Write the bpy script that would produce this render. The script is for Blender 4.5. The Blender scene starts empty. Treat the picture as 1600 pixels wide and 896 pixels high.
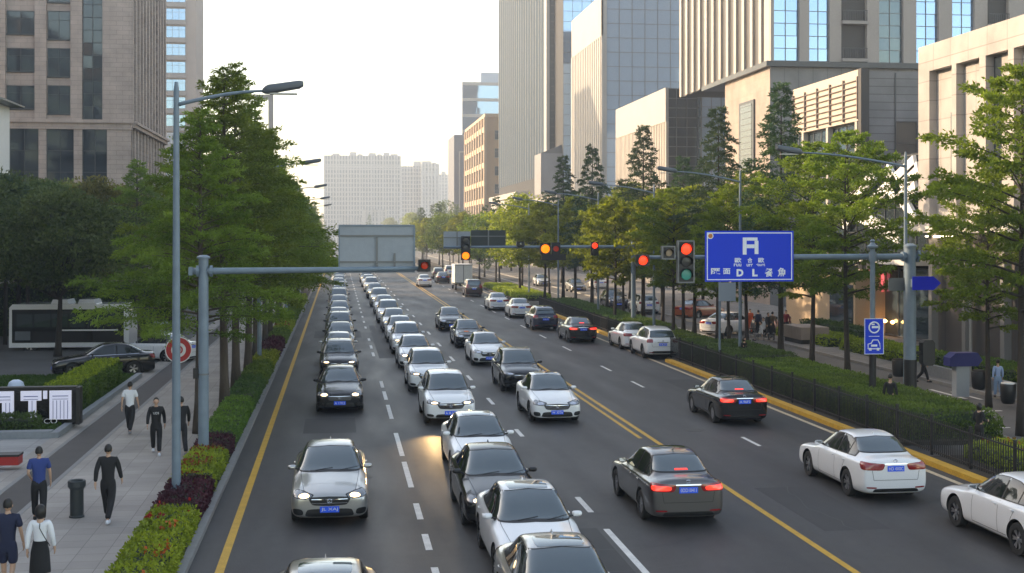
import bpy, bmesh, math, random
import numpy as np
from mathutils import Vector, Matrix
from mathutils.bvhtree import BVHTree
rnd = random.Random(7)
nr = np.random.RandomState(11)
SC = bpy.context.scene
COL = SC.collection
H = 6.8; F = 2000.0; TH = math.atan(271/2000.0); ST, CT = math.sin(TH), math.cos(TH)
D = math.radians

# ---------- photo pixel -> place helpers (used to measure positions) ----------
def at(px, s, z=0.0):
    """world point standing at photo column px where one metre spans s pixels"""
    d = F/s; x = d*CT*(px-529)/F
    return Vector((x, (d-ST*x)/CT, z))
def gp(px, py, z=0.0):
    return at(px, (py-365)/(H-z), z)
def sx(x, px):            # scale (px per metre) on the line X = x at column px
    return (px-529)*CT/x
def yx(x, px):            # world Y on the line X = x seen at column px
    return at(px, sx(x, px)).y

# ---------- materials ----------
MATS = {}
def mat(name, col, rough=.6, metal=0., coat=0., emit=0., spec=.5, noise=None, bump=None, trans=0., attr=None, ecol=None):
    if name in MATS: return MATS[name]
    m = bpy.data.materials.new(name); m.use_nodes = True
    nt = m.node_tree; b = nt.nodes['Principled BSDF']; L = nt.links
    b.inputs['Base Color'].default_value = (*col, 1)
    b.inputs['Roughness'].default_value = rough
    b.inputs['Metallic'].default_value = metal
    b.inputs['Specular IOR Level'].default_value = spec
    if coat: b.inputs['Coat Weight'].default_value = coat; b.inputs['Coat Roughness'].default_value = .04
    if emit:
        b.inputs['Emission Color'].default_value = (*(ecol or col), 1); b.inputs['Emission Strength'].default_value = emit
    tc = None
    if noise or bump:
        tc = nt.nodes.new('ShaderNodeTexCoord')
    if noise:     # (scale, amount, second scale, [stretch])
        a = None
        for k, sc in enumerate(noise[0]):
            n = nt.nodes.new('ShaderNodeTexNoise'); n.inputs['Scale'].default_value = sc; n.inputs['Detail'].default_value = 5
            mp = nt.nodes.new('ShaderNodeMapping'); L.new(tc.outputs['Object'], mp.inputs[0]); L.new(mp.outputs[0], n.inputs['Vector'])
            if len(noise) > 2: mp.inputs['Scale'].default_value = noise[2]
            if a is None: a = n.outputs['Fac']
            else:
                mm = nt.nodes.new('ShaderNodeMath'); mm.operation = 'ADD'; L.new(a, mm.inputs[0]); L.new(n.outputs['Fac'], mm.inputs[1]); a = mm.outputs[0]
        mr = nt.nodes.new('ShaderNodeMapRange'); k = len(noise[0])
        mr.inputs['From Min'].default_value = .3*k; mr.inputs['From Max'].default_value = .7*k
        mr.inputs['To Min'].default_value = 1-noise[1]; mr.inputs['To Max'].default_value = 1+noise[1]
        L.new(a, mr.inputs['Value'])
        vm = nt.nodes.new('ShaderNodeVectorMath'); vm.operation = 'SCALE'; vm.inputs[0].default_value = col
        L.new(mr.outputs[0], vm.inputs['Scale']); L.new(vm.outputs[0], b.inputs['Base Color'])
    if bump:      # (scale, strength)
        n = nt.nodes.new('ShaderNodeTexNoise'); n.inputs['Scale'].default_value = bump[0]; n.inputs['Detail'].default_value = 4
        L.new(tc.outputs['Object'], n.inputs['Vector'])
        bp = nt.nodes.new('ShaderNodeBump'); bp.inputs['Strength'].default_value = bump[1]; bp.inputs['Distance'].default_value = .02
        L.new(n.outputs['Fac'], bp.inputs['Height']); L.new(bp.outputs[0], b.inputs['Normal'])
    MATS[name] = m
    return m

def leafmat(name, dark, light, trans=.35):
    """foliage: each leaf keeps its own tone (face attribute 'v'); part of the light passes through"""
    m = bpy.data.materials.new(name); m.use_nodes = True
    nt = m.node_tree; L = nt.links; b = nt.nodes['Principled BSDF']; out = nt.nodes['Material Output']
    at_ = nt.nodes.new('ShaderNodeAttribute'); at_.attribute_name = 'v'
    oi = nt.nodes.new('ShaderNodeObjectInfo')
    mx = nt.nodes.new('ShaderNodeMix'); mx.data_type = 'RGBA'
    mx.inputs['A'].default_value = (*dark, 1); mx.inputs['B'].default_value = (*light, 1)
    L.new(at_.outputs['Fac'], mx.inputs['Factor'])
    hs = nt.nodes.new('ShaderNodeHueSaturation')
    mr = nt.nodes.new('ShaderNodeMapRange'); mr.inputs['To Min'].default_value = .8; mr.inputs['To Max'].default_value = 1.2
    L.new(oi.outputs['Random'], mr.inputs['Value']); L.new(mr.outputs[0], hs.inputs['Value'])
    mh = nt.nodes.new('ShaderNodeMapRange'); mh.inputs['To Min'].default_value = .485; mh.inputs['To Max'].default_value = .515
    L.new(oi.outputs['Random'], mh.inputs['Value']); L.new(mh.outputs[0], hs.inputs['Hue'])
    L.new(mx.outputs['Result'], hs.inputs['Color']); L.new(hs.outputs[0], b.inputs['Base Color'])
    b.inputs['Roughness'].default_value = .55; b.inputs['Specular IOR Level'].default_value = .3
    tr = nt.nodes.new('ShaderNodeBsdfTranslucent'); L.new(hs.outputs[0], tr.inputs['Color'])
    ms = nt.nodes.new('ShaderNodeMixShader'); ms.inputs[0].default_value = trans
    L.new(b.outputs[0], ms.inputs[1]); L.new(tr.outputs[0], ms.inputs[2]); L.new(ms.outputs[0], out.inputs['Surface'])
    MATS[name] = m
    return m

def gridmat(name, col, col2, bw, bh, mortar=.01, axes='XY', rough=.8, vary=.12, offset=0., ns=.6):
    """pavers, stone slabs, panels: brick texture in metres over the given pair of axes, with stains"""
    m = bpy.data.materials.new(name); m.use_nodes = True
    nt = m.node_tree; L = nt.links; b = nt.nodes['Principled BSDF']
    tc = nt.nodes.new('ShaderNodeTexCoord'); sp = nt.nodes.new('ShaderNodeSeparateXYZ'); cb = nt.nodes.new('ShaderNodeCombineXYZ')
    L.new(tc.outputs['Object'], sp.inputs[0]); L.new(sp.outputs[axes[0]], cb.inputs[0]); L.new(sp.outputs[axes[1]], cb.inputs[1])
    br = nt.nodes.new('ShaderNodeTexBrick'); L.new(cb.outputs[0], br.inputs['Vector'])
    br.inputs['Scale'].default_value = 1; br.inputs['Brick Width'].default_value = bw; br.inputs['Row Height'].default_value = bh
    br.inputs['Mortar Size'].default_value = mortar; br.offset = offset
    br.inputs['Color1'].default_value = (*[c*(1-vary) for c in col], 1); br.inputs['Color2'].default_value = (*[c*(1+vary) for c in col], 1)
    br.inputs['Mortar'].default_value = (*col2, 1)
    n = nt.nodes.new('ShaderNodeTexNoise'); n.inputs['Scale'].default_value = ns; n.inputs['Detail'].default_value = 6
    L.new(tc.outputs['Object'], n.inputs['Vector'])
    mr = nt.nodes.new('ShaderNodeMapRange'); mr.inputs['From Min'].default_value = .3; mr.inputs['From Max'].default_value = .7
    mr.inputs['To Min'].default_value = .82; mr.inputs['To Max'].default_value = 1.15; L.new(n.outputs['Fac'], mr.inputs['Value'])
    vm = nt.nodes.new('ShaderNodeVectorMath'); vm.operation = 'SCALE'; L.new(br.outputs['Color'], vm.inputs[0]); L.new(mr.outputs[0], vm.inputs['Scale'])
    L.new(vm.outputs[0], b.inputs['Base Color']); b.inputs['Roughness'].default_value = rough
    MATS[name] = m
    return m

# ---------- mesh collecting ----------
class MB:
    def __init__(s, o=(0, 0, 0)): s.v = []; s.f = []; s.m = []; s.o = Vector(o); s.sm = False
    def face(s, pts, m=0):
        i = len(s.v); s.v += [tuple(Vector(p)-s.o) for p in pts]; s.f.append(tuple(range(i, i+len(pts)))); s.m.append(m)
    def hexa(s, p, m=0):      # p: 8 corners, bottom ring 0-3 (ccw), top ring 4-7
        i = len(s.v); s.v += [tuple(Vector(q)-s.o) for q in p]
        for f in ((3,2,1,0),(4,5,6,7),(0,1,5,4),(1,2,6,5),(2,3,7,6),(3,0,4,7)):
            s.f.append(tuple(i+k for k in f)); s.m.append(m)
    def box(s, x0, x1, y0, y1, z0, z1, m=0):
        s.hexa([(x0,y0,z0),(x1,y0,z0),(x1,y1,z0),(x0,y1,z0),(x0,y0,z1),(x1,y0,z1),(x1,y1,z1),(x0,y1,z1)], m)
    def tube(s, pts, r, n=10, m=0, caps=True):
        pts = [Vector(p) for p in pts]
        rs = r if isinstance(r, (list, tuple)) else [r]*len(pts)
        i0 = len(s.v); ref = None
        for k, p in enumerate(pts):
            t = (pts[min(k+1, len(pts)-1)]-pts[max(k-1, 0)]).normalized()
            a = Vector((0, 0, 1)) if abs(t.z) < .9 else Vector((0, 1, 0))
            u = t.cross(a).normalized(); w = t.cross(u)
            for j in range(n):
                q = 2*math.pi*j/n
                s.v.append(tuple(p+u*math.cos(q)*rs[k]+w*math.sin(q)*rs[k]-s.o))
        for k in range(len(pts)-1):
            for j in range(n):
                a = i0+k*n+j; b = i0+k*n+(j+1) % n
                s.f.append((a, a+n, b+n, b)); s.m.append(m)
        if caps:
            s.f.append(tuple(i0+j for j in range(n))); s.m.append(m)
            e = i0+(len(pts)-1)*n; s.f.append(tuple(e+n-1-j for j in range(n))); s.m.append(m)
    def lathe(s, c, prof, n=24, m=0, axis='Z'):
        i0 = len(s.v); c = Vector(c)
        for (r, z) in prof:
            for j in range(n):
                q = 2*math.pi*j/n
                if axis == 'Z': p = Vector((r*math.cos(q), r*math.sin(q), z))
                elif axis == 'Y': p = Vector((r*math.cos(q), z, -r*math.sin(q)))
                else: p = Vector((z, r*math.cos(q), r*math.sin(q)))
                s.v.append(tuple(c+p-s.o))
        for k in range(len(prof)-1):
            for j in range(n):
                a = i0+k*n+j; b = i0+k*n+(j+1) % n
                s.f.append((a, b, b+n, a+n)); s.m.append(m)
        s.f.append(tuple(i0+n-1-j for j in range(n))); s.m.append(m)
        e = i0+(len(prof)-1)*n; s.f.append(tuple(e+j for j in range(n))); s.m.append(m)
    def prism(s, poly, y0, y1, m=0):      # polygon in (x,z), ccw seen from -y
        i = len(s.v); n = len(poly)
        for y in (y0, y1):
            s.v += [tuple(Vector((x, y, z))-s.o) for x, z in poly]
        s.f.append(tuple(i+k for k in range(n))); s.m.append(m)
        s.f.append(tuple(i+n+n-1-k for k in range(n))); s.m.append(m)
        for k in range(n):
            a = i+k; b = i+(k+1) % n; s.f.append((b, a, a+n, b+n)); s.m.append(m)
    def mesh(s, name, mats, smooth=False):
        me = bpy.data.meshes.new(name); me.from_pydata(s.v, [], s.f); 
        for m in (mats if isinstance(mats, (list, tuple)) else [mats]): me.materials.append(m)
        if len(me.materials) > 1: me.polygons.foreach_set('material_index', s.m)
        if smooth: me.polygons.foreach_set('use_smooth', [True]*len(s.f))
        me.update(); return me

def link(name, me, parent=None, loc=(0, 0, 0), rz=0.):
    o = bpy.data.objects.new(name, me); COL.objects.link(o); o.location = loc; o.rotation_euler = (0, 0, rz)
    if parent is not None: o.parent = parent
    return o
def tag(o, label=None, cat=None, group=None, kind=None):
    if label: o['label'] = label
    if cat: o['category'] = cat
    if group: o['group'] = group
    if kind: o['kind'] = kind
    return o
def thing(name, label, cat, loc=(0, 0, 0), rz=0., group=None):
    return tag(link(name, None, None, loc, rz), label, cat, group)
def struct(name, mb, m, smooth=False):
    return tag(link(name, mb.mesh(name, m, smooth), None, mb.o), kind='structure')
def part(name, mb, m, parent, smooth=False, label=None):
    """mb coordinates are world coordinates minus mb.o; parent Empty stands at mb.o with no rotation (or both are local)"""
    o = link(name, mb.mesh(name, m, smooth), parent)
    if label: o['label'] = label
    return o
def shade_auto(o, ang=35):
    me = o.data
    me.polygons.foreach_set('use_smooth', [True]*len(me.polygons))
    try: me.set_sharp_from_angle(angle=D(ang))
    except Exception: pass
    return o
def copy_tree(o, parent=None):
    c = o.copy(); COL.objects.link(c); c.parent = parent
    for ch in o.children: copy_tree(ch, c)
    return c
ORD = 'first second third fourth fifth sixth seventh eighth ninth tenth eleventh twelfth thirteenth fourteenth fifteenth sixteenth seventeenth eighteenth nineteenth twentieth twenty-first twenty-second twenty-third twenty-fourth twenty-fifth twenty-sixth twenty-seventh twenty-eighth twenty-ninth thirtieth'.split()

def text_mb(txt, w, h, depth=.004, bold=0.):
    """flat lettering as a mesh in the local XZ plane, centred, fitted into w x h, facing -Y"""
    cu = bpy.data.curves.new('t', 'FONT'); cu.body = txt; cu.extrude = 0; cu.align_x = 'CENTER'; cu.resolution_u = 3; cu.offset = bold
    ob = bpy.data.objects.new('t', cu); COL.objects.link(ob)
    dg = bpy.context.evaluated_depsgraph_get(); me = bpy.data.meshes.new_from_object(ob.evaluated_get(dg))
    co = np.array([v.co[:] for v in me.vertices]); fs = [tuple(p.vertices) for p in me.polygons]
    bpy.data.objects.remove(ob); bpy.data.curves.remove(cu); bpy.data.meshes.remove(me)
    lo, hi = co.min(0), co.max(0); c = (lo+hi)/2; sxx = w/max(hi[0]-lo[0], 1e-6); szz = h/max(hi[1]-lo[1], 1e-6)
    mb = MB(); mb.v = [((p[0]-c[0])*sxx, -depth, (p[1]-c[1])*szz) for p in co]; mb.f = fs; mb.m = [0]*len(fs)
    return mb

# ---------- materials used in many places ----------
M_GLASSCAR = mat('car_glass', (.10, .13, .14), .03, metal=.6, spec=1., coat=1.)
M_GLASSSIDE = mat('car_side_glass', (.02, .026, .028), .04, metal=.2, spec=.6, coat=.4)
M_TRIM = mat('black_plastic', (.012, .012, .013), .45)
M_RUB = mat('tyre_rubber', (.018, .018, .018), .8)
M_RIM = mat('alloy_rim', (.45, .45, .47), .3, metal=.9)
M_RIMD = mat('dark_rim', (.1, .1, .11), .35, metal=.8)
M_CHROME = mat('chrome', (.75, .75, .77), .12, metal=1.)
M_PLATE = mat('plate_blue', (.01, .13, .85), .5, spec=.2)
M_WHITE = mat('white_marking', (.75, .75, .75), .5)
M_HEAD = mat('headlamp_lens', (.22, .23, .24), .08, metal=.5, spec=.8, coat=1.)
M_HEADON = mat('headlamp_lit', (1., .9, .72), .2, emit=1.6, ecol=(1., .80, .50))
M_TAIL = mat('tail_lens', (.28, .01, .012), .15, coat=1.)
M_TAILON = mat('tail_lens_lit', (.8, .03, .02), .2, emit=.55, ecol=(1., .04, .03), coat=1.)
M_POLE = mat('pole_paint', (.15, .21, .26), .4, noise=([3.], .12))
M_POLED = mat('pole_black', (.012, .012, .014), .5)
M_LAMPG = mat('lamp_housing', (.10, .12, .14), .4)
M_BARK = mat('bark', (.075, .058, .045), .9, noise=([2., 9.], .4, (1, 1, .25)), bump=(14, .6))
M_BARKD = mat('dark_bark', (.035, .028, .022), .9, noise=([2., 9.], .4, (1, 1, .25)), bump=(14, .6))
PAINT = {
 'white': mat('paint_white', (.78, .79, .80), .3, coat=1.),
 'silver': mat('paint_silver', (.50, .49, .47), .32, metal=.75, coat=1.),
 'beige': mat('paint_beige', (.42, .38, .33), .32, metal=.6, coat=1.),
 'black': mat('paint_black', (.006, .006, .008), .25, coat=.7, spec=.3),
 'gray': mat('paint_gray', (.13, .125, .125), .3, metal=.7, coat=1.),
 'blue': mat('paint_darkblue', (.012, .02, .05), .25, coat=1.),
 'brown': mat('paint_brown', (.07, .04, .035), .3, metal=.4, coat=1.),
 'red': mat('paint_red', (.40, .10, .04), .3, coat=1.),
}
# ---------- cars ----------
def half_section(st):
    y, w, z0, zs, zt, cb, wt = st
    return [(0, z0), (.55*w, z0), (.9*w, z0+.02), (.985*w, z0+.14), (w, z0+(zs-z0)*.5), (.985*w, zs-.09), (.94*w, zs),
            (cb, zs+.028 if zt > zs+.06 else (zs*.6+zt*.4)), ((cb+wt)/2, (zs+zt)/2+.01), (wt, zt-.045), (wt*.82, zt-.012), (wt*.42, zt), (0, zt+.004)]
CARS = {
 # y, half width, sill z, shoulder z, top z, cabin base half width, top half width
 'sedan': dict(L=4.70, H=1.45, wheels=(-1.42, 1.32), r=.325, st=[
    (-2.35,.68,.29,.57,.61,.58,.50),(-2.30,.82,.20,.65,.70,.68,.58),(-2.14,.89,.18,.71,.76,.70,.60),(-1.9,.905,.17,.765,.83,.74,.62),(-1.42,.915,.17,.80,.90,.76,.62),
    (-1.0,.915,.17,.84,.955,.78,.62),(-.86,.915,.17,.87,.985,.80,.64),(-.74,.915,.17,.885,1.04,.80,.66),(-.42,.915,.17,.89,1.24,.81,.62),(-.10,.915,.17,.90,1.385,.81,.59),(.06,.915,.17,.90,1.43,.81,.58),
    (.45,.915,.17,.91,1.455,.81,.58),(.9,.915,.17,.92,1.435,.80,.57),(1.15,.915,.17,.925,1.39,.79,.565),(1.45,.915,.17,.93,1.25,.78,.57),(1.75,.91,.17,.935,1.085,.76,.60),(1.86,.905,.17,.94,1.05,.75,.62),
    (2.05,.89,.18,.94,1.045,.74,.62),(2.22,.86,.20,.93,1.035,.71,.60),(2.31,.83,.24,.89,1.0,.69,.58),(2.35,.74,.33,.78,.90,.62,.52)],
    ws=((-.76, .985), (-.06, 1.40), .745, .58), rw=((1.80,1.10),(1.12,1.385), .66,.53), sb=[(-.62,.955),(1.55,1.0)], stp=[(-.62,.985),(-.12,1.315),(.15,1.36),(.5,1.378),(.9,1.36),(1.2,1.29),(1.55,1.08)],
    cuts=(.52,.58,1.16,1.2), hl=(.595,.745), tl=(.74,.945), plate_r=.80, plate_f=.385, grille=(.475,.635,.46), intake=(.235,.40,.64)),
 'suv': dict(L=4.60, H=1.66, wheels=(-1.38, 1.32), r=.36, st=[
    (-2.30,.68,.36,.68,.74,.58,.50),(-2.26,.83,.28,.75,.80,.64,.54),(-2.12,.88,.22,.83,.89,.72,.62),(-1.85,.92,.21,.89,.97,.76,.64),(-1.4,.93,.21,.93,1.03,.78,.64),
    (-1.05,.93,.21,.96,1.07,.80,.64),(-.92,.93,.21,.98,1.10,.81,.66),(-.80,.93,.21,.99,1.16,.82,.68),(-.52,.93,.21,1.0,1.38,.82,.66),(-.25,.93,.21,1.0,1.55,.82,.64),(-.08,.93,.21,1.0,1.61,.82,.63),
    (.45,.93,.21,1.01,1.655,.82,.63),(1.0,.93,.21,1.02,1.64,.82,.63),(1.5,.93,.21,1.03,1.60,.81,.62),(1.85,.92,.21,1.03,1.54,.80,.62),(1.98,.91,.22,1.04,1.42,.79,.63),
    (2.12,.90,.24,1.04,1.20,.78,.65),(2.2,.88,.26,1.02,1.10,.75,.62),(2.27,.84,.30,.92,1.02,.70,.58),(2.30,.70,.42,.80,.90,.60,.48)],
    ws=((-.82, 1.11), (-.17, 1.575), .76, .63), rw=((2.16,1.16),(1.92,1.50), .68,.58), sb=[(-.62,1.06),(1.85,1.13)], stp=[(-.62,1.09),(-.2,1.46),(.1,1.53),(.6,1.56),(1.2,1.545),(1.6,1.5),(1.85,1.36)],
    cuts=(.50,.56,1.30,1.35), hl=(.73,.86), tl=(.88,1.06), plate_r=.78, plate_f=.46, grille=(.60,.76,.46), intake=(.30,.42,.62)),
 'van': dict(L=4.9, H=1.90, wheels=(-1.5, 1.45), r=.36, st=[
    (-2.45,.62,.36,.72,.80,.54,.46),(-2.41,.80,.27,.84,.92,.66,.56),(-2.26,.90,.22,.93,1.02,.74,.64),(-2.0,.93,.21,.99,1.10,.78,.66),(-1.7,.94,.21,1.03,1.17,.80,.67),
    (-1.58,.94,.21,1.05,1.22,.82,.68),(-1.1,.94,.21,1.07,1.55,.84,.70),(-.72,.94,.21,1.08,1.78,.84,.70),(-.52,.94,.21,1.08,1.85,.85,.70),
    (.4,.94,.21,1.08,1.895,.85,.71),(1.4,.94,.21,1.08,1.89,.85,.71),(2.05,.94,.21,1.08,1.85,.84,.71),(2.25,.93,.22,1.08,1.74,.83,.71),
    (2.36,.92,.24,1.08,1.40,.82,.71),(2.42,.88,.30,1.0,1.12,.76,.64),(2.45,.74,.42,.82,.92,.64,.52)],
    ws=((-1.58,1.22),(-.68,1.80),.79,.67), rw=((2.37,1.22),(2.22,1.72),.72,.66), sb=[(-1.25,1.15),(2.05,1.15)], stp=[(-1.25,1.2),(-.8,1.64),(-.4,1.72),(.5,1.76),(1.5,1.75),(1.95,1.7),(2.05,1.6)],
    cuts=(-.05,.02,1.1,1.16), hl=(.80,.95), tl=(.95,1.35), plate_r=.86, plate_f=.46, grille=(.60,.80,.48), intake=(.30,.44,.62)),
}
def taller(c, k):
    c['st'] = [(y, w, z0*1.02, zs*k, zt*k, cb, wt) for y, w, z0, zs, zt, cb, wt in c['st']]
    for q in ('sb', 'stp'): c[q] = [(y, z*k) for y, z in c[q]]
    for q in ('ws', 'rw'): c[q] = ((c[q][0][0], c[q][0][1]*k), (c[q][1][0], c[q][1][1]*k), c[q][2], c[q][3])
    for q in ('hl', 'tl'): c[q] = (c[q][0]*k, c[q][1]*k)
    c['grille'] = (c['grille'][0]*k, c['grille'][1]*k, c['grille'][2]); c['plate_r'] *= k; c['plate_f'] *= k; c['intake'] = (c['intake'][0]*k, c['intake'][1]*k, c['intake'][2])
taller(CARS['sedan'], 1.075); CARS['sedan']['r'] = .345; taller(CARS['suv'], 1.03); CARS['suv']['r'] = .37
def body_mesh(c):
    rings = []
    for st in c['st']:
        h = half_section(st); y = st[0]
        rings.append([(x, y, z) for x, z in h]+[(-x, y, z) for x, z in reversed(h[1:-1])])
    n = len(rings[0]); bm = bmesh.new()
    V = [[bm.verts.new(p) for p in r] for r in rings]
    for a, b in zip(V, V[1:]):
        for j in range(n): bm.faces.new((a[j], a[(j+1) % n], b[(j+1) % n], b[j]))
    for r, flip in ((V[0], 0), (V[-1], 1)):
        fs = [(r[0], r[n-1], r[1])]+[(r[i], r[n-i], r[n-i-1], r[i+1]) for i in range(1, 11)]+[(r[11], r[13], r[12])]
        for f in fs: bm.faces.new(f if not flip else tuple(reversed(f)))
    bmesh.ops.recalc_face_normals(bm, faces=bm.faces)
    me = bpy.data.meshes.new('b'); bm.to_mesh(me); bm.free()
    o = bpy.data.objects.new('b', me); COL.objects.link(o)
    s = o.modifiers.new('s', 'SUBSURF'); s.levels = s.render_levels = 2
    cm = MB()
    for yw in c['wheels']:
        for sgn in (-1, 1):
            cm.lathe((0, yw, c['r']+.01), [(c['r']+.065, sgn*.60), (c['r']+.065, sgn*1.3)] if sgn > 0 else [(c['r']+.065, -1.3), (c['r']+.065, -.60)], 36, 0, 'X')
    cme = cm.mesh('c', M_TRIM); 
    bm = bmesh.new(); bm.from_mesh(cme); bmesh.ops.recalc_face_normals(bm, faces=bm.faces); bm.to_mesh(cme); bm.free()
    co = bpy.data.objects.new('c', cme); COL.objects.link(co)
    md = o.modifiers.new('x', 'BOOLEAN'); md.operation = 'DIFFERENCE'; md.object = co; md.solver = 'EXACT'
    dg = bpy.context.evaluated_depsgraph_get(); out = bpy.data.meshes.new_from_object(o.evaluated_get(dg))
    bpy.data.objects.remove(o); bpy.data.objects.remove(co)
    out.materials.clear(); out.materials.append(PAINT['white']); out.materials.append(M_TRIM)
    idx = []
    for p in out.polygons:
        q = p.center; dark = q.z < (.29 if c['H'] > 1.5 else .21)
        for yw in c['wheels']:
            rr = math.hypot(q.y-yw, q.z-c['r']-.01)
            if rr < c['r']+.072 and abs(q.x) < .92 and (abs(p.normal.x) < .35 or abs(q.x) < .62 or rr < c['r']): dark = True
        idx.append(1 if dark else 0)
    out.polygons.foreach_set('material_index', idx); out.polygons.foreach_set('use_smooth', [True]*len(idx))
    try: out.set_sharp_from_angle(angle=D(38))
    except Exception: pass
    return out

def interp(pl, u):
    xs = [p[0] for p in pl]; x = xs[0]+(xs[-1]-xs[0])*u
    for a, b in zip(pl, pl[1:]):
        if x <= b[0]+1e-9: return x, a[1]+(b[1]-a[1])*((x-a[0])/max(b[0]-a[0], 1e-9))
    return pl[-1]
class Skin:
    """lays outlined pieces (glass, lamps, grilles) onto the car body"""
    def __init__(s, me):
        bm = bmesh.new(); bm.from_mesh(me); s.t = BVHTree.FromBMesh(bm); bm.free()
    def lay(s, mb, ray, bot, top, nu=14, nv=6, off=.006, rnd_=0, m=0, smooth=True):
        """bot/top: polylines of (a, z); ray(a, z) -> origin, direction"""
        P = []
        for i in range(nu+1):
            u = i/nu
            if rnd_: u = .5-.5*math.cos(math.pi*u)
            a, zb = interp(bot, u); a2, zt = interp(top, u)
            k = 1.
            if rnd_: k = max(1e-3, 1-abs(2*u-1)**rnd_)**(1./rnd_)
            row = []
            for j in range(nv+1):
                v = .5+(j/nv-.5)*k
                aa = a+(a2-a)*v; zz = zb+(zt-zb)*v
                o, d = ray(aa, zz); h = s.t.ray_cast(Vector(o), Vector(d).normalized())
                row.append(None if h[0] is None else h[0]+(h[1] if h[1].dot(Vector(d)) < 0 else -h[1])*off)
            P.append(row)
        for i in range(nu):
            for j in range(nv):
                q = (P[i][j], P[i+1][j], P[i+1][j+1], P[i][j+1])
                if None in q: continue
                n = (q[1]-q[0]).cross(q[3]-q[0])
                o, d = ray(*interp(bot, .5))
                mb.face(q if n.dot(Vector(d)) < 0 else tuple(reversed(q)), m)
        return mb
def weld(me, smooth=True):
    bm = bmesh.new(); bm.from_mesh(me); bmesh.ops.remove_doubles(bm, verts=bm.verts, dist=1e-5); bm.to_mesh(me); bm.free()
    me.polygons.foreach_set('use_smooth', [smooth]*len(me.polygons)); return me

def front(phi=0., px=0., py=0.):          # ray field looking at the nose (a = x), swung phi to the side about (px, py)
    def f(a, z):
        c, s_ = math.cos(phi), math.sin(phi)
        return (px+a*c+5*s_, py+a*s_-5*c, z), (-s_, c, 0)
    return f
def rear(phi=0., px=0., py=0.):
    def f(a, z):
        c, s_ = math.cos(phi), math.sin(phi)
        return (px+a*c+5*s_, py-a*s_+5*c, z), (-s_, -c, 0)
    return f
def side(sgn):
    return lambda a, z: ((sgn*3, a, z), (-sgn, 0, 0))
def topv(a, z): return (a, z, 4), (0, 0, -1)      # a = x, z = y

def wheel_meshes(r, w=.21, spokes=5, dark=False):
    t = MB(); t.lathe((0, 0, 0), [(r*.64, -w/2), (r*.94, -w/2), (r, -w/2+.025), (r, w/2-.025), (r*.94, w/2), (r*.64, w/2), (r*.64, w/2-.03), (r*.6, 0)], 32, 0, 'X')
    k = MB(); k.lathe((0, 0, 0), [(r*.2, -.02), (r*.64, -.02), (r*.64, w/2-.03), (r*.655, w/2-.004), (r*.60, w/2-.004), (r*.58, w/2-.05), (r*.58, .0), (r*.2, 0.)], 32, 1, 'X')
    k.lathe((0, 0, 0), [(r*.15, 0), (r*.15, w/2-.03), (r*.08, w/2-.015)], 16, 0, 'X')
    for i in range(spokes*2 if spokes > 6 else spokes):
        q = 2*math.pi*i/(spokes*2 if spokes > 6 else spokes)
        for dq, wd in ((-.16, .020), (.16, .020)) if spokes <= 6 else ((0, .02),):
            a = Vector((w/2-.035, math.cos(q)*r*.1, math.sin(q)*r*.1)); b = Vector((w/2-.02, math.cos(q+dq)*r*.62, math.sin(q+dq)*r*.62))
            n = Vector((0, -math.sin(q), math.cos(q)))*wd; dx = Vector((.02, 0, 0))
            k.hexa([a-n-dx, a+n-dx, b+n-dx, b-n-dx, a-n, a+n, b+n, b-n], 0)
    k.lathe((0, 0, 0), [(r*.1, w/2-.035), (r*.1, w/2-.012)], 12, 0, 'X')
    return t, k
PARTM = {}
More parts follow.
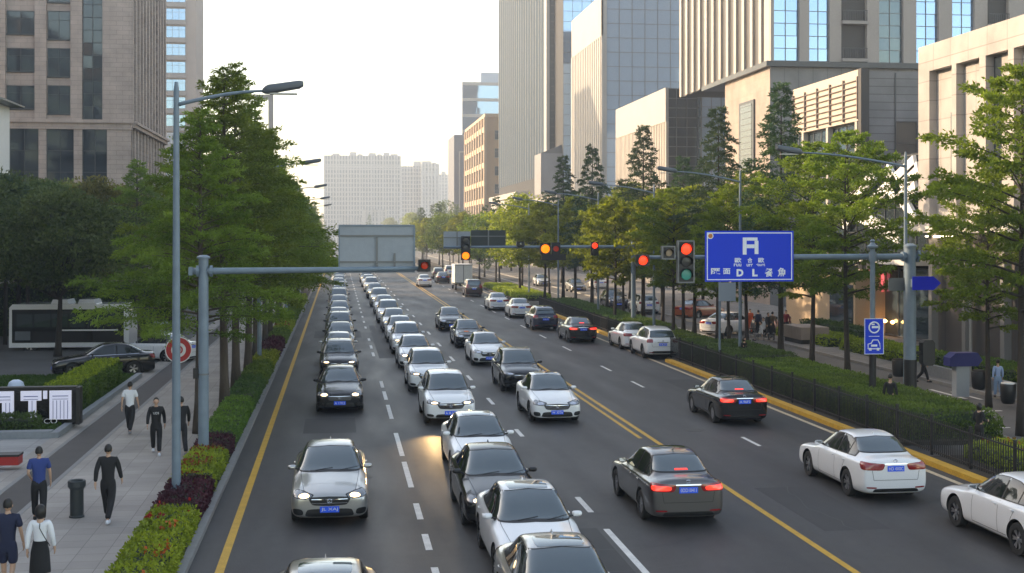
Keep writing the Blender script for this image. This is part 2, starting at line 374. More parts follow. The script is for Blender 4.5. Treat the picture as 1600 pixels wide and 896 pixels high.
def car_proto(kind, style, plate_txt='', lit=True, brake=False):
    """returns list of (name, mesh, loc, rz, children, paint_slot) for one kind of car; front faces -Y"""
    c = CARS[kind]; key = (kind,)
    if key not in PARTM:
        PARTM[key] = body_mesh(c); PARTM[(kind, 'skin')] = Skin(PARTM[key])
    bme, sk = PARTM[key], PARTM[(kind, 'skin')]
    L2 = c['L']/2; out = []
    def add(name, mb, mats, children=(), smooth=True, loc=(0, 0, 0), rz=0., wl=True, sharp=None):
        me = mb.mesh(name, mats); 
        if wl: weld(me, smooth)
        elif smooth:
            me.polygons.foreach_set('use_smooth', [True]*len(me.polygons))
            me.set_sharp_from_angle(angle=D(35))
        out.append((name, me, loc, rz, list(children), None)); return out[-1]
    out.append(('body', bme, (0, 0, 0), 0., [], 0))
    # glass: a black rubber surround, the pane on it
    (yb, zb), (yt, zt), wb, wt_ = c['ws']
    def pane(name, fr, yzb, yzt, wb, wt_, rear_=False):
        bot = [(-wb, zb_(yzb, 1)), (0, yzb[1]), (wb, zb_(yzb, 1))]; tp = [(-wt_, yzt[1]-.03), (0, yzt[1]), (wt_, yzt[1]-.03)]
        e = .022
        s_ = sk.lay(MB(), fr, [(-wb-e, bot[0][1]-e), (0, bot[1][1]-e), (wb+e, bot[0][1]-e)], [(-wt_-e, tp[0][1]+e*.6), (0, tp[1][1]+e*.6), (wt_+e, tp[0][1]+e*.6)], 20, 8, .004, 14)
        g = sk.lay(MB(), fr, bot, tp, 20, 8, .008, 14)
        me = weld(g.mesh(name, M_GLASSCAR)); sm = weld(s_.mesh('surround', M_TRIM))
        out.append((name, me, (0, 0, 0), 0., [('window_surround', sm, (0, 0, 0), 0., [], None)], None))
    zb_ = lambda p, k: p[1]-(.02 if p[0] < 0 else .0)
    pane('windscreen', front(), (yb, zb), (yt, zt), wb, wt_)
    (yb2, zb2), (yt2, zt2), wb2, wt2 = c['rw']
    pane('rear_window', rear(), (yb2, zb2), (yt2, zt2), wb2, wt2)
    sb, stp = c['sb'], c['stp']; ca, cbb, cc, cd = c['cuts']
    y0, y1 = sb[0][0], sb[-1][0]
    def cutpl(pl, a, b):
        f = lambda x: interp(pl, (x-pl[0][0])/(pl[-1][0]-pl[0][0]))[1]
        return [(a, f(a))]+[p for p in pl if a < p[0] < b]+[(b, f(b))]
    for sgn in (-1, 1):
        fr = side(sgn)
        tr = sk.lay(MB(), fr, [(y0-.05, sb[0][1]-.02), (y1+.05, sb[1][1]-.02)], [(y0-.05, stp[0][1]-.01)]+[(p[0], p[1]+.018) for p in stp[1:-1]]+[(y1+.05, stp[-1][1]-.0)], 34, 5, .004)
        add('window_trim', tr, M_TRIM)
        segs = [(y0, ca), (cbb, cc)]+([(cd, y1)] if y1-cd > .15 else [])
        for a, b in segs:
            g = sk.lay(MB(), fr, cutpl(sb, a, b), cutpl(stp, a, b), 14, 5, .009)
            add('side_window', g, M_GLASSSIDE)
        if style.get('chrome'):
            ch = sk.lay(MB(), fr, [(y0-.05, sb[0][1]-.035), (y1+.05, sb[1][1]-.035)], [(y0-.05, sb[0][1]-.018), (y1+.05, sb[1][1]-.018)], 20, 1, .012)
            add('chrome_strip', ch, M_CHROME)
        # door seams and handles
        sm = MB(); zlo = c['st'][8][2]+.16; g = .011
        zd = sb[0][1]-.02
        for (ya, yb_) in ((y0+.02, y0+.05), (.53 if kind != 'van' else -.02, .53 if kind != 'van' else -.02), (1.05 if kind != 'van' else 1.12, 1.28 if kind != 'van' else 1.12)):
            yl = ya if yb_ != 1.28 else .98
            for k_ in range(6):
                za, zc = zlo+(zd-zlo)*k_/6, zlo+(zd-zlo)*(k_+1)/6
                ta, tb = yl+(yb_-yl)*(k_/6)**2, yl+(yb_-yl)*((k_+1)/6)**2
                sk.lay(sm, fr, [(ta-g/2, za), (ta+g/2, za)], [(tb-g/2, zc), (tb+g/2, zc)], 1, 1, .004)
        sk.lay(sm, fr, [(y0+.02, zlo-g), (.98, zlo-g)], [(y0+.02, zlo), (.98, zlo)], 14, 1, .004)
        add('door_gap', sm, M_TRIM)
        sl = sk.lay(MB(), fr, [(c['wheels'][0]+c['r']+.1, zlo-.12), (c['wheels'][1]-c['r']-.1, zlo-.12)], [(c['wheels'][0]+c['r']+.1, zlo-.07), (c['wheels'][1]-c['r']-.1, zlo-.07)], 14, 1, .006)
        add('sill_strip', sl, M_CHROME if style.get('chrome') else M_TRIM)
        for yh in ((.38, 1.12) if kind != 'van' else (-.2, .2)):
            h = sk.t.ray_cast(Vector((sgn*3, yh, zd-.09)), Vector((-sgn, 0, 0)))[0]
            hb = MB(); hb.tube([h+Vector((sgn*.005, -.09, 0)), h+Vector((sgn*.035, -.06, .004)), h+Vector((sgn*.035, .06, .004)), h+Vector((sgn*.005, .09, 0))], [.008, .014, .014, .008], 8)
            e = add('door_handle', hb, M_CHROME if style.get('chrome') else PAINT['white'], wl=False)
            if not style.get('chrome'): out[-1] = (*e[:5], 0)
        # mirror
        hb = sk.t.ray_cast(Vector((sgn*3, y0+.05, zd+.03)), Vector((-sgn, 0, 0)))[0]
        mm = MB(); p0 = hb+Vector((sgn*.0, 0, 0)); cx = p0.x+sgn*.155; cy = p0.y; cz = p0.z+.05
        import_pts = []
        for (dx, sy_, sz_) in ((-.10, .035, .035), (-.07, .07, .055), (.03, .08, .06), (.08, .065, .048), (.10, .035, .024)):
            import_pts.append((dx, sy_, sz_))
        i0 = len(mm.v); n = 14
        for (dx, sy_, sz_) in import_pts:
            for j in range(n):
                q = 2*math.pi*j/n; mm.v.append((cx+sgn*dx, cy+(.06 if math.cos(q) > 0 else 1)*math.cos(q)*sy_+.03+abs(dx)*.2, cz+math.sin(q)*sz_))
        for k_ in range(len(import_pts)-1):
            for j in range(n):
                a = i0+k_*n+j; b = i0+k_*n+(j+1) % n
                mm.f.append((a, a+n, b+n, b) if sgn < 0 else (a, b, b+n, a+n)); mm.m.append(0)
        for base in (i0, i0+(len(import_pts)-1)*n): mm.f.append(tuple(base+j for j in range(n))); mm.m.append(0)
        arm = MB(); arm.tube([p0-Vector((sgn*.04, 0, .0)), Vector((cx-sgn*.08, cy+.03, cz-.03))], .022, 8)
        gl = MB(); gy = cy+.046
        gl.face([(cx-.08, gy+.012, cz-.043), (cx+.07, gy+.012, cz-.043), (cx+.075, gy+.012, cz+.043), (cx-.08, gy+.012, cz+.043)])
        am = arm.mesh('mirror_arm', M_TRIM); gm = gl.mesh('mirror_glass', M_CHROME)
        e = add('mirror', mm, PAINT['white'], [('mirror_arm', am, (0, 0, 0), 0., [], None), ('mirror_glass', gm, (0, 0, 0), 0., [], None)], wl=False)
        out[-1] = (*e[:5], 0 if not style.get('dark_mirror') else None)
        if style.get('dark_mirror'): e[1].materials[0] = M_TRIM
        # headlight, lamp inside it
        z1, z2 = c['hl']; fr = front(sgn*.62, sgn*.42, -L2)
        def fx(a): return sgn*a
        def pl(a0, a1, za, zb__): 
            r_ = [(fx(a0), za), (fx(a1), zb__)]
            return r_ if sgn > 0 else r_[::-1]
        hl = sk.lay(MB(), fr, pl(.05, .46, z1+.01, z1+.07), pl(.0, .50, z2-.06, z2+.03), 14, 5, .006, 5)
        inn = sk.lay(MB(), fr, pl(.07, .28, z1+.03, z1+.046), pl(.07, .28, z2-.05, z2-.035), 8, 5, .010, 2.2)
        bz = sk.lay(MB(), fr, pl(.03, .48, z1-.004, z1+.056), pl(-.02, .52, z2-.05, z2+.042), 14, 5, .003, 6)
        add('headlight', hl, M_HEAD, [('lamp', weld(inn.mesh('lamp', M_HEADON if lit else M_CHROME)), (0, 0, 0), 0., [], None), ('lamp_surround', weld(bz.mesh('lamp_surround', M_TRIM)), (0, 0, 0), 0., [], None)])
        z1, z2 = c['tl']; fr = rear(sgn*.6, sgn*.42, L2)
        if kind == 'sedan':
            tl = sk.lay(MB(), fr, pl(-.06, .46, z1+.02, z1+.04), pl(-.12, .52, z2-.03, z2+.01), 16, 5, .008, 6)
            tn = sk.lay(MB(), fr, pl(-.0, .42, z1+.05, z1+.065), pl(-.02, .44, z2-.07, z2-.045), 12, 3, .012, 4)
        else:
            tl = sk.lay(MB(), fr, pl(.10, .44, z1, z1), pl(.14, .46, z2, z2), 10, 6, .008, 5)
            tn = sk.lay(MB(), fr, pl(.18, .38, z1+.04, z1+.04), pl(.20, .39, z2-.04, z2-.04), 8, 3, .012, 4)
        add('taillight', tl, M_TAIL, [('lamp', weld(tn.mesh('lamp', M_TAILON if brake else M_TAIL)), (0, 0, 0), 0., [], None)])
        fg = sk.lay(MB(), front(sgn*.5, sgn*.42, -L2), pl(.16, .42, c['intake'][0]+.03, c['intake'][0]+.05), pl(.18, .43, c['intake'][1], c['intake'][1]+.02), 8, 4, .006, 3)
        add('fog_lamp_recess', fg, M_TRIM)
        rf = sk.lay(MB(), rear(sgn*.35, sgn*.42, L2), pl(.08, .34, .36, .37), pl(.08, .34, .40, .41), 6, 2, .006, 4)
        add('reflector', rf, M_TAIL)
    # grille with bars
    g0, g1, gw = c['grille']
    g = sk.lay(MB(), front(), [(-gw*.86, g0), (0, g0-.015), (gw*.86, g0)], [(-gw*1.1, g1+.01), (0, g1+.025), (gw*1.1, g1+.01)], 18, 6, .006, 8)
    bars = MB()
    nb = style.get('bars', 3)
    for k_ in range(nb):
        z = g0+(g1-g0)*(k_+.6)/nb
        sk.lay(bars, front(), [(-gw*.9, z-.006), (0, z-.012), (gw*.9, z-.006)], [(-gw*.9, z+.008), (0, z+.003), (gw*.9, z+.008)], 14, 1, .014)
    bd = MB(); zc = (g0+g1)/2+.015; h = sk.t.ray_cast(Vector((0, -5, zc)), Vector((0, 1, 0)))[0]
    bd.tube([h+Vector((.055*math.cos(q), -.022, .045*math.sin(q))) for q in [2*math.pi*i/20 for i in range(21)]], .008, 6)
    bd.tube([h+Vector((-.03, -.022, .03)), h+Vector((0, -.022, -.03)), h+Vector((.03, -.022, .03))], .006, 6)
    add('grille', g, M_TRIM, [('grille_bar', weld(bars.mesh('grille_bar', M_CHROME)), (0, 0, 0), 0., [], None), ('badge', bd.mesh('badge', M_CHROME), (0, 0, 0), 0., [], None)])
    i0_, i1_, iw = c['intake']
    g = sk.lay(MB(), front(), [(-iw*.9, i0_), (iw*.9, i0_)], [(-iw*.8, i1_), (iw*.8, i1_)], 16, 4, .006, 6)
    add('bumper_intake', g, M_TRIM)
    # bonnet seam
    bs = MB()
    for sgn in (-1, 1):
        ys = c['st'][1][0]+.12, c['ws'][0][0]+.02
        for k_ in range(10):
            ya, yb_ = ys[0]+(ys[1]-ys[0])*k_/10, ys[0]+(ys[1]-ys[0])*(k_+1)/10
            xa, xb = sgn*(.56+.14*(k_/10)**.6), sgn*(.56+.14*((k_+1)/10)**.6)
            P = [(xa-.005, ya), (xa+.005, ya)], [(xb-.005, yb_), (xb+.005, yb_)]
            sk.lay(bs, topv, P[0], P[1], 1, 1, .003)
    add('bonnet_gap', bs, M_TRIM)
    wp = MB()
    for x0_ in (-.35, .25):
        pts = []
        for t in (0, .5, 1):
            o, d = front()(x0_+.42*t, zb-.01+.045*t); hh = sk.t.ray_cast(Vector(o), Vector(d)); pts.append(hh[0]+hh[1]*.018)
        wp.tube(pts, .007, 5)
    add('wiper', wp, M_TRIM, wl=False)
    # rear: boot seam, chrome bar, badge, bumper lower part
    bt = MB(); zz = c['tl'][0]
    for (xa, za, xb, zb3) in ((-.58, zz-.22, .58, zz-.22), (-.58, zz-.22, -.62, zz+.02), (.58, zz-.22, .62, zz+.02)):
        n_ = 8
        for k_ in range(n_):
            p = (xa+(xb-xa)*k_/n_, za+(zb3-za)*k_/n_); q = (xa+(xb-xa)*(k_+1)/n_, za+(zb3-za)*(k_+1)/n_)
            if abs(xb-xa) > .5: sk.lay(bt, rear(), [(p[0], p[1]-.005), (q[0], p[1]-.005)], [(p[0], p[1]+.005), (q[0], p[1]+.005)], 1, 1, .004)
            else: sk.lay(bt, rear(), [(p[0]-.005, p[1]), (p[0]+.005, p[1])], [(q[0]-.005, q[1]), (q[0]+.005, q[1])], 1, 1, .004)
    add('boot_gap', bt, M_TRIM)
    cb_ = sk.lay(MB(), rear(), [(-.30, c['plate_r']+.105), (.30, c['plate_r']+.105)], [(-.30, c['plate_r']+.13), (.30, c['plate_r']+.13)], 8, 1, .014)
    add('boot_trim', cb_, M_CHROME)
    lo = sk.lay(MB(), rear(), [(-.62, .27 if kind == 'sedan' else .33), (.62, .27 if kind == 'sedan' else .33)], [(-.56, .36 if kind == 'sedan' else .46), (.56, .36 if kind == 'sedan' else .46)], 14, 4, .005, 8)
    add('rear_bumper_insert', lo, M_TRIM)
    bd = MB(); zc = c['plate_r']+.19 if kind == 'sedan' else c['plate_r']+.2; h = sk.t.ray_cast(Vector((0, 5, zc)), Vector((0, -1, 0)))[0]
    bd.tube([h+Vector((.05*math.cos(q), .014, .042*math.sin(q))) for q in [2*math.pi*i/20 for i in range(21)]], .007, 6)
    bd.tube([h+Vector((.03*math.cos(q), .014, .03*math.sin(q))) for q in [.6+4.6*i/12 for i in range(13)]], .006, 6)
    add('badge', bd, M_CHROME, wl=False)
    # number plates
    for nm, sgn, zp in (('front_plate', -1, c['plate_f']), ('rear_plate', 1, c['plate_r'])):
        ys = [sk.t.ray_cast(Vector((x, 5*sgn, zp+dz)), Vector((0, -sgn, 0)))[0].y for x in (-.2, 0, .2) for dz in (-.06, .06)]
        yy = (max(ys) if sgn > 0 else min(ys))+sgn*.012
        pb = MB(); pb.box(-.22, .22, min(yy, yy-sgn*.03), max(yy, yy-sgn*.03), zp-.07, zp+.07)
        tm = text_mb(plate_txt or 'A 8L375', .38, .085); tm.f = tm.f
        tv = MB(); tv.f = tm.f; tv.m = tm.m
        if sgn < 0: tv.v = [(x, yy-.004, zp+z) for x, y, z in tm.v]
        else: tv.v = [(-x, yy+.004, zp+z) for x, y, z in tm.v]
        add(nm, pb, M_PLATE, [('plate_characters', tv.mesh('plate_characters', M_WHITE), (0, 0, 0), 0., [], None)], smooth=False, wl=False)
    # roof extras
    if style.get('sunroof'):
        g = sk.lay(MB(), topv, [(-.42, .0), (.42, .0)], [(-.42, .62), (.42, .62)], 10, 10, .005, 12); add('sunroof', g, M_GLASSCAR)
    if style.get('rack'):
        for sgn in (-1, 1):
            rr = MB(); pts = []
            for yy in (-.05, .2, .8, 1.3, 1.6):
                h = sk.t.ray_cast(Vector((sgn*.60, yy, 4)), Vector((0, 0, -1)))[0]; pts.append(h+Vector((0, 0, .012 if yy in (-.05, 1.6) else .05)))
            rr.tube(pts, .014, 6); add('roof_rail', rr, M_CHROME, wl=False)
    if brake:
        (yb2, zb2), (yt2, zt2) = c['rw'][:2]
        g = sk.lay(MB(), rear(), [(-.16, zb2+.02), (.16, zb2+.02)], [(-.15, zb2+.05), (.15, zb2+.05)], 6, 1, .013); add('high_brake_light', g, M_TAILON)
    fn = MB(); h = sk.t.ray_cast(Vector((0, c['st'][-9][0], 4)), Vector((0, 0, -1)))[0]
    fn.hexa([h+Vector(p) for p in ((-.02, -.08, -.01), (.02, -.08, -.01), (.02, .08, -.01), (-.02, .08, -.01), (-.004, .04, .05), (.004, .04, .05), (.004, .07, .05), (-.004, .07, .05))])
    e = add('antenna_fin', fn, PAINT['white'], smooth=False, wl=False); out[-1] = (*e[:5], 0)
    # wheels
    wk = ('wheel', c['r'], style.get('spokes', 5), style.get('dark_rim', False))
    if wk not in PARTM:
        t, k = wheel_meshes(c['r'], spokes=style.get('spokes', 5))
        tm = t.mesh('wheel', M_RUB); km = k.mesh('rim', [M_RIMD if style.get('dark_rim') else M_RIM, M_TRIM])
        for me in (tm, km): me.polygons.foreach_set('use_smooth', [True]*len(me.polygons)); me.set_sharp_from_angle(angle=D(35))
        PARTM[wk] = (tm, km)
    tm, km = PARTM[wk]
    for yw in c['wheels']:
        for sgn in (-1, 1):
            out.append(('wheel', tm, (sgn*.79, yw, c['r']), 0. if sgn > 0 else math.pi, [('rim', km, (0, 0, 0), 0., [], None)], None))
    return out

def joined(parts, paint):
    """one mesh of a whole car, for cars too small in the photo to show their parts"""
    bm = bmesh.new(); mats = []
    def rec(pl, M):
        for (nm, me, loc, rz, ch, slot) in pl:
            T = M @ Matrix.Translation(loc) @ Matrix.Rotation(rz, 4, 'Z')
            idx = []
            for k, m in enumerate(me.materials):
                mm = paint if (slot == k) else m
                if mm not in mats: mats.append(mm)
                idx.append(mats.index(mm))
            n0 = len(bm.faces); v0 = len(bm.verts)
            bm.from_mesh(me); bm.verts.ensure_lookup_table(); bm.faces.ensure_lookup_table()
            for v in bm.verts[v0:]: v.co = T @ v.co
            for f in bm.faces[n0:]: f.material_index = idx[f.material_index] if f.material_index < len(idx) else idx[0]
            rec(ch, T)
    rec(parts, Matrix.Identity(4))
    me = bpy.data.meshes.new('far_car'); bm.to_mesh(me); bm.free()
    for m in mats: me.materials.append(m)
    return me
JOINED = {}; SRC = {}
def place_car(kind, style, paint, label, cat, x, y, rz, group=None, name=None, whole=False, skey='', lit=True, brake=False, txt='', scale=1.):
    """rz = 0 faces the camera (-Y); x, y = centre of the car"""
    key = (kind, skey, lit, brake, txt)
    name = name or {'sedan': 'sedan', 'suv': 'suv_car', 'van': 'passenger_van'}[kind]
    if whole:
        jk = key+(paint,)
        if jk not in JOINED:
            if key not in PARTM: PARTM[key] = car_proto(kind, style, txt, lit, brake)
            JOINED[jk] = joined(PARTM[key], PAINT[paint])
        o = link(name, JOINED[jk], None, (x, y, .0), rz); tag(o, label, cat, group); o.scale = (scale,)*3; return o
    if key not in PARTM: PARTM[key] = car_proto(kind, style, txt, lit, brake)
    root = thing(name, label, cat, (x, y, 0), rz, group); root.scale = (scale,)*3
    def rec(pl, par):
        for (nm, me, loc, rz_, ch, slot) in pl:
            o = link(nm, me, par, loc, rz_)
            if slot is not None:
                o.material_slots[slot].link = 'OBJECT'; o.material_slots[slot].material = PAINT[paint]
            rec(ch, o)
    rec(PARTM[key], root)
    return root
# ---------- plants ----------
def quads_mesh(name, V, m, v=None):
    """V: (n,4,3) array of leaf quads, v: tone of each leaf"""
    n = len(V); me = bpy.data.meshes.new(name)
    me.vertices.add(n*4); me.vertices.foreach_set('co', V.reshape(-1).astype(np.float32))
    me.loops.add(n*4); me.loops.foreach_set('vertex_index', np.arange(n*4, dtype=np.int32))
    me.polygons.add(n); me.polygons.foreach_set('loop_start', np.arange(0, n*4, 4, dtype=np.int32))
    me.update(calc_edges=True)
    if v is not None:
        a = me.attributes.new('v', 'FLOAT', 'FACE'); a.data.foreach_set('value', np.clip(v, 0, 1).astype(np.float32))
    me.materials.append(m); return me
def leaves(C, Dr, l, w, jit=.6):
    """leaf quads at C pointing along Dr (both n,3)"""
    n = len(C); Dr = Dr+nr.normal(0, jit, (n, 3)); Dr /= np.linalg.norm(Dr, axis=1)[:, None]
    R = nr.normal(0, 1, (n, 3)); R[:, 2] *= .5; S = np.cross(Dr, R); S /= np.linalg.norm(S, axis=1)[:, None]+1e-9
    k = nr.uniform(.65, 1.25, (n, 1)); l_ = l*k; w_ = w*k
    return np.stack([C, C+Dr*l_*.5+S*w_*.5, C+Dr*l_, C+Dr*l_*.5-S*w_*.5], 1)

def branch_crown(seed, h, z0, rad, nb, prof, rise, droop, nleaf, l, w, sub=9, gap=.0, flat=.25, tips=0.):
    """boughs leave the stem all the way up; each bough carries side sprays full of leaves.
       returns leaf quads, tones, bough paths"""
    r = np.random.RandomState(seed); V = []; T = []; B = []
    q = r.uniform(0, 6.28)
    for i in range(nb):
        t = ((i+r.uniform(0, 1))/nb)**.92; z = z0+(h-z0)*t; q += 2.4+r.normal(0, .35)
        R = rad*prof(t)*r.uniform(.52, 1.2)
        if R < .25: R = .25
        up = rise(t); n = 7
        pts = []; dz = r.normal(0, .08)
        for k in range(n+1):
            s = k/n; pts.append((math.cos(q+dz*s)*R*s, math.sin(q+dz*s)*R*s, z+R*(up*s-droop*s*s)))
        pts = np.array(pts); B.append((pts, t))
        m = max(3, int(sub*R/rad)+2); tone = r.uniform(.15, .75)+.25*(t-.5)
        for j in range(m):
            s = .22+.78*(j+r.uniform(0, .8))/m
            if s > 1: s = 1
            k = min(int(s*n), n-1); p = pts[k]+(pts[k+1]-pts[k])*(s*n-k); d = pts[k+1]-pts[k]; d /= np.linalg.norm(d)
            sd = np.cross(d, (0, 0, 1))*(1 if j % 2 else -1); sl = R*.42*(1.08-s)+.32*rad/4.
            dirn = d*.75+sd*.9*(1-.6*s)+np.array([0, 0, r.normal(.0, .2)]); dirn /= np.linalg.norm(dirn)
            c = nleaf; u = r.uniform(0, 1, c)**.8
            C = p+dirn*(u*sl)[:, None]+r.normal(0, 1, (c, 3))*np.array([.09, .09, .09*flat*2])*(sl*.9+.25)
            C[:, 2] -= (u**2)*sl*droop*.5
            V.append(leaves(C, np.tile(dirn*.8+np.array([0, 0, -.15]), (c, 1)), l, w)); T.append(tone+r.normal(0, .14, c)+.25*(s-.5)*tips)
    return np.concatenate(V), np.concatenate(T), B
def clump_crown(seed, h, z0, rad, nc, nleaf, l, w, squash=.75, csz=.32):
    """broad crown: leaf clumps spread through an uneven egg, with gaps"""
    r = np.random.RandomState(seed); V = []; T = []; B = []; zc = (h+z0)/2; hz = (h-z0)/2
    for i in range(nc):
        a = r.uniform(0, 6.28); cz = r.uniform(-1, 1); rr = (1-cz*cz)**.5*r.uniform(.45, 1.05)
        lob = 1+.22*math.sin(a*3+seed)+.15*math.sin(a*5+cz*4)
        p = np.array([math.cos(a)*rr*rad*lob, math.sin(a)*rr*rad*lob, zc+cz*hz*r.uniform(.75, 1.0)])
        s = rad*csz*r.uniform(.6, 1.3); c = nleaf
        X = r.normal(0, 1, (c, 3)); X /= np.linalg.norm(X, axis=1)[:, None]; X *= r.uniform(.5, 1, (c, 1))**.5
        C = p+X*np.array([s, s, s*squash*.7])
        V.append(leaves(C, X+np.array([0, 0, .1]), l, w)); T.append(r.uniform(.1, .8)+r.normal(0, .13, c)); 
        if i % 5 == 0: B.append((np.array([[0, 0, z0*.8+.1*hz]*1, [p[0]*.4, p[1]*.4, (z0+p[2])/2], p]), .5))
    return np.concatenate(V), np.concatenate(T), B
def trunk_mb(h, r0, B, lean=0., every=1, bt=.028, top=.9, base=(0, 0)):
    mb = MB(); n = 9; P = [(lean*math.sin(k/n*2.2)*.3, lean*math.sin(k/n*3)*.2, h*top*k/n) for k in range(n+1)]
    mb.tube(P, [r0*1.35]+[r0*(1-.88*(k/n)) for k in range(1, n+1)], 10)
    for pts, t in B[::every]:
        f = (1-t)*.7+.3
        mb.tube([tuple(p) for p in pts[::2]], [bt*1.6*f*(1-.8*k/max(len(pts[::2])-1, 1)) for k in range(len(pts[::2]))], 5, caps=False)
    return mb
M_L = {
 'redwood': leafmat('leaf_redwood', (.075, .13, .020), (.22, .31, .045), .5),
 'spruce': leafmat('leaf_spruce', (.025, .055, .025), (.065, .12, .045), .3),
 'locust': leafmat('leaf_locust', (.075, .13, .018), (.23, .31, .035), .5),
 'yellow': leafmat('leaf_yellowgreen', (.13, .17, .02), (.34, .37, .04), .5),
 'dark': leafmat('leaf_dark', (.05, .085, .025), (.15, .20, .055), .4),
 'olive': leafmat('leaf_olive', (.09, .09, .02), (.25, .22, .05), .4),
 'hedge': leafmat('leaf_hedge', (.05, .11, .02), (.15, .25, .04), .4),
 'hedged': leafmat('leaf_hedge_dark', (.032, .070, .020), (.09, .16, .04), .35),
 'lime': leafmat('leaf_lime', (.12, .17, .015), (.34, .40, .04), .35),
 'purple': leafmat('leaf_purple', (.035, .010, .018), (.10, .025, .04), .25),
 'rust': leafmat('leaf_rust', (.12, .08, .015), (.42, .10, .03), .3),
 'red': leafmat('leaf_red', (.22, .02, .01), (.5, .06, .02), .25),
 'palm': leafmat('leaf_palm', (.025, .06, .03), (.07, .13, .06), .25),
}
M_SOIL = mat('soil', (.035, .028, .02), .95, noise=([3.], .3))
M_GRASS = leafmat('grass_blade', (.03, .075, .012), (.08, .15, .025), .3)
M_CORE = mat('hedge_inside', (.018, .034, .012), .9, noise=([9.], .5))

P_RED = lambda t: (1-t)**1.15*(.66+.38*min(1, t*5+.2))+.07
P_SPR = lambda t: (1-t)**.85*(.75+.25*min(1, t*5))
P_LOC = lambda t: math.sin(math.pi*min(1, (t*.86+.14)))**.7*(1-.35*t)
TREES = {}
def tree_kind(key):
    if key in TREES: return TREES[key]
    k, i = key
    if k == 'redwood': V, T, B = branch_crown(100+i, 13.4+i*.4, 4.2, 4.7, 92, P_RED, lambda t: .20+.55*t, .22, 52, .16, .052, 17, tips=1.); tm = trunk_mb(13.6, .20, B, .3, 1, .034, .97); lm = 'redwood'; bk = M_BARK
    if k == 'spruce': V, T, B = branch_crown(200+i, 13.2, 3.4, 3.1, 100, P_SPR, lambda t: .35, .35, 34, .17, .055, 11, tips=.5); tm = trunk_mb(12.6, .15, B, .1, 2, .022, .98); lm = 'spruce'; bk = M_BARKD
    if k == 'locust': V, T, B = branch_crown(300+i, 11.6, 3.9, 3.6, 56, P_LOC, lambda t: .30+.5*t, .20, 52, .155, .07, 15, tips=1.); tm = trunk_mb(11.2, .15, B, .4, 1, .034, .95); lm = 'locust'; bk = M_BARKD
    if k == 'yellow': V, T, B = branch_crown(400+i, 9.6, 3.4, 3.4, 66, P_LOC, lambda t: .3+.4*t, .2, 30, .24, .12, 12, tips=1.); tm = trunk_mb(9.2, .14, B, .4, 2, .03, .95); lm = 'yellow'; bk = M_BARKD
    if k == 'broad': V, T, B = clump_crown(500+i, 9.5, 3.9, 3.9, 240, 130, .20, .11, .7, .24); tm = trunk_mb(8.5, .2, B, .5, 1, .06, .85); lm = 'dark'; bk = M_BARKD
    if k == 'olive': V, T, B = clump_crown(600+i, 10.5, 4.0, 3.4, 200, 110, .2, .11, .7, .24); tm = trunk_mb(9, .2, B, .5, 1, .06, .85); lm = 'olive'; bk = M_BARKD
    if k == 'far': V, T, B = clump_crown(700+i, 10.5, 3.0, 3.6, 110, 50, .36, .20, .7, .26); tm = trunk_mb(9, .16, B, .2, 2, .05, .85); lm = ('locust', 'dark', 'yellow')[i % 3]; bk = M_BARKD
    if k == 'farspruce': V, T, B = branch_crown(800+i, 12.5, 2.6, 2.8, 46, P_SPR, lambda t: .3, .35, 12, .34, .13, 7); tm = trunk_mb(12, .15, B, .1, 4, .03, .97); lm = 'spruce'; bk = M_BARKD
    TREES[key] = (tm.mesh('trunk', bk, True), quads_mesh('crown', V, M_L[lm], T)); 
    TREES[key][0].polygons.foreach_set('use_smooth', [True]*len(TREES[key][0].polygons))
    return TREES[key]
def tree(kind, i, x, y, label, group=None, s=1., rz=None, sz=1., z=0., name=None):
    tm, cm = tree_kind((kind, i))
    root = thing(name or {'redwood': 'conifer_tree', 'spruce': 'spruce_tree', 'farspruce': 'spruce_tree'}.get(kind, 'street_tree'), label, 'tree', (x, y, z), rnd.uniform(0, 6.28) if rz is None else rz, group)
    root.scale = (s, s, s*sz); link('trunk', tm, root); link('crown', cm, root); return root

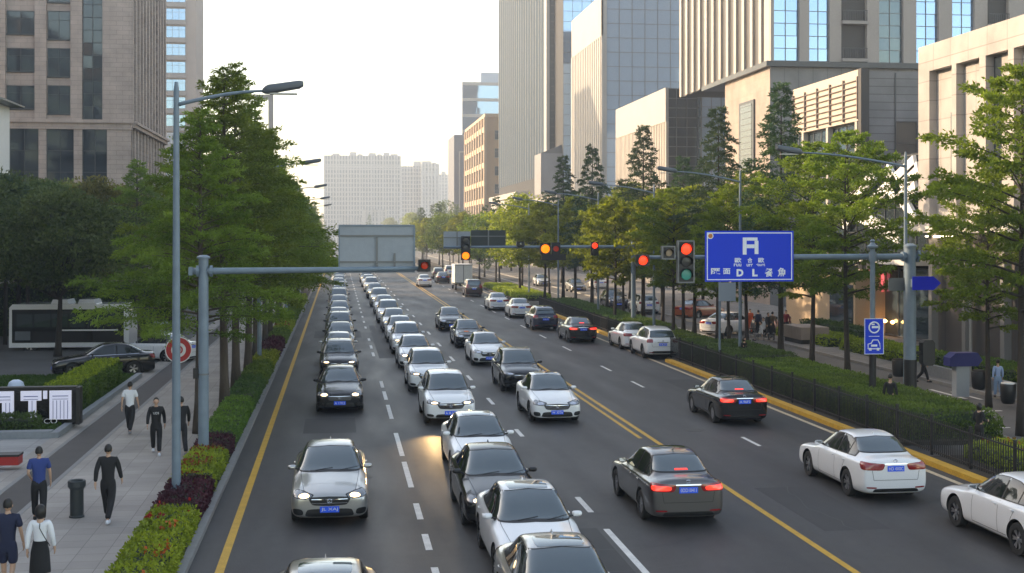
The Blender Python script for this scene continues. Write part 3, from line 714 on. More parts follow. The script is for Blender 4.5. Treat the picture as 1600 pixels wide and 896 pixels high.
def leafy_box(name, x0, x1, y0, y1, z0, z1, lm, n=330, l=.10, w=.06, seed=1, round_=.18, shear=None):
    """clipped hedge: a dark inside, leaves all over its rounded, uneven top and sides. local coordinates; returns (inside MB, leaf mesh)"""
    r = np.random.RandomState(seed); a, b, hh = x1-x0, y1-y0, z1-z0
    areas = np.array([a*b, a*hh, a*hh, b*hh, b*hh]); N = int(areas.sum()*n); c = r.choice(5, N, p=areas/areas.sum())
    u, v = r.uniform(0, 1, N), r.uniform(0, 1, N)
    X = np.where(c == 0, u, np.where(c < 3, u, np.where(c == 3, 0, 1))); Y = np.where(c == 0, v, np.where(c == 1, 0, np.where(c == 2, 1, u))); Z = np.where(c == 0, 1, v)
    P = np.stack([x0+X*a, y0+Y*b, z0+Z*hh], 1)
    Nn = np.stack([np.where(c == 3, -1., np.where(c == 4, 1., 0)), np.where(c == 1, -1., np.where(c == 2, 1., 0)), np.where(c == 0, 1., .25)], 1)
    ex = np.minimum(P[:, 0]-x0, x1-P[:, 0]); ey = np.minimum(P[:, 1]-y0, y1-P[:, 1]); e = np.minimum(ex, ey)
    top = (P[:, 2]-z0)/hh
    P[:, 2] -= np.clip(round_-e, 0, round_)**2/round_*.9*(top > .6)
    bump = (np.sin(P[:, 0]*3.1+seed)+np.sin(P[:, 1]*2.3+P[:, 0]*1.7)+np.sin(P[:, 1]*5.1+seed*2))*.018*min(1, hh/.5)
    P += Nn*bump[:, None]+r.normal(0, .022, (N, 3))
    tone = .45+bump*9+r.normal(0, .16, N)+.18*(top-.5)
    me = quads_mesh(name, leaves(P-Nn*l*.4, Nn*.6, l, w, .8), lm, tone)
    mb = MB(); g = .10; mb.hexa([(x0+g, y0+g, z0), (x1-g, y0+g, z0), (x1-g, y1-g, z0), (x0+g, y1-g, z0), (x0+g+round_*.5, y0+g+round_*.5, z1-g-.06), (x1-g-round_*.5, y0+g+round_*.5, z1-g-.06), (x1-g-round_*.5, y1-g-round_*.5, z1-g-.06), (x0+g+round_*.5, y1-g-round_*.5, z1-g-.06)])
    return mb, me
def hedge(label, x0, x1, y0, y1, z0, z1, kind='hedge', n=330, l=.10, w=.06, name='hedge', cat='hedge', group=None, seed=None, second=None, round_=.18):
    cx, cy = (x0+x1)/2, (y0+y1)/2; seed = seed or rnd.randrange(1, 999)
    t = thing(name, label, cat, (cx, cy, z0), 0, group)
    mb, me = leafy_box('foliage', x0-cx, x1-cx, y0-cy, y1-cy, 0, z1-z0, M_L[kind], n, l, w, seed, round_)
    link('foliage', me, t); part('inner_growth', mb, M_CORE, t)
    if second:      # blooms or tips of another colour sitting among the leaves
        r = np.random.RandomState(seed+5); N = int((x1-x0)*(y1-y0)*second[1])
        P = np.stack([r.uniform(x0-cx+.1, x1-cx-.1, N), r.uniform(y0-cy, y1-cy, N), (z1-z0)+r.uniform(-.02, .06, N)], 1)
        k = (np.sin(P[:, 0]*4+seed)+np.sin(P[:, 1]*3+seed)) > second[2]; P = P[k]
        link('blossom', quads_mesh('blossom', leaves(P, np.tile((0, 0, .5), (len(P), 1)), l*1.1, w*1.3, .8), M_L[second[0]], r.uniform(0, 1, len(P))), t)
    return t

# ---------- people ----------
def skin_mesh(verts, edges, radii, sub=1, root=0):
    me = bpy.data.meshes.new('p'); me.from_pydata(verts, edges, [])
    o = bpy.data.objects.new('p', me); COL.objects.link(o)
    o.modifiers.new('s', 'SKIN'); o.modifiers['s'].use_smooth_shade = True
    for k, r in enumerate(radii):
        me.skin_vertices[0].data[k].radius = (r, r) if not isinstance(r, tuple) else r
        me.skin_vertices[0].data[k].use_root = (k == root)
    s = o.modifiers.new('u', 'SUBSURF'); s.levels = s.render_levels = sub
    dg = bpy.context.evaluated_depsgraph_get(); out = bpy.data.meshes.new_from_object(o.evaluated_get(dg))
    bpy.data.objects.remove(o); return out
def merge(meshes, name):
    bm = bmesh.new()
    for me, M in meshes:
        n = len(bm.verts); bm.from_mesh(me); bm.verts.ensure_lookup_table()
        if M is not None:
            for v in bm.verts[n:]: v.co = M @ v.co
    me = bpy.data.meshes.new(name); bm.to_mesh(me); bm.free()
    me.polygons.foreach_set('use_smooth', [True]*len(me.polygons)); return me
_sph = None
def ball(scale, loc, sub=3, fn=None):
    bm = bmesh.new(); bmesh.ops.create_icosphere(bm, subdivisions=sub, radius=1.)
    for v in bm.verts:
        if fn: v.co = fn(v.co.copy())
        v.co = Vector((v.co.x*scale[0]+loc[0], v.co.y*scale[1]+loc[1], v.co.z*scale[2]+loc[2]))
    me = bpy.data.meshes.new('ball'); bm.to_mesh(me); bm.free(); return me
M_SKIN = mat('skin', (.50, .30, .21), .55)
M_HAIR = mat('hair_black', (.012, .010, .009), .5)
CLOTH = {'black': (.012, .012, .014), 'navy': (.015, .022, .055), 'blue': (.02, .05, .20), 'white': (.72, .74, .78), 'orange': (.65, .10, .03), 'gray': (.2, .2, .21), 'jeans': (.22, .33, .48), 'maroon': (.2, .02, .03), 'brown': (.12, .08, .05), 'skyblue': (.30, .42, .65), 'pink': (.5, .3, .28)}
def cloth(c): return mat('cloth_'+c, CLOTH[c], .85, bump=(60, .25))
PM = {}
def person_meshes(pose):
    """figure 1.72 m tall facing -Y; pose: dict(step, arms, sleeve, legs, hair, hands, bend, sit)"""
    key = tuple(sorted(pose.items()))
    if key in PM: return PM[key]
    st = pose.get('step', .3); ar = pose.get('arm', .25); ph = pose.get('bent', 0); fem = pose.get('fem', 0); sit = pose.get('sit', 0)
    zb = 0.93 if not sit else .46
    hip = Vector((0, 0, zb)); chest = Vector((0, -.02, zb+.36)); neck = Vector((0, -.01, zb+.55)); sw = .185 if not fem else .16
    legs = {}
    for s in (-1, 1):
        a = st*s
        h = Vector((.09*s, 0, zb-.03))
        if sit:
            k = h+Vector((.04*s, -.40, .02)); an = k+Vector((0, .02, -.38)); an.z = .08
        else:
            kb = .12 if a < 0 else .02      # rear leg bends at the knee
            k = h+Vector((.005*s, -math.sin(a)*.43-(.05 if a < 0 else .02), -math.cos(a)*.43)); k.z = max(k.z, .46)
            an = k+Vector((.0, -math.sin(a-kb*2.5)*.40+(.10 if a < 0 else 0), -math.cos(a)*.40)); an.z = .085 if a >= 0 else .12
        legs[s] = (h, k, an)
    arms = {}
    for s in (-1, 1):
        a = -ar*s*(1 if st else 1)
        sh = Vector((sw*s, 0, zb+.49))
        e = sh+Vector((.055*s, -math.sin(a)*.27+.02, -math.cos(a)*.27))
        bend = ph if (ph and s == pose.get('side', 1)) or ph > 1.2 else .22
        w = e+Vector((.015*s-(.08*s if bend > .9 else 0), -math.sin(a+bend)*.24, -math.cos(a+bend)*.24))
        arms[s] = (sh, e, w)
    # body (skin): torso, neck, arms, legs in one surface
    V = [hip, Vector((0, 0, zb+.18)), chest, neck, neck+Vector((0, -.005, .07))]; E = [(0, 1), (1, 2), (2, 3), (3, 4)]; R = [(.11, .08), (.10, .075), (.13, .085), .062, .056]
    for s in (-1, 1):
        h, k, an = legs[s]; b = len(V); V += [h+Vector((0, 0, -.03)), k, an, an+Vector((0, -.13, -.05))]; E += [(0, b), (b, b+1), (b+1, b+2), (b+2, b+3)]; R += [.078, .055, .038, .032]
        sh, e, w = arms[s]; b = len(V); V += [sh, e, w]; E += [(2, b), (b, b+1), (b+1, b+2)]; R += [.05, .038, .026]
    body = skin_mesh([tuple(v) for v in V], E, R, 1)
    head = neck+Vector((0, -.015, .150))
    def face(c):
        if c.z < 0: c.x *= 1+c.z*.22; c.y *= 1+c.z*.08
        if c.y < -.6 and abs(c.x) < .22 and -.25 < c.z < .12: c.y -= .14*(1-abs(c.x)/.22)       # nose
        if c.y < -.6 and .14 < abs(c.x) < .5 and .05 < c.z < .25: c.y += .06                         # eye sockets
        if c.y < -.5 and c.z < -.75: c.y -= .08                                                       # chin
        return c
    hd = ball((.076, .094, .118), head, 3, face)
    ears = [ball((.014, .028, .034), head+Vector((.078*s, .008, -.005)), 1) for s in (-1, 1)]
    hands = []
    for s in (-1, 1):
        sh, e, w = arms[s]; d = (w-e).normalized(); x = Vector((s, 0, 0)); x = (x-d*x.dot(d)).normalized(); f = d.cross(x).normalized()
        if f.y > 0: f = -f
        V = [w-d*.01, w+d*.045, w+d*.085]; E = [(0, 1), (1, 2)]; R = [.024, (.02, .036), (.018, .036)]
        for q, ln in ((-.027, .066), (-.009, .078), (.009, .072), (.027, .056)):
            b = len(V); V += [w+d*.095+f*q, w+d*(.095+ln*.5)+f*q*1.1-x*.008, w+d*(.095+ln)+f*q-x*.028]; E += [(2, b), (b, b+1), (b+1, b+2)]; R += [.0095, .0088, .0075]
        b = len(V); V += [w+d*.035+f*.036, w+d*.075+f*.056-x*.01, w+d*.10+f*.052-x*.02]; E += [(1, b), (b, b+1), (b+1, b+2)]; R += [.012, .0105, .0085]
        hands.append(skin_mesh([tuple(v) for v in V], E, R, 1))
    skin = merge([(body, None), (hd, None)]+[(e, None) for e in ears]+[(h, None) for h in hands], 'person')
    skin.materials.clear(); skin.materials.append(M_SKIN); out = {'person': skin}
    # top
    V = [Vector((0, 0, zb-.12)), Vector((0, 0, zb+.06)), Vector((0, -.0, zb+.26)), chest, neck-Vector((0, 0, .035))]; E = [(0, 1), (1, 2), (2, 3), (3, 4)]
    R = [(.165, .125), (.15, .11), (.158, .115), (.19, .125), (.078, .07)] if not fem else [(.13, .11), (.12, .10), (.13, .10), (.15, .11), (.065, .06)]
    for s in (-1, 1):
        sh, e, w = arms[s]; b = len(V)
        if pose.get('sleeve', 'long') == 'long': V += [sh, e, w]; E += [(3, b), (b, b+1), (b+1, b+2)]; R += [.070, .058, .044]
        else: V += [sh, sh+(e-sh)*.75]; E += [(3, b), (b, b+1)]; R += [.074, .066]
    out['top'] = skin_mesh([tuple(v) for v in V], E, R, 2)
    if pose.get('skirt'):
        mb = MB(); n = 20; prof = [(.128, .105, zb+.14), (.17, .13, zb-.06), (.185, .15, zb-.22), (.20, .17, zb-.46)]
        for (a, b, z) in prof:
            for j in range(n): q = 6.2832*j/n; mb.v.append((math.cos(q)*a*(1+.03*math.sin(q*5)), math.sin(q)*b, z))
        for k in range(3):
            for j in range(n): mb.f.append((k*n+j, k*n+(j+1) % n, (k+1)*n+(j+1) % n, (k+1)*n+j)); mb.m.append(0)
        out['skirt'] = mb.mesh('skirt', M_SKIN, True)
    else:
        V = [Vector((0, 0, zb+.12)), Vector((0, .005, zb-.05))]; E = [(0, 1)]; R = [(.145, .105), (.15, .115)]
        for s in (-1, 1):
            h, k, an = legs[s]; b = len(V)
            if pose.get('short'): V += [h+Vector((.01*s, 0, -.08)), h+(k-h)*.85]; E += [(1, b), (b, b+1)]; R += [.102, .092]
            else: V += [h+Vector((.01*s, 0, -.08)), k, an+Vector((0, 0, .02))]; E += [(1, b), (b, b+1), (b+1, b+2)]; R += [.106, .085, .066]
        out['trousers'] = skin_mesh([tuple(v) for v in V], E, R, 2)
    for s in (-1, 1):
        h, k, an = legs[s]; a = legs[s][2]; tilt = 0 if an.z < .1 else .25
        def sh_(c, a=a): 
            if c.z < -.35: c.z = -.35
            return c
        out['shoe%d' % (s > 0)] = ball((.047, .14, .075), (a.x, a.y-.055, max(a.z-.055, .027)), 2, sh_)
    def hair(c):
        lim = -.5 if c.y > -.1 else (.25+.6*max(0, -c.y-.1)*.7)
        if pose.get('long') and c.y > -.2: lim = -.95
        if c.z < lim: c *= .80
        return c
    hs = (.086, .102, .122) if not pose.get('long') else (.105, .115, .15)
    out['hair'] = ball(hs, head+Vector((0, .012, .016 if not pose.get('long') else -.02)), 4, hair)
    for k_, me in out.items(): me.polygons.foreach_set('use_smooth', [True]*len(me.polygons))
    PM[key] = out; return out
def person(label, x, y, rz, pose, top, low, shoe='black', h=1.72, z=.12, extras=(), group=None):
    ms = person_meshes(pose); sc = h/1.72
    root = link('person', ms['person'], None, (x, y, z), rz); tag(root, label, 'person', group); root.scale = (sc,)*3
    def add(nm, me, m):
        o = link(nm, me, root)
        if not me.materials: me.materials.append(m)
        o.material_slots[0].link = 'OBJECT'; o.material_slots[0].material = m; return o
    add('shirt', ms['top'], cloth(top))
    if 'skirt' in ms: add('skirt', ms['skirt'], cloth(low))
    else: add('trousers', ms['trousers'], cloth(low))
    add('shoe', ms['shoe0'], cloth(shoe)); add('shoe', ms['shoe1'], cloth(shoe)); add('hair', ms['hair'], M_HAIR)
    return root
# ---------- world, camera, sun ----------
AZ, EL = 63., 21.      # the sun stands low, ahead and to the left of the street
w = bpy.data.worlds.new('World'); SC.world = w; w.use_nodes = True
sky = w.node_tree.nodes.new('ShaderNodeTexSky'); sky.sky_type = 'NISHITA'; sky.sun_disc = False
sky.sun_elevation = D(EL); sky.sun_rotation = D(-AZ); sky.air_density = 1.0; sky.dust_density = 1.3; sky.ozone_density = 1.5
w.node_tree.links.new(sky.outputs[0], w.node_tree.nodes['Background'].inputs[0]); w.node_tree.nodes['Background'].inputs[1].default_value = .15
sun = bpy.data.lights.new('sun', 'SUN'); so = bpy.data.objects.new('sun', sun); COL.objects.link(so)
sun.energy = 2.0; sun.angle = D(.6); sun.color = (1., .89, .77)
sd = Vector((-math.sin(D(AZ))*math.cos(D(EL)), math.cos(D(AZ))*math.cos(D(EL)), math.sin(D(EL))))
so.rotation_euler = sd.to_track_quat('Z', 'Y').to_euler()
cam = bpy.data.cameras.new('camera'); co = bpy.data.objects.new('camera', cam); COL.objects.link(co); SC.camera = co
co.location = (0, 0, H); co.rotation_euler = (D(90), 0, -TH); cam.lens = 45; cam.sensor_width = 36; cam.shift_y = -83/1600; cam.clip_end = 8000; cam.clip_start = .5
SC.view_settings.view_transform = 'Standard'; SC.view_settings.look = 'None'; SC.view_settings.exposure = 1.88
try:
    SC.view_settings.use_white_balance = True; SC.view_settings.white_balance_temperature = 9300; SC.view_settings.white_balance_tint = 14
except Exception: pass

def xy(Y, px):
    k = CT*(px-529)/F; return Y*CT*k/(1-ST*k)
def zz(X, Y, py):
    return H+(365-py)*(X*ST+Y*CT)/F

# ---------- ground ----------
def road_mat():
    m = bpy.data.materials.new('asphalt'); m.use_nodes = True; nt = m.node_tree; L = nt.links; b = nt.nodes['Principled BSDF']
    tc = nt.nodes.new('ShaderNodeTexCoord')
    def noise(sc, det, stretch=(1, 1, 1)):
        mp = nt.nodes.new('ShaderNodeMapping'); mp.inputs['Scale'].default_value = stretch; L.new(tc.outputs['Object'], mp.inputs[0])
        n = nt.nodes.new('ShaderNodeTexNoise'); n.inputs['Scale'].default_value = sc; n.inputs['Detail'].default_value = det; L.new(mp.outputs[0], n.inputs['Vector']); return n.outputs['Fac']
    def mrange(src, a, b_, c, d):
        r = nt.nodes.new('ShaderNodeMapRange'); r.inputs['From Min'].default_value = a; r.inputs['From Max'].default_value = b_; r.inputs['To Min'].default_value = c; r.inputs['To Max'].default_value = d; L.new(src, r.inputs['Value']); return r.outputs[0]
    def mul(a, c):
        q = nt.nodes.new('ShaderNodeMath'); q.operation = 'MULTIPLY'; L.new(a, q.inputs[0]); L.new(c, q.inputs[1]); return q.outputs[0]
    f = mul(mul(mul(mrange(noise(55, 3), .3, .7, .62, 1.4), mrange(noise(16, 4), .3, .7, .86, 1.16)), mrange(noise(.5, 6, (1, .12, 1)), .35, .65, .84, 1.16)), mrange(noise(2.2, 6), .3, .7, .9, 1.1))
    wv = nt.nodes.new('ShaderNodeTexWave'); wv.wave_type = 'BANDS'; wv.bands_direction = 'X'; wv.inputs['Scale'].default_value = .148; wv.inputs['Distortion'].default_value = .6; wv.inputs['Detail'].default_value = 2
    L.new(tc.outputs['Object'], wv.inputs['Vector']); f = mul(f, mrange(wv.outputs['Fac'], 0, 1, .93, 1.06))
    vm = nt.nodes.new('ShaderNodeVectorMath'); vm.operation = 'SCALE'; vm.inputs[0].default_value = (.042, .040, .040); L.new(f, vm.inputs['Scale']); L.new(vm.outputs[0], b.inputs['Base Color'])
    L.new(mrange(noise(.7, 5, (1, .15, 1)), .3, .7, .50, .68), b.inputs['Roughness'])
    bp = nt.nodes.new('ShaderNodeBump'); bp.inputs['Strength'].default_value = .35; bp.inputs['Distance'].default_value = .01; L.new(noise(70, 3), bp.inputs['Height']); L.new(bp.outputs[0], b.inputs['Normal'])
    return m
M_ROAD = road_mat()
M_SIDE = gridmat('side_road_surface', (.115, .112, .108), (.09, .088, .085), 40, 60, .01, ns=.4)
M_GROUND = mat('city_ground', (.10, .10, .095), .9, noise=([.05, .4], .2))
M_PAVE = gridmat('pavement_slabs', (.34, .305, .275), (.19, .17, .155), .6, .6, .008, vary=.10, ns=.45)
M_PLAZA = gridmat('plaza_slabs', (.34, .335, .33), (.18, .18, .18), 1.2, .4, .01, vary=.08, ns=.5)
M_STRIP = mat('dark_paving', (.075, .066, .062), .8, noise=([30., 1.], .14))
M_KERB = mat('kerb_stone', (.24, .235, .225), .8, noise=([4., 30.], .15))
M_YEL = mat('yellow_paint', (.55, .30, .03), .6, noise=([2.5, 22.], .28))
M_WPAINT = mat('white_paint', (.62, .61, .58), .6, noise=([3., 24.], .25))
M_CREAM = mat('cream_paint', (.50, .40, .27), .6, noise=([3., 24.], .3))
def slab(name, x0, x1, y0, y1, z0, z1, m):
    b = MB(); b.box(x0, x1, y0, y1, z0, z1); return struct(name, b, m)
b = MB(); b.face([(-1500, -200, -.03), (1500, -200, -.03), (1500, 4000, -.03), (-1500, 4000, -.03)]); struct('ground', b, M_GROUND)
b = MB(); b.face([(-3.0, -5, 0), (19.3, -5, 0), (19.3, 1200, 0), (-3.0, 1200, 0)]); struct('road', b, M_ROAD)
b = MB(); b.face([(21.8, -5, 0), (26.8, -5, 0), (26.8, 1200, 0), (21.8, 1200, 0)]); b.face([(19.304, 36.5, 0), (21.796, 36.5, 0), (21.796, 38.8, 0), (19.304, 38.8, 0)]); struct('side_road', b, M_SIDE)
slab('kerb', -3.18, -3.0, 5, 260, -.02, .13, M_KERB)
slab('planting_bed', -4.30, -3.184, 5, 260, -.02, .10, M_SOIL)
slab('kerb', -4.42, -4.304, 5, 260, -.02, .135, M_KERB)
slab('pavement', -7.46, -4.424, 5, 260, -.02, .12, M_PAVE)
slab('kerb', -7.60, -7.464, 5, 260, -.02, .126, M_KERB)
slab('bicycle_path', -8.56, -7.604, 5, 260, -.02, .116, M_STRIP)
slab('kerb', -8.70, -8.564, 5, 260, -.02, .124, M_KERB)
slab('pavement', -9.3, -8.704, 5, 260, -.02, .12, M_PAVE)
slab('plaza', -40, -9.304, 5, 43.4, -.02, .115, M_PLAZA)
slab('driveway', -60, -9.304, 61.6, 100, -.02, .10, M_SIDE)
slab('kerb', 17.12, 17.47, 26, 66, -.02, .15, M_YEL)
b = MB(); b.lathe((17.295, 66, 0), [(.175, -.02), (.175, .13), (.155, .15)], 16); struct('kerb', b, M_YEL)
slab('kerb', 17.55, 17.9, 79, 116, -.02, .15, M_YEL)
slab('kerb', 19.2, 19.4, 67.1, 78.9, -.02, .14, M_KERB)
slab('median', 17.474, 21.62, 38.9, 67, -.02, .12, M_SOIL)
slab('median', 19.404, 21.62, 67.004, 78.996, -.02, .12, M_SOIL)
slab('median', 17.904, 21.62, 79, 116, -.02, .12, M_SOIL)
slab('median', 17.474, 21.62, 20, 36.4, -.02, .12, M_SOIL)
slab('median', 17.55, 21.62, 128, 400, -.02, .12, M_SOIL)
for y0, y1 in ((20, 36.4), (38.9, 116), (128, 400)): slab('kerb', 21.624, 21.79, y0, y1, -.02, .14, M_KERB)
slab('kerb', 26.8, 27.0, 5, 400, -.02, .14, M_CREAM if False else M_KERB)
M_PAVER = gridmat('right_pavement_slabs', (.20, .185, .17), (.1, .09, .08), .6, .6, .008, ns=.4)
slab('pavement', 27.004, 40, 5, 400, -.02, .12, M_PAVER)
# repaired strips and sealed cracks
b = MB(); sheet_ = lambda x0, x1, y0, y1: b.face([(x0, y0, .002), (x1, y0, .002), (x1, y1, .002), (x0, y1, .002)])
for q in ((-1.2, .6, 44, 47.5), (4.9, 5.9, 20, 29), (11.0, 12.6, 28, 33), (8.6, 9.7, 56, 66), (14.9, 16.3, 48, 58), (2.2, 3.4, 70, 95), (-1.6, 1.5, 84, 90)): sheet_(*q)
struct('road_patch', b, mat('patch_asphalt', (.036, .035, .035), .7, noise=([1.2, 50.], .22)))
b = MB()
for k in range(16):
    x, y = rnd.uniform(-2, 16), rnd.uniform(20, 90); a = rnd.choice((0, 0, 1.4)); 
    for j in range(14):
        x2, y2 = x+math.sin(a+rnd.gauss(0, .35))*.5, y+math.cos(a+rnd.gauss(0, .35))*.5; n = Vector((y2-y, x-x2, 0)).normalized()*.014
        b.face([(x-n.x, y-n.y, .003), (x2-n.x, y2-n.y, .003), (x2+n.x, y2+n.y, .003), (x+n.x, y+n.y, .003)]); x, y = x2, y2
struct('road_crack_seal', b, mat('crack_seal', (.018, .018, .018), .5))
# markings: thin sheets on the road
def sheet(mb, x0, x1, y0, y1, z=.004): mb.face([(x0, y0, z), (x1, y0, z), (x1, y1, z), (x0, y1, z)])
b = MB(); sheet(b, -2.46, -2.28, 10, 900); struct('yellow_edge_line', b, M_YEL)
b = MB(); sheet(b, 10.20, 10.36, 5, 900); sheet(b, 9.86, 10.0, 41.5, 900); struct('yellow_centre_line', b, M_YEL)
b = MB(); sheet(b, 16.62, 16.80, 10, 900); struct('cream_edge_line', b, M_CREAM)
def dashes(X, ylist, wd=.15):
    b = MB()
    for y0, y1 in ylist: sheet(b, X-wd/2, X+wd/2, y0, y1)
    return b
def yp(X, py): 
    d = F*H/(py-365); return (d-ST*X)/CT
dl = [(896+24, 887), (860, 835), (812, 787), (762, 722), (713, 677), (655, 633), (625, 612), (606, 596), (557, 551), (545, 540), (533, 529)]
b = dashes(1.93, [(yp(1.93, a), yp(1.93, c)) for a, c in dl]+[(y, y+2.0) for y in np.arange(92, 420, 6.)]); struct('lane_dashes', b, M_WPAINT)
dl = [(905, 827), (801, 777)]
b = dashes(6.1, [(yp(6.1, a), yp(6.1, c)) for a, c in dl]+[(50.5, 52.5), (42.4, 44.), (59, 61)]+[(y, y+2.5) for y in np.arange(68, 420, 9.)]); struct('lane_dashes', b, M_WPAINT)
b = dashes(13.35, [(39.5, 41.3), (55.2, 57.6), (62, 64.5)]+[(y, y+2.8) for y in np.arange(73, 420, 9.)], .13); struct('lane_dashes', b, M_WPAINT)
b = MB(); sheet(b, 24.25, 24.37, 62, 300)
for k in range(5): sheet(b, 23.9+k*.52, 24.08+k*.52, 50.5-k*.3, 55.5-k*.9)
sheet(b, 22.2, 25.2, 46.0, 46.2); sheet(b, 21.9, 23.3, 42.0, 42.15); sheet(b, 22.0, 22.12, 60, 120); struct('side_road_markings', b, M_WPAINT)
b = MB()
for (x, y) in ((.6, 36), (4.2, 58.5), (12.2, 43), (8.4, 39.5)): b.lathe((x, y, .001), [(.34, 0), (.34, .004), (.30, .006)], 28)
for k, (x, y) in enumerate(((.6, 36), (12.2, 43))):
    b = MB(); b.lathe((0, 0, 0), [(.35, .001), (.35, .006), (.31, .008), (.1, .008)], 28); o = part('manhole_cover', b, mat('cast_iron', (.07, .065, .06), .6, metal=.3, bump=(60, .5)), None); o.location = (x, y, 0)
    tag(o, ['round iron manhole cover in the oncoming lane nearest the left kerb', 'round iron manhole cover right of the yellow centre line'][k], 'manhole cover')

# ---------- facades ----------
class Face:
    """a wall plane: 'F' looks at -y, 'L' looks at -x, 'R' looks at +x"""
    def __init__(s, k, c): s.k = k; s.c = c
    def p(s, u, z, o):
        if s.k == 'F': return (u, s.c-o, z)
        if s.k == 'L': return (s.c-o, u, z)
        return (s.c+o, u, z)
    def box(s, mb, u0, u1, z0, z1, o0, o1, m=0):
        a, b_ = s.p(u0, z0, o0), s.p(u1, z1, o1)
        mb.box(min(a[0], b_[0]), max(a[0], b_[0]), min(a[1], b_[1]), max(a[1], b_[1]), z0, z1, m)
    def quad(s, mb, u0, u1, z0, z1, o, tilt=0., m=0):
        t = [rnd.gauss(0, tilt) for _ in range(3)] if tilt else (0, 0, 0)
        P = [s.p(u0, z0, o), s.p(u1, z0, o+t[0]), s.p(u1, z1, o+t[0]+t[1]), s.p(u0, z1, o+t[1])]
        mb.face(P if s.k != 'L' else P[::-1], m)
G_BLUE = mat('glass_blue', (.26, .42, .62), .04, metal=.9, spec=1.)
G_BLUED = mat('glass_deep_blue', (.34, .47, .62), .06, metal=.35, spec=1.)
G_DARK = mat('glass_dark', (.055, .075, .09), .05, metal=.55, spec=1.)
G_TEAL = mat('glass_teal', (.10, .15, .18), .05, metal=.6, spec=1.)
G_BACK = mat('room_dark', (.02, .022, .025), .8)
M_MULL = mat('mullion', (.16, .17, .18), .4, metal=.4)
M_MULLD = mat('mullion_dark', (.05, .055, .06), .4)
def curtain(f, root, O, u0, u1, z0, z1, du, dz, gm, mm, o=.0, mw=.07, md=.10, tilt=.006, name='glass_wall', hm=True, vm=True, spand=0):
    """glazed wall: each pane set very slightly out of true so that reflections break up"""
    g = MB(O); nu = max(1, round((u1-u0)/du)); nz = max(1, round((z1-z0)/dz)); a, b_ = (u1-u0)/nu, (z1-z0)/nz
    for i in range(nu):
        for j in range(nz): f.quad(g, u0+a*i, u0+a*(i+1), z0+b_*j, z0+b_*(j+1), o+.03, tilt)
    g_ = part(name, g, gm, root)
    k = MB(O)
    if vm:
        for i in range(nu+1): f.box(k, u0+a*i-mw/2, u0+a*i+mw/2, z0, z1, o+.0, o+md)
    if hm:
        for j in range(nz+1): f.box(k, u0, u1, z0+b_*j-mw/2, z0+b_*j+mw/2, o+.002, o+md*.8)
    if k.f: part('mullions', k, mm, g_)
    return g_
def windows(f, root, O, us, zs, w_, h_, gm, fm, rec=.25, name='window', panes=2, sill=True, cap=100):
    """separate windows: dark reveal, frame, panes. one mesh shared by all, each window an object of its own"""
    base = MB(); u0, z0 = 0, 0
    def F2(): 
        return Face(f.k, 0)
    ff = F2(); ff.c = 0
    fr = MB(); e = .07
    for (a, b_, c, d) in ((0, e, 0, h_), (w_-e, w_, 0, h_), (e, w_-e, 0, e), (e, w_-e, h_-e, h_)): ff.box(fr, a, b_, c, d, -.02, .05)
    for k in range(1, panes): ff.box(fr, w_*k/panes-.03, w_*k/panes+.03, e, h_-e, -.02, .04)
    ff.box(fr, e, w_-e, h_*.68-.025, h_*.68+.025, -.018, .035)
    if sill: ff.box(fr, -.05, w_+.05, -.10, -.002, -.02, .12)
    g = MB()
    for k in range(panes): ff.quad(g, w_*k/panes, w_*(k+1)/panes, 0, h_, .005, .01)
    fme = fr.mesh('window_frame', fm); gme = g.mesh('pane', gm)
    n = 0
    for z in zs:
        for u in us:
            if n >= cap: return
            p = f.p(u-w_/2, z, .02); n += 1
            o = link(name, fme, root, Vector(p)-Vector(O)); link('pane', gme, o)
def building(name, label, O, cat='building', group=None): return thing(name, label, cat, O, 0, group)

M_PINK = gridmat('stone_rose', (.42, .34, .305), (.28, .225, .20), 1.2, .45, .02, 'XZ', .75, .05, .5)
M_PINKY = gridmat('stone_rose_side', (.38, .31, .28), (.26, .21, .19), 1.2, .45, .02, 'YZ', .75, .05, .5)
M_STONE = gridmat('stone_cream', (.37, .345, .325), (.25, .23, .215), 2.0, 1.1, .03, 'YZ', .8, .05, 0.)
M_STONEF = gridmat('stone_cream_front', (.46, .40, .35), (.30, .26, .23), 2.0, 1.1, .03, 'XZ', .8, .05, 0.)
M_SALM = gridmat('stone_salmon', (.32, .26, .225), (.30, .24, .20), 1.8, 1.2, .03, 'YZ', .8, .04, 0.)
M_GREYP = gridmat('panel_grey', (.20, .195, .19), (.12, .12, .12), 1.4, 5., .03, 'XZ', .7, .06, 0.)
M_SIDING = gridmat('siding_grey', (.17, .17, .175), (.09, .09, .09), 60., .55, .03, 'XZ', .6, .05, 0.)
M_PALE = mat('pale_cladding', (.33, .315, .30), .6, noise=([.3, 3.], .08))
M_FIN = mat('pale_fin', (.42, .38, .34), .7, noise=([.4], .08))
M_GAP = mat('dark_gap', (.045, .04, .038), .6)
M_ROOF = mat('roof_felt', (.12, .12, .12), .9)

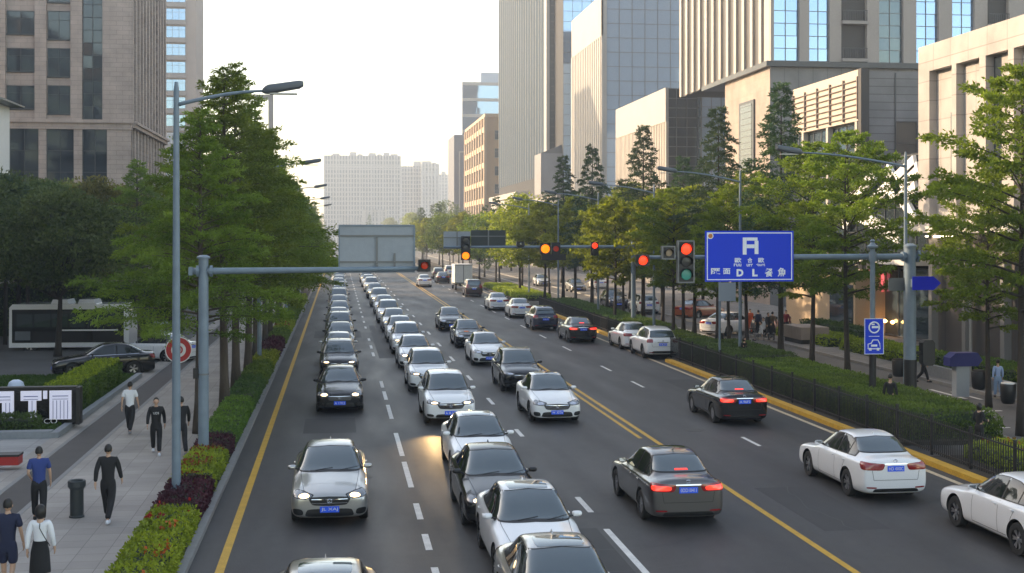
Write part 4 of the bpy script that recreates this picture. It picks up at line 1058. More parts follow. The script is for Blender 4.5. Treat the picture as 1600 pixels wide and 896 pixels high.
# ===== left: rose stone office building =====
XL, YL0, YL1 = -20., yx(-20, 205), yx(-20, 258)
O = Vector((-40, YL0, 0)); L1 = building('office_building', 'rose stone office block with dark window bays behind the left trees', O)
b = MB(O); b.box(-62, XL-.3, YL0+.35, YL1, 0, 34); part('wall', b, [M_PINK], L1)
f = Face('F', YL0+.35); pr = MB(O)
zc = zz(XL, YL0, 195)
up = [(205, 160), (128, 110), (72, 54), (8, -40), (-96, -130)]      # piers, by the photo columns they cover
for a, c in up:
    u0, u1 = xy(YL0, c), xy(YL0, a)
    f.box(pr, u0, u1, zc+.45, 34, 0, .35)
for a, c in [(205, 167), (128, 115), (72, 60), (14, -40), (-96, -130)]:
    f.box(pr, xy(YL0, c), xy(YL0, a), 0, zc-.35, 0, .30)
f.box(pr, -62, XL+.0, zc-.35, zc+.45, 0, .38); 
part('pier', pr, M_PINK, L1)
co_ = MB(O); f.box(co_, -62, XL+.25, zc+.1, zc+.42, .382, .60); f.box(co_, -62, XL+.15, zc-.5, zc-.36, .302, .42); part('cornice', co_, M_PINK, L1)
FH = 58/16.1
zw = [zz(XL, YL0, 172)+k*FH for k in range(5)]
for a, c, nm in ((54, 8, 2), (110, 72, 2)):
    u0, u1 = xy(YL0, c if c > 8 else 8), xy(YL0, a); wd = u1-u0
    hh = 2.25 if c == 8 else 2.75
    windows(f, L1, O, [(u0+u1)/2], [z-(0 if c == 8 else .45) for z in zw], wd-.15, hh, G_DARK, M_MULLD, panes=nm)
u0, u1 = xy(YL0, -88), xy(YL0, -48); windows(f, L1, O, [(u0+u1)/2], zw, u1-u0-.2, 2.3, G_DARK, M_MULLD)
curtain(f, L1, O, xy(YL0, 128)+.05, xy(YL0, 160)-.05, zc+.5, 34, 1.05, FH/3, G_DARK, M_MULLD, o=.02, tilt=.007)
for a, c in ((167, 128), (115, 72), (60, 14)):
    curtain(f, L1, O, xy(YL0, c)+.03, xy(YL0, a)-.03, 6.5, zc-.5, 1.2, 2.3, G_DARK, M_MULLD, o=.0, tilt=.006, name='tall_window')
f = Face('R', XL-.3); fn = MB(O); gp_ = MB(O); n = 11
for k in range(n+1):
    u = YL0+.35+(YL1-YL0-.7)*k/n; f.box(fn, u-.32, u+.32, 0, zc-.3, .0, .30); f.box(fn, u-.32, u+.32, zc+.4, 34, .0, .45)
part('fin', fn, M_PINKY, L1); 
f.box(gp_, YL0+.36, YL1-.1, .2, 33.9, .002, .03); part('window_strip', gp_, G_DARK, L1)
co_ = MB(O); f.box(co_, YL0+.36, YL1, zc-.3, zc+.4, .031, .62); f.box(co_, YL0+.36, YL1, zc+.05, zc+.3, .622, .85); part('cornice', co_, M_PINKY, L1)

# ===== left: tall block behind it =====
X2 = -28.; Y2 = yx(X2, 306); O = Vector((X2-12, Y2, 0)); L2 = building('apartment_tower', 'slim pale rose tower with blue window bays rising behind the office block', O)
b = MB(O); b.box(X2-26, X2, Y2, yx(X2, 318), 0, 64); part('wall', b, mat('tower_rose', (.36, .31, .29), .8, noise=([.5], .06)), L2)
f = Face('F', Y2); u0, u1 = xy(Y2, 259), xy(Y2, 290)
for k in range(16):
    ba = MB(O); z = 6+k*3.5; f.box(ba, u0-.1, u1+.1, z, z+.9, .0, .5); part('balcony', ba, mat('tower_band', (.30, .28, .28), .7), L2)
windows(f, L2, O, [(u0+u1)/2], [6.95+k*3.5 for k in range(16)], u1-u0, 2.3, G_BLUE, M_MULL, panes=3, sill=False)
# ===== left: portal frame on a low block =====
Y3 = 196.; O = Vector((-16, Y3, 0)); L3 = building('low_block', 'low grey block topped by an open portal frame above the tree tops', O)
b = MB(O); b.box(-24, -10.2, Y3+.5, Y3+14, 0, 17); part('wall', b, mat('low_wall', (.25, .25, .26), .8, noise=([.4], .1)), L3)
b = MB(O); x1, x0 = xy(Y3, 427), xy(Y3, 345); zt = zz(-10, Y3, 148)
b.box(x1-.75, x1, Y3, Y3+.8, 17.004, zt-.7); b.box(x0, x0+.7, Y3, Y3+.8, 17.004, zt-.7); b.box(x0, x1, Y3, Y3+.8, zt-.698, zt); b.box((x0+x1)/2+1, (x0+x1)/2+1.3, Y3+.1, Y3+.6, 17.004, zt-.7)
part('portal_frame', b, mat('portal_grey', (.30, .30, .30), .6), L3)
# ===== left edge: white low building =====
Y0 = 84.; xr = xy(Y0+9, 15); zr = zz(xr, Y0+9, 168); O = Vector((xr-6, Y0, 0)); L0 = building('white_pavilion', 'white rendered building with a thin grey roof at the far left edge', O)
b = MB(O); b.box(xr-12, xr, Y0, Y0+9, 0, zr); part('wall', b, mat('white_render', (.62, .62, .60), .7, noise=([.5, 4.], .06)), L0)
b = MB(O); b.prism([(xr-12.4, zr+.004), (xr+.9, zr+.004), (xr+.9, zr+.12), (xr-2, zr+1.0), (xr-12.4, zr+1.0)], Y0-.8, Y0+9.5); part('roof', b, mat('metal_roof', (.10, .11, .12), .4, metal=.5), L0)
# ===== left, outside the picture: unseen blocks added to cast shade over the street =====
for k, (x0, x1, y0, y1, h_) in enumerate(((-70, -41, -30, 36, 38), (-72, -42, 40, 78, 36), (-70, -42, 82, 116, 35))):
    O = Vector(((x0+x1)/2, (y0+y1)/2, 0)); t = building('shade_block', '%s unseen rose block added left of the plaza to shade the street' % ORD[k], O, group='unseen shade blocks left of the plaza')
    b = MB(O); b.box(x0, x1, y0, y1, 0, h_); part('wall', b, M_PINKY, t)
    f = Face('R', x1)
    for z in range(9): curtain(f, t, O, y0+1, y1-1, 2+z*3.7, 4.2+z*3.7, 2.6, 2.2, G_DARK, M_MULLD, o=0, hm=False, name='window_band')

# ===== right: white stone building =====
XR = 33.; YA, YB = 38., yx(XR, 1435); O = Vector((XR+8, (YA+YB)/2, 0))
R1 = building('stone_building', 'cream stone building with tall recessed panels above a dark ground floor', O)
ZT = 17.45; ZS = 6.9
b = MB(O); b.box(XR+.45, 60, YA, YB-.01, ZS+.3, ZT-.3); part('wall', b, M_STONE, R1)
f = Face('L', XR+.45); pr = MB(O)
f.box(pr, YA, YB, ZT-1.5, ZT, 0, .45); f.box(pr, yx(XR, 1452), YB, ZS+.3, ZT-1.502, 0, .45)
for a, c in ((1487, 1494), (1530, 1540), (1575, 1584)): f.box(pr, yx(XR, c), yx(XR, a), ZS+.3, ZT-1.502, 0, .45)
for u in np.arange(YA, yx(XR, 1600), 3.2): f.box(pr, u, u+.5, ZS+.3, ZT-1.502, 0, .45)
part('pilaster', pr, M_STONE, R1)
sl = MB(O)
for a, c, z1 in ((1474, 1479, ZT-4), (1523, 1529, ZT-3.6), (1541, 1552, ZT-1.6), (1568, 1572, ZT-4)): f.box(sl, yx(XR, c), yx(XR, a), ZS+1.2, z1, .004, .03)
part('slit_window', sl, G_DARK, R1)
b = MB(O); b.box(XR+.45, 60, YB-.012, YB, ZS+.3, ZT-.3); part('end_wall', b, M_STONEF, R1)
b = MB(O); b.box(XR-.6, 60, YA, YB+.2, ZS-.05, ZS+.296); part('floor_slab', b, mat('slab_edge', (.55, .52, .48), .6), R1)
b = MB(O); b.box(XR+.9, 60, YA, YB-.3, 0, ZS-.054); part('ground_floor_wall', b, gridmat('dark_panels', (.085, .075, .07), (.03, .03, .03), 2.4, 6., .04, 'YZ', .5, .1, 0.), R1)
f = Face('L', XR+.9)
for (a, c, z0_, z1_) in ((1582, 1562, 2.6, 4.4), (1545, 1541, 2.6, 4.0), (1478, 1461, 2.6, 3.6)):
    u0, u1 = yx(XR+.9, a), yx(XR+.9, c); fr = MB(O); ps = MB(O); f.box(fr, u0, u1, z0_, z1_, .004, .05); f.box(ps, u0+.12, u1-.12, z0_+.12, z1_-.12, .051, .06); part('poster', ps, mat('poster', (.10, .06, .055), .5, noise=([1.6, 5.], .9)), part('poster_frame', fr, mat('poster_frame', (.12, .11, .1), .4), R1))
for px in (1448, 1500, 1560): cl = MB(O); u = yx(XR, px); cl.box(XR+.2, XR+.6, u-.2, u+.2, .12, ZS-.054); part('column', cl, mat('col_grey', (.22, .21, .2), .7), R1)
lt = MB(O); u0, u1 = yx(XR, 1492), yx(XR, 1438); lt.box(XR+.3, XR+.4, u0, u1, ZS-.30, ZS-.24); part('strip_light', lt, mat('strip_light', (1, .95, .85), .5, emit=4), R1)

# ===== right: glass hall with white lattice =====
XG = 34.; Y0, Y1 = YB+1.2, yx(XG, 1322); O = Vector((XG+6, (Y0+Y1)/2, 0)); R2 = building('glass_hall', 'dark glass hall with a bright white diagonal lattice across its front', O)
b = MB(O); b.box(XG+.2, XG+14, Y0, Y1, 5.2, 11.6); part('wall', b, G_BACK, R2)
f = Face('L', XG+.2); curtain(f, R2, O, Y0, Y1, 5.3, 11.5, 1.5, 1.5, G_DARK, M_MULLD)
lat = MB(O); Z0, Z1 = 5.4, 11.4
def strut(ya, za, yb, zb, wd=.38):
    a, c = Vector((0, ya, za)), Vector((0, yb, zb)); d = (c-a).normalized(); n = Vector((0, -d.z, d.y))*wd
    P = [Vector((XG-.05, 0, 0))+q for q in (a-n, c-n, c+n, a+n)]; Q = [p+Vector((-.22, 0, 0)) for p in P]
    lat.hexa([P[0], P[1], P[2], P[3], Q[0], Q[1], Q[2], Q[3]])
zf = lambda px, py: zz(XG, yx(XG, px), py)
for (p0, q0, p1, q1) in ((1434, 252, 1342, 340), (1440, 262, 1395, 306), (1325, 320, 1372, 272), (1390, 262, 1436, 350), (1345, 336, 1410, 372), (1322, 352, 1345, 322), (1436, 292, 1412, 316)):
    strut(yx(XG, p0), zf(p0, q0), yx(XG, p1), zf(p1, q1))
part('lattice', lat, mat('lattice_white', (.82, .82, .80), .5), R2)
b = MB(O); b.box(XG-.8, XG+14, Y0, Y1, 4.9, 5.196); part('canopy', b, mat('canopy_white', (.6, .58, .55), .5), R2)
b = MB(O); b.box(XG+1.6, XG+14, Y0, Y1, 0, 4.896); part('shop_wall', b, G_BACK, R2)
f = Face('L', XG+1.6); curtain(f, R2, O, Y0+.5, Y1-.5, .2, 4.6, 2., 4.4, G_TEAL, M_MULL)
sg = MB(O); f.box(sg, yx(XG+1.6, 1385), yx(XG+1.6, 1363), 3.0, 4.4, .15, .3); part('shop_sign', sg, mat('sign_pink', (.7, .12, .16), .5, emit=.5), R2)
sg = MB(O); f.box(sg, yx(XG+1.6, 1352), yx(XG+1.6, 1322), 2.6, 3.9, .15, .28); part('shop_awning', sg, mat('awning_orange', (.5, .2, .09), .6), R2)
gl = MB(O)
for px in (1372, 1380, 1392, 1404): u = yx(XG+1.6, px); gl.lathe((XG+1.2, u, 1.1), [(.05, -.1), (.16, 0), (.05, .12)], 10)
part('lamp', gl, mat('warm_lamp', (1., .55, .2), .5, emit=5), R2)

# ===== right: louvred grey building =====
XH = 36.; Y0, Y1 = yx(XH, 1345), yx(XH, 1237); O = Vector((XH+10, (Y0+Y1)/2, 0)); R3 = building('louvred_building', 'grey building with a cream louvred screen above tall dark glazing', O)
b = MB(O); b.box(XH+.6, 62, Y0, Y1, 0, 18.1); part('wall', b, [M_SIDING], R3)
f = Face('L', XH+.6); b = MB(O); f.box(b, Y0, Y1, 14.7, 18.3, 0, .5); part('screen', b, mat('screen_cream', (.50, .42, .35), .7), R3)
b = MB(O)
for k in range(7): f.box(b, Y0+.6, Y1-.3, 15.0+k*.42, 15.06+k*.42, .502, .62)
for k in range(6): u = Y0+.6+(Y1-Y0-.9)*k/5; f.box(b, u-.06, u+.06, 14.8, 17.8, .502, .66)
part('louvre', b, mat('louvre_brown', (.20, .16, .14), .6), R3)  # dull brown bars over the cream screen
curtain(f, R3, O, Y0+.6, Y1-.2, .3, 14.6, 1.6, 3.2, G_TEAL, M_MULL, tilt=.007)
for px in (1335, 1290, 1252): b = MB(O); u = yx(XH, px); f.box(b, u-.2, u+.2, .3, 14.68, .1, .5); part('column', b, M_FIN, R3)
f = Face('F', Y0); 
b = MB(O); f.box(b, XH, XH+.596, 8, 18.3, -.5, .05); part('corner_pier', b, M_GAP, R3)
curtain(f, R3, O, xy(Y0, 1399), xy(Y0, 1432), 11.5, 14.6, 1.2, 1.5, G_DARK, M_MULLD)
b = MB(O); f.box(b, xy(Y0, 1398), xy(Y0, 1399)+.03, 2, 18, .0, .06); part('downpipe', b, M_MULLD, R3)

# ===== right: podium and striped tower =====
XP = 40.; Y0, Y1 = yx(XP, 1203), yx(XP, 1105); O = Vector((XP+14, (Y0+Y1)/2, 0)); R4 = building('striped_tower', 'tower with dark and cream vertical stripes standing on a salmon stone podium', O)
b = MB(O); b.box(XP, 78, Y0, yx(XP, 1133), 0, 22.4); part('podium_wall', b, [M_SALM], R4)
b = MB(O); b.box(XP+.01, 78, Y0-.02, Y0-.003, 0, 22.4); part('podium_front', b, M_GREYP, R4)
b = MB(O); b.box(XP-.5, 78, Y0-.5, Y1+.5, 22.404, 22.9); part('cornice', b, M_MULLD, R4)
f = Face('L', XP); b = MB(O); f.box(b, yx(XP, 1180), yx(XP, 1157), 13.0, 19.8, .004, .18); g = part('window', b, M_MULLD, R4)
b = MB(O); f.box(b, yx(XP, 1177), yx(XP, 1160), 13.3, 19.5, .181, .2); part('pane', b, G_DARK, g)
b = MB(O)
for z in np.arange(13.9, 19.4, .6): f.box(b, yx(XP, 1177), yx(XP, 1160), z, z+.06, .201, .24)
part('louvre', b, M_MULL, g)
Y1t = yx(XP, 1063)
b = MB(O); b.box(XP+.5, 76, Y0+.3, Y1t, 22.904, 70); part('tower_core', b, [M_GAP], R4)
b = MB(O); b.box(XP+.2, XP+.496, Y0+.3, Y1t, 22.904, 70); part('window_strip', b, mat('stripe_dark', (.06, .05, .045), .35), R4)
f = Face('L', XP+.2); b = MB(O); n = 12
for k in range(n+1): u = Y0+.3+(Y1t-Y0-.3)*k/n; f.box(b, u-(.36 if k else 0), u+.36+(1. if k == 0 else 0), 22.92, 70, .002, .2)
part('fin', b, M_FIN, R4)
f = Face('F', Y0+.3); FHt = 3.55
cols = [('p', 1203, 1208), ('g', 1208, 1248), ('p', 1248, 1263), ('g', 1263, 1295), ('p', 1295, 1313), ('b', 1313, 1353), ('p', 1353, 1372), ('g', 1372, 1410), ('p', 1410, 1430), ('g', 1430, 1465), ('p', 1465, 1486), ('g', 1486, 1521), ('p', 1521, 1541), ('b', 1541, 1574), ('p', 1574, 1600), ('g', 1600, 1640)]
pb = MB(O); gl_ = None; bs = MB(O); rl = MB(O); bk = MB(O)
for k_, a, c in cols:
    u0, u1 = xy(Y0, a), xy(Y0, c)
    if k_ == 'p': f.box(pb, u0, u1, 22.92, 70, .002, .55)
    elif k_ == 'g': curtain(f, R4, O, u0, u1, 23., 70, (u1-u0)/2, FHt/3, G_BLUE if a in (1208, 1263, 1430, 1486) else G_TEAL, M_MULL, o=.1, mw=.06, tilt=.007)
    else:
        f.box(bk, u0, u1, 22.92, 70, .002, .03)
        for j in range(13):
            bs = MB(O); rl = MB(O); z = 22.95+j*FHt; f.box(bs, u0, u1, z, z+.3, .031, .9); sl_ = part('balcony_slab', bs, mat('balcony_slab', (.30, .27, .25), .8), R4)
            for i in range(11): q = u0+.1+(u1-u0-.2)*i/10; f.box(rl, q-.02, q+.02, z+.302, z+1.25, .80, .84)
            f.box(rl, u0+.05, u1-.05, z+1.252, z+1.31, .78, .86); part('railing', rl, M_MULLD, sl_)
part('pier', pb, mat('tower_pier', (.34, .30, .275), .75, noise=([.5, 4.], .06)), R4); part('balcony_wall', bk, M_GAP, R4)

# ===== right: ribbed pale building with glass ends =====
XQ = 42.; Y0, Y1 = yx(XQ, 1040), yx(XQ, 962); O = Vector((XQ+10, (Y0+Y1)/2, 0)); R5 = building('ribbed_building', 'pale ribbed block with a dark glass end and a lower blue glass wing', O)
b = MB(O); b.box(XQ+.4, 56, Y0+.2, Y1, 0, 25.5); part('wall', b, M_PALE, R5)
f = Face('L', XQ+.4); b = MB(O); n = 34
for k in range(n+1): u = Y0+.2+(Y1-Y0-.2)*k/n; f.box(b, u-.22, u+.22, 0, 21.3, 0, .35)
part('rib', b, M_FIN, R5)
b = MB(O); f.box(b, Y0+.2, Y1, 0, 21.2, .002, .06); part('window_strip', b, mat('ribbed_glass', (.16, .16, .16), .3, metal=.3), R5)
b = MB(O); f.box(b, Y0, Y1, 21.304, 25.7, .0, .4); part('parapet', b, M_PALE, R5)
f = Face('F', Y0+.2); curtain(f, R5, O, XQ+.1, xy(Y0, 1090), 0.5, 25.6, 1.25, 1.25, G_DARK, M_MULL, mw=.08, tilt=.008)
xb = xy(Y0, 1091); b = MB(O); b.box(xb, xb+5.2, Y0-1.5, Y0+12, 0, zz(xb, Y0, 153)); w5 = part('glass_wing', b, G_BACK, R5)
f = Face('F', Y0-1.5); curtain(f, R5, O, xb, xb+5.2, .5, zz(xb, Y0, 153), 1.3, 1.3, G_BLUED, M_MULL, tilt=.007)
f = Face('L', xb); curtain(f, R5, O, Y0-1.5, Y0-.3, .5, zz(xb, Y0, 153), 1.3, 1.3, G_TEAL, M_MULL, tilt=.007)

# ===== right: tall pale building with blue glass front =====
XS = 44.; Y0, Y1 = yx(XS, 940), yx(XS, 893); O = Vector((XS+10, (Y0+Y1)/2, 0)); R6 = building('glass_tower', 'tall pale slab with a wide blue mirrored glass front', O)
HS = 47.2
b = MB(O); b.box(XS+.3, 66, Y0+.3, Y1, 0, HS-.4); part('wall', b, M_PALE, R6)
f = Face('L', XS+.3); b = MB(O); n = 17
for k in range(n+1): u = Y0+.3+(Y1-Y0-.3)*k/n; f.box(b, u-.5, u+.5, 0, HS-7, 0, .3)
f.box(b, Y0, Y1, HS-6.99, HS, 0, .3); part('rib', b, M_PALE, R6)
b = MB(O); f.box(b, Y0+.3, Y1, 0, HS-7, .002, .08); part('window_strip', b, mat('ribbed_glass2', (.30, .28, .26), .4), R6)
f = Face('F', Y0+.3); b = MB(O); f.box(b, XS+.0, xy(Y0, 948), 0, HS, .0, .3); part('corner_pier', b, M_PALE, R6)
curtain(f, R6, O, xy(Y0, 948), xy(Y0, 1068), 1, HS, 2.1, 2.4, G_BLUED, M_MULL, mw=.10, tilt=.007)
f = Face('F', Y0+.28); b = MB(O)
# ===== behind it: bluer glass tower =====
Yb = Y1+30; O = Vector((58, Yb, 0)); R6b = building('blue_tower', 'deep blue glass tower top showing between the striped tower and the pale slab', O)
b = MB(O); b.box(xy(Yb, 880), 70, Yb, Yb+30, 0, 70); part('wall', b, G_BACK, R6b); f = Face('F', Yb); curtain(f, R6b, O, xy(Yb, 880), 62, 10, 70, 2.2, 2.2, G_BLUE, M_MULLD, tilt=.007)

# ===== right: dark tower with pale edge =====
XT = 46.; Y0, Y1 = yx(XT, 855), yx(XT, 777); O = Vector((XT+10, (Y0+Y1)/2, 0)); R7 = building('dark_tower', 'dark glass high-rise with fine vertical fins and a pale corner strip', O)
b = MB(O); b.box(XT+.5, 70, Y0+.5, Y1, 0, 90); part('wall', b, G_BACK, R7)
f = Face('L', XT+.5); curtain(f, R7, O, Y0+3, Y1, 20, 90, 4.2, 3.6, mat('glass_slate', (.06, .085, .11), .6, metal=.0, spec=0.), mat('fin_grey', (.22, .21, .20), .5), mw=.35, md=.10, tilt=.007, hm=False)
b = MB(O); f.box(b, Y0-.1, Y0+2.96, 0, 90, .0, .7); part('pale_strip', b, M_PALE, R7)
f = Face('F', Y0+.5); curtain(f, R7, O, XT+.6, xy(Y0, 900), 18, 90, 1.6, 1.8, G_DARK, M_MULLD, tilt=.008)
b = MB(O); b.box(XT-3, 68, Y0-10, Y0-1, 0, 24); b.box(XT-4, XT-2.99, Y0-9, Y0+40, 0, 12); p7 = part('podium', b, mat('podium_grey', (.20, .20, .21), .7, noise=([.3], .08)), R7)
b = MB(O); b.prism([(XT-3, 24.004), (XT+3, 26.5), (XT+16, 26.5), (XT+16, 24.004)][::-1], Y0-9.5, Y0-1.5); part('podium_roof', b, M_ROOF, R7)
b = MB(O); b.box(XT-6, XT-4.004, Y0+5, Y0+55, 0, 15); b.box(XT-6.5, XT-3.6, Y0+4, Y0+56, 15.004, 16.2)
part('porch', b, M_PALE, R7)
b = MB(O); b.box(XT-6.1, XT-6.004, Y0+8, Y0+50, 3, 12); part('porch_window', b, G_DARK, R7)
for k, (px0, px1, zt_, cc) in enumerate(((868, 893, 14, (.45, .38, .32)),)):
    O = Vector((42, Y0-40, 0)); t = building('shop_block', 'low cream shop block between the ribbed slab and the dark tower', O); b = MB(O); b.box(40, 50, Y0-48, Y0-14, 0, zt_); part('wall', b, M_STONE, t)
    b = MB(O); b.box(39.8, 50.2, Y0-48.2, Y0-13.8, zt_+.004, zt_+.6); part('roof', b, M_ROOF, t)
# ===== right, further off =====
XB = 44.; Y0, Y1 = yx(XB, 760), yx(XB, 729); O = Vector((XB+6, (Y0+Y1)/2, 0)); R8 = building('brown_building', 'tan brick building with a column of grey windows on its end wall', O)
hB = zz(XB, Y0, 183); b = MB(O); b.box(XB, 64, Y0, Y1, 0, hB); part('wall', b, mat('tan_wall', (.42, .27, .16), .8, noise=([.2, 2.], .08)), R8)
b = MB(O); b.box(XB-.5, 64, Y0-.5, Y1, hB+.004, hB+1); part('parapet', b, mat('tan_trim', (.46, .33, .23), .8), R8)
f = Face('F', Y0); windows(f, R8, O, [XB+4.7], [8+k*5.4 for k in range(6)], 4.4, 2.8, G_TEAL, M_PALE, panes=3)
f = Face('L', XB); b = MB(O)
for k in range(9): u = Y0+(Y1-Y0)*k/8; f.box(b, u-.8, u+.8, 0, hB, 0, .8)
for k in range(7): f.box(b, Y0, Y1, 5+k*5.4, 6.6+k*5.4, .004, .6)
part('pilaster', b, mat('tan_trim', (.46, .33, .23), .8), R8); b = MB(O); f.box(b, Y0, Y1, 2, hB-2, .002, .1); part('window_strip', b, G_TEAL, R8)
Yc = 505.; O = Vector((52, Yc, 0)); R9 = building('banded_tower', 'glass tower with white floor bands rising behind the tan building', O)
x0, x1 = xy(Yc, 722), xy(Yc, 800); h0 = zz(x0, Yc, 128)
b = MB(O); b.box(x0, x1, Yc, Yc+30, 0, h0); b.box(xy(Yc, 752), x1, Yc+2, Yc+28, h0+.004, h0+4); part('wall', b, mat('banded_side', (.35, .42, .50), .4), R9)
f = Face('F', Yc)
for j in range(8): curtain(f, R9, O, x0+.3, x1, h0-6.5-j*6.3, h0-1.4-j*6.3, 3., 2.5, G_BLUE, M_MULL, tilt=.01, hm=False, vm=False, name='glass_band')
b = MB(O)
for j in range(8): f.box(b, x0, x1, h0-1.3-j*6.3, h0-.2-j*6.3, .0, .5)
part('floor_band', b, M_PALE, R9)
Yd = 472.; O = Vector((46, Yd, 0)); R10 = building('slate_block', 'dark slate block with a pale outlined corner left of the tan building', O)
x0, x1 = xy(Yd, 709.5), xy(Yd, 742); h0 = zz(x0, Yd, 211)
b = MB(O); b.box(x0, x1, Yd, Yd+26, 0, h0); part('wall', b, mat('slate', (.10, .11, .14), .6), R10)
b = MB(O); f = Face('F', Yd); xa = xy(Yd, 717); f.box(b, xa, xa+.4, 0, h0-6.5, .0, .6); f.box(b, xa, x1, h0-6.5, h0-6.1, .0, .6); part('outline', b, M_PALE, R10)

# ===== far towers in the haze =====
M_FARW = mat('far_wall', (.50, .48, .46), .8); M_FARG = mat('far_glass', (.14, .16, .19), .3)
def far_block(name, label, d, px0, px1, py, dep, nst, steps=(), wv=.5):
    s = F/d; a = at(px0, s); c = at(px1, s); Yf = a.y; x0, x1 = a.x, c.x; h_ = H+(365-py)/s; O = Vector(((x0+x1)/2, Yf, 0)); t = building(name, label, O, group='hazy towers at the end of the street')
    b = MB(O); b.box(x0, x1, Yf, Yf+dep, 0, h_-.01); part('wall', b, M_FARG, t)
    b = MB(O); f = Face('F', Yf)
    for k in range(nst+1):
        u = x0+(x1-x0)*k/nst; f.box(b, u-(x1-x0)/nst*wv*.5, u+(x1-x0)/nst*wv*.5*(1 if k % 4 else 1.5), 0, h_, .002, 1. if k % 4 else 1.6)
    f.box(b, x0, x1, h_*.86, h_*.88, 1.01 if False else .001, .8); part('pilaster', b, M_FARW, t)
    b = MB(O)
    for z in np.arange(3.5, h_-1, 3.2): f.box(b, x0, x1, z, z+.9, .0005, .5)
    part('floor_band', b, M_FARW, t)
    b = MB(O)
    for (q0, q1, dz) in steps: b.box(x0+(x1-x0)*q0, x0+(x1-x0)*q1, Yf+2, Yf+dep-2, h_-.006, h_+dz)
    if b.f: part('roof_structure', b, M_FARW, t)
far_block('apartment_block', 'wide hazy apartment block with close vertical ribs and rooftop boxes', 900, 507, 626, 243, 25, 26, ((.1, .2, 1.6), (.33, .42, 2.6), (.44, .5, 1.2), (.58, .68, 2.), (.7, .76, 1.2), (.78, .86, 2.4), (.88, .97, 1.4)))
far_block('apartment_block', 'hazy block of balconies right of the wide ribbed one', 1010, 627, 659, 260, 25, 7, ((.6, 1., 4.),), .4)
far_block('apartment_block', 'hazy block with a crown frame, taller than the balcony block beside it', 1000, 659, 685, 256, 25, 5, ((.0, .6, 2.), (.7, .9, 1.)), .6)
far_block('apartment_block', 'faintest hazy block, farthest right of the far towers', 1250, 685, 709, 273, 25, 5, ((.2, .5, 3.),), .5)
far_block('apartment_block', 'small pale hazy building in front of the wide ribbed block', 760, 569, 603, 328, 20, 6, (), .7)
far_block('apartment_block', 'low hazy building at the foot of the wide ribbed block', 820, 530, 566, 340, 20, 8, (), .7)
# haze
O = None
b = MB(); b.box(-900, 900, -60, 1900, -1.05, 92); hz = bpy.data.materials.new('haze'); hz.use_nodes = True; nt = hz.node_tree; nt.nodes.remove(nt.nodes['Principled BSDF'])
pv = nt.nodes.new('ShaderNodeVolumePrincipled'); pv.inputs['Density'].default_value = .00062; pv.inputs['Color'].default_value = (.74, .86, 1.0, 1); pv.inputs['Anisotropy'].default_value = .35
nt.links.new(pv.outputs[0], nt.nodes['Material Output'].inputs['Volume'])
o = link('haze', b.mesh('haze', hz)); o['kind'] = 'stuff'
# ---------- cars: where the photo has them ----------
def front_at(px, s, L):      # front bumper at photo column px and scale s -> centre
    p = at(px, s); return p.x, p.y+L/2
def rear_at(px, s, L):
    p = at(px, s); return p.x, p.y+L/2
GA = 'cars queueing in the lane by the left kerb'; GB = 'white and silver cars queueing in the second lane'
GC = 'oncoming cars right of the second queue'; GD = 'cars driving away'
def oncoming(kind, style, paint, px, s, label, group, **k):
    if group != GB: s *= 1.028
    x, y = front_at(px, s, CARS[kind]['L']); return place_car(kind, style, paint, label, 'car', x, y, k.pop('rz', 0.), group, whole=s < 19, **k)
def leaving(kind, style, paint, px, s, label, group, **k):
    s *= 1.028
    x, y = rear_at(px, s, CARS[kind]['L']); return place_car(kind, style, paint, label, k.pop('cat', 'car'), x, y, math.pi+k.pop('rz', 0.), group, whole=s < 13.5, **k)
S1 = dict(chrome=True, bars=2); S2 = dict(spokes=10, dark_mirror=True, bars=4); S3 = dict(sunroof=True, spokes=5); S4 = dict(rack=True); S5 = dict(spokes=6); S6 = dict(sunroof=True, spokes=10, bars=2)
oncoming('sedan', S3, 'beige', 505, 111, 'beige car showing only its roof at the bottom edge, ahead of the silver sedan', GA, skey='s3')
oncoming('sedan', S1, 'silver', 515, 65.7, 'silver sedan with lit headlights, front car of the gap in the left lane', GA, skey='s1', txt='JL XAJ')
oncoming('sedan', S2, 'black', 531, 40.4, 'black sedan with lit headlights, first of the tight queue behind the silver sedan', GA, skey='s2', txt='A 17K2')
laneA = [(61., 'black', 'suv', S4), (67.5, 'silver', 'sedan', S1), (75.5, 'black', 'sedan', S2), (83.5, 'black', 'suv', S4), (91, 'gray', 'sedan', S1), (100, 'black', 'sedan', S2), (110, 'gray', 'sedan', S1), (121, 'black', 'suv', S4), (131, 'silver', 'sedan', S1), (142, 'black', 'sedan', S2), (153, 'white', 'sedan', S1), (164, 'silver', 'sedan', S1), (176, 'white', 'sedan', S1), (188, 'black', 'sedan', S2)]
ADJ = {'black': 'black', 'silver': 'silver', 'gray': 'dark grey', 'white': 'white', 'blue': 'dark blue'}
for k, (d, pc, kd, st) in enumerate(laneA):
    s = F/d; x = .02+rnd.uniform(-.06, .06); p = x*s/CT+529
    oncoming(kd, st, pc, p, s, '%s %s in the queue by the left kerb, %s behind the silver front car' % (ADJ[pc], 'estate car' if kd == 'suv' else 'sedan', ORD[k+1]), GA, skey={'suv': 's4'}.get(kd, 's2' if st is S2 else 's1'), txt='A 17K2' if st is S2 else '')
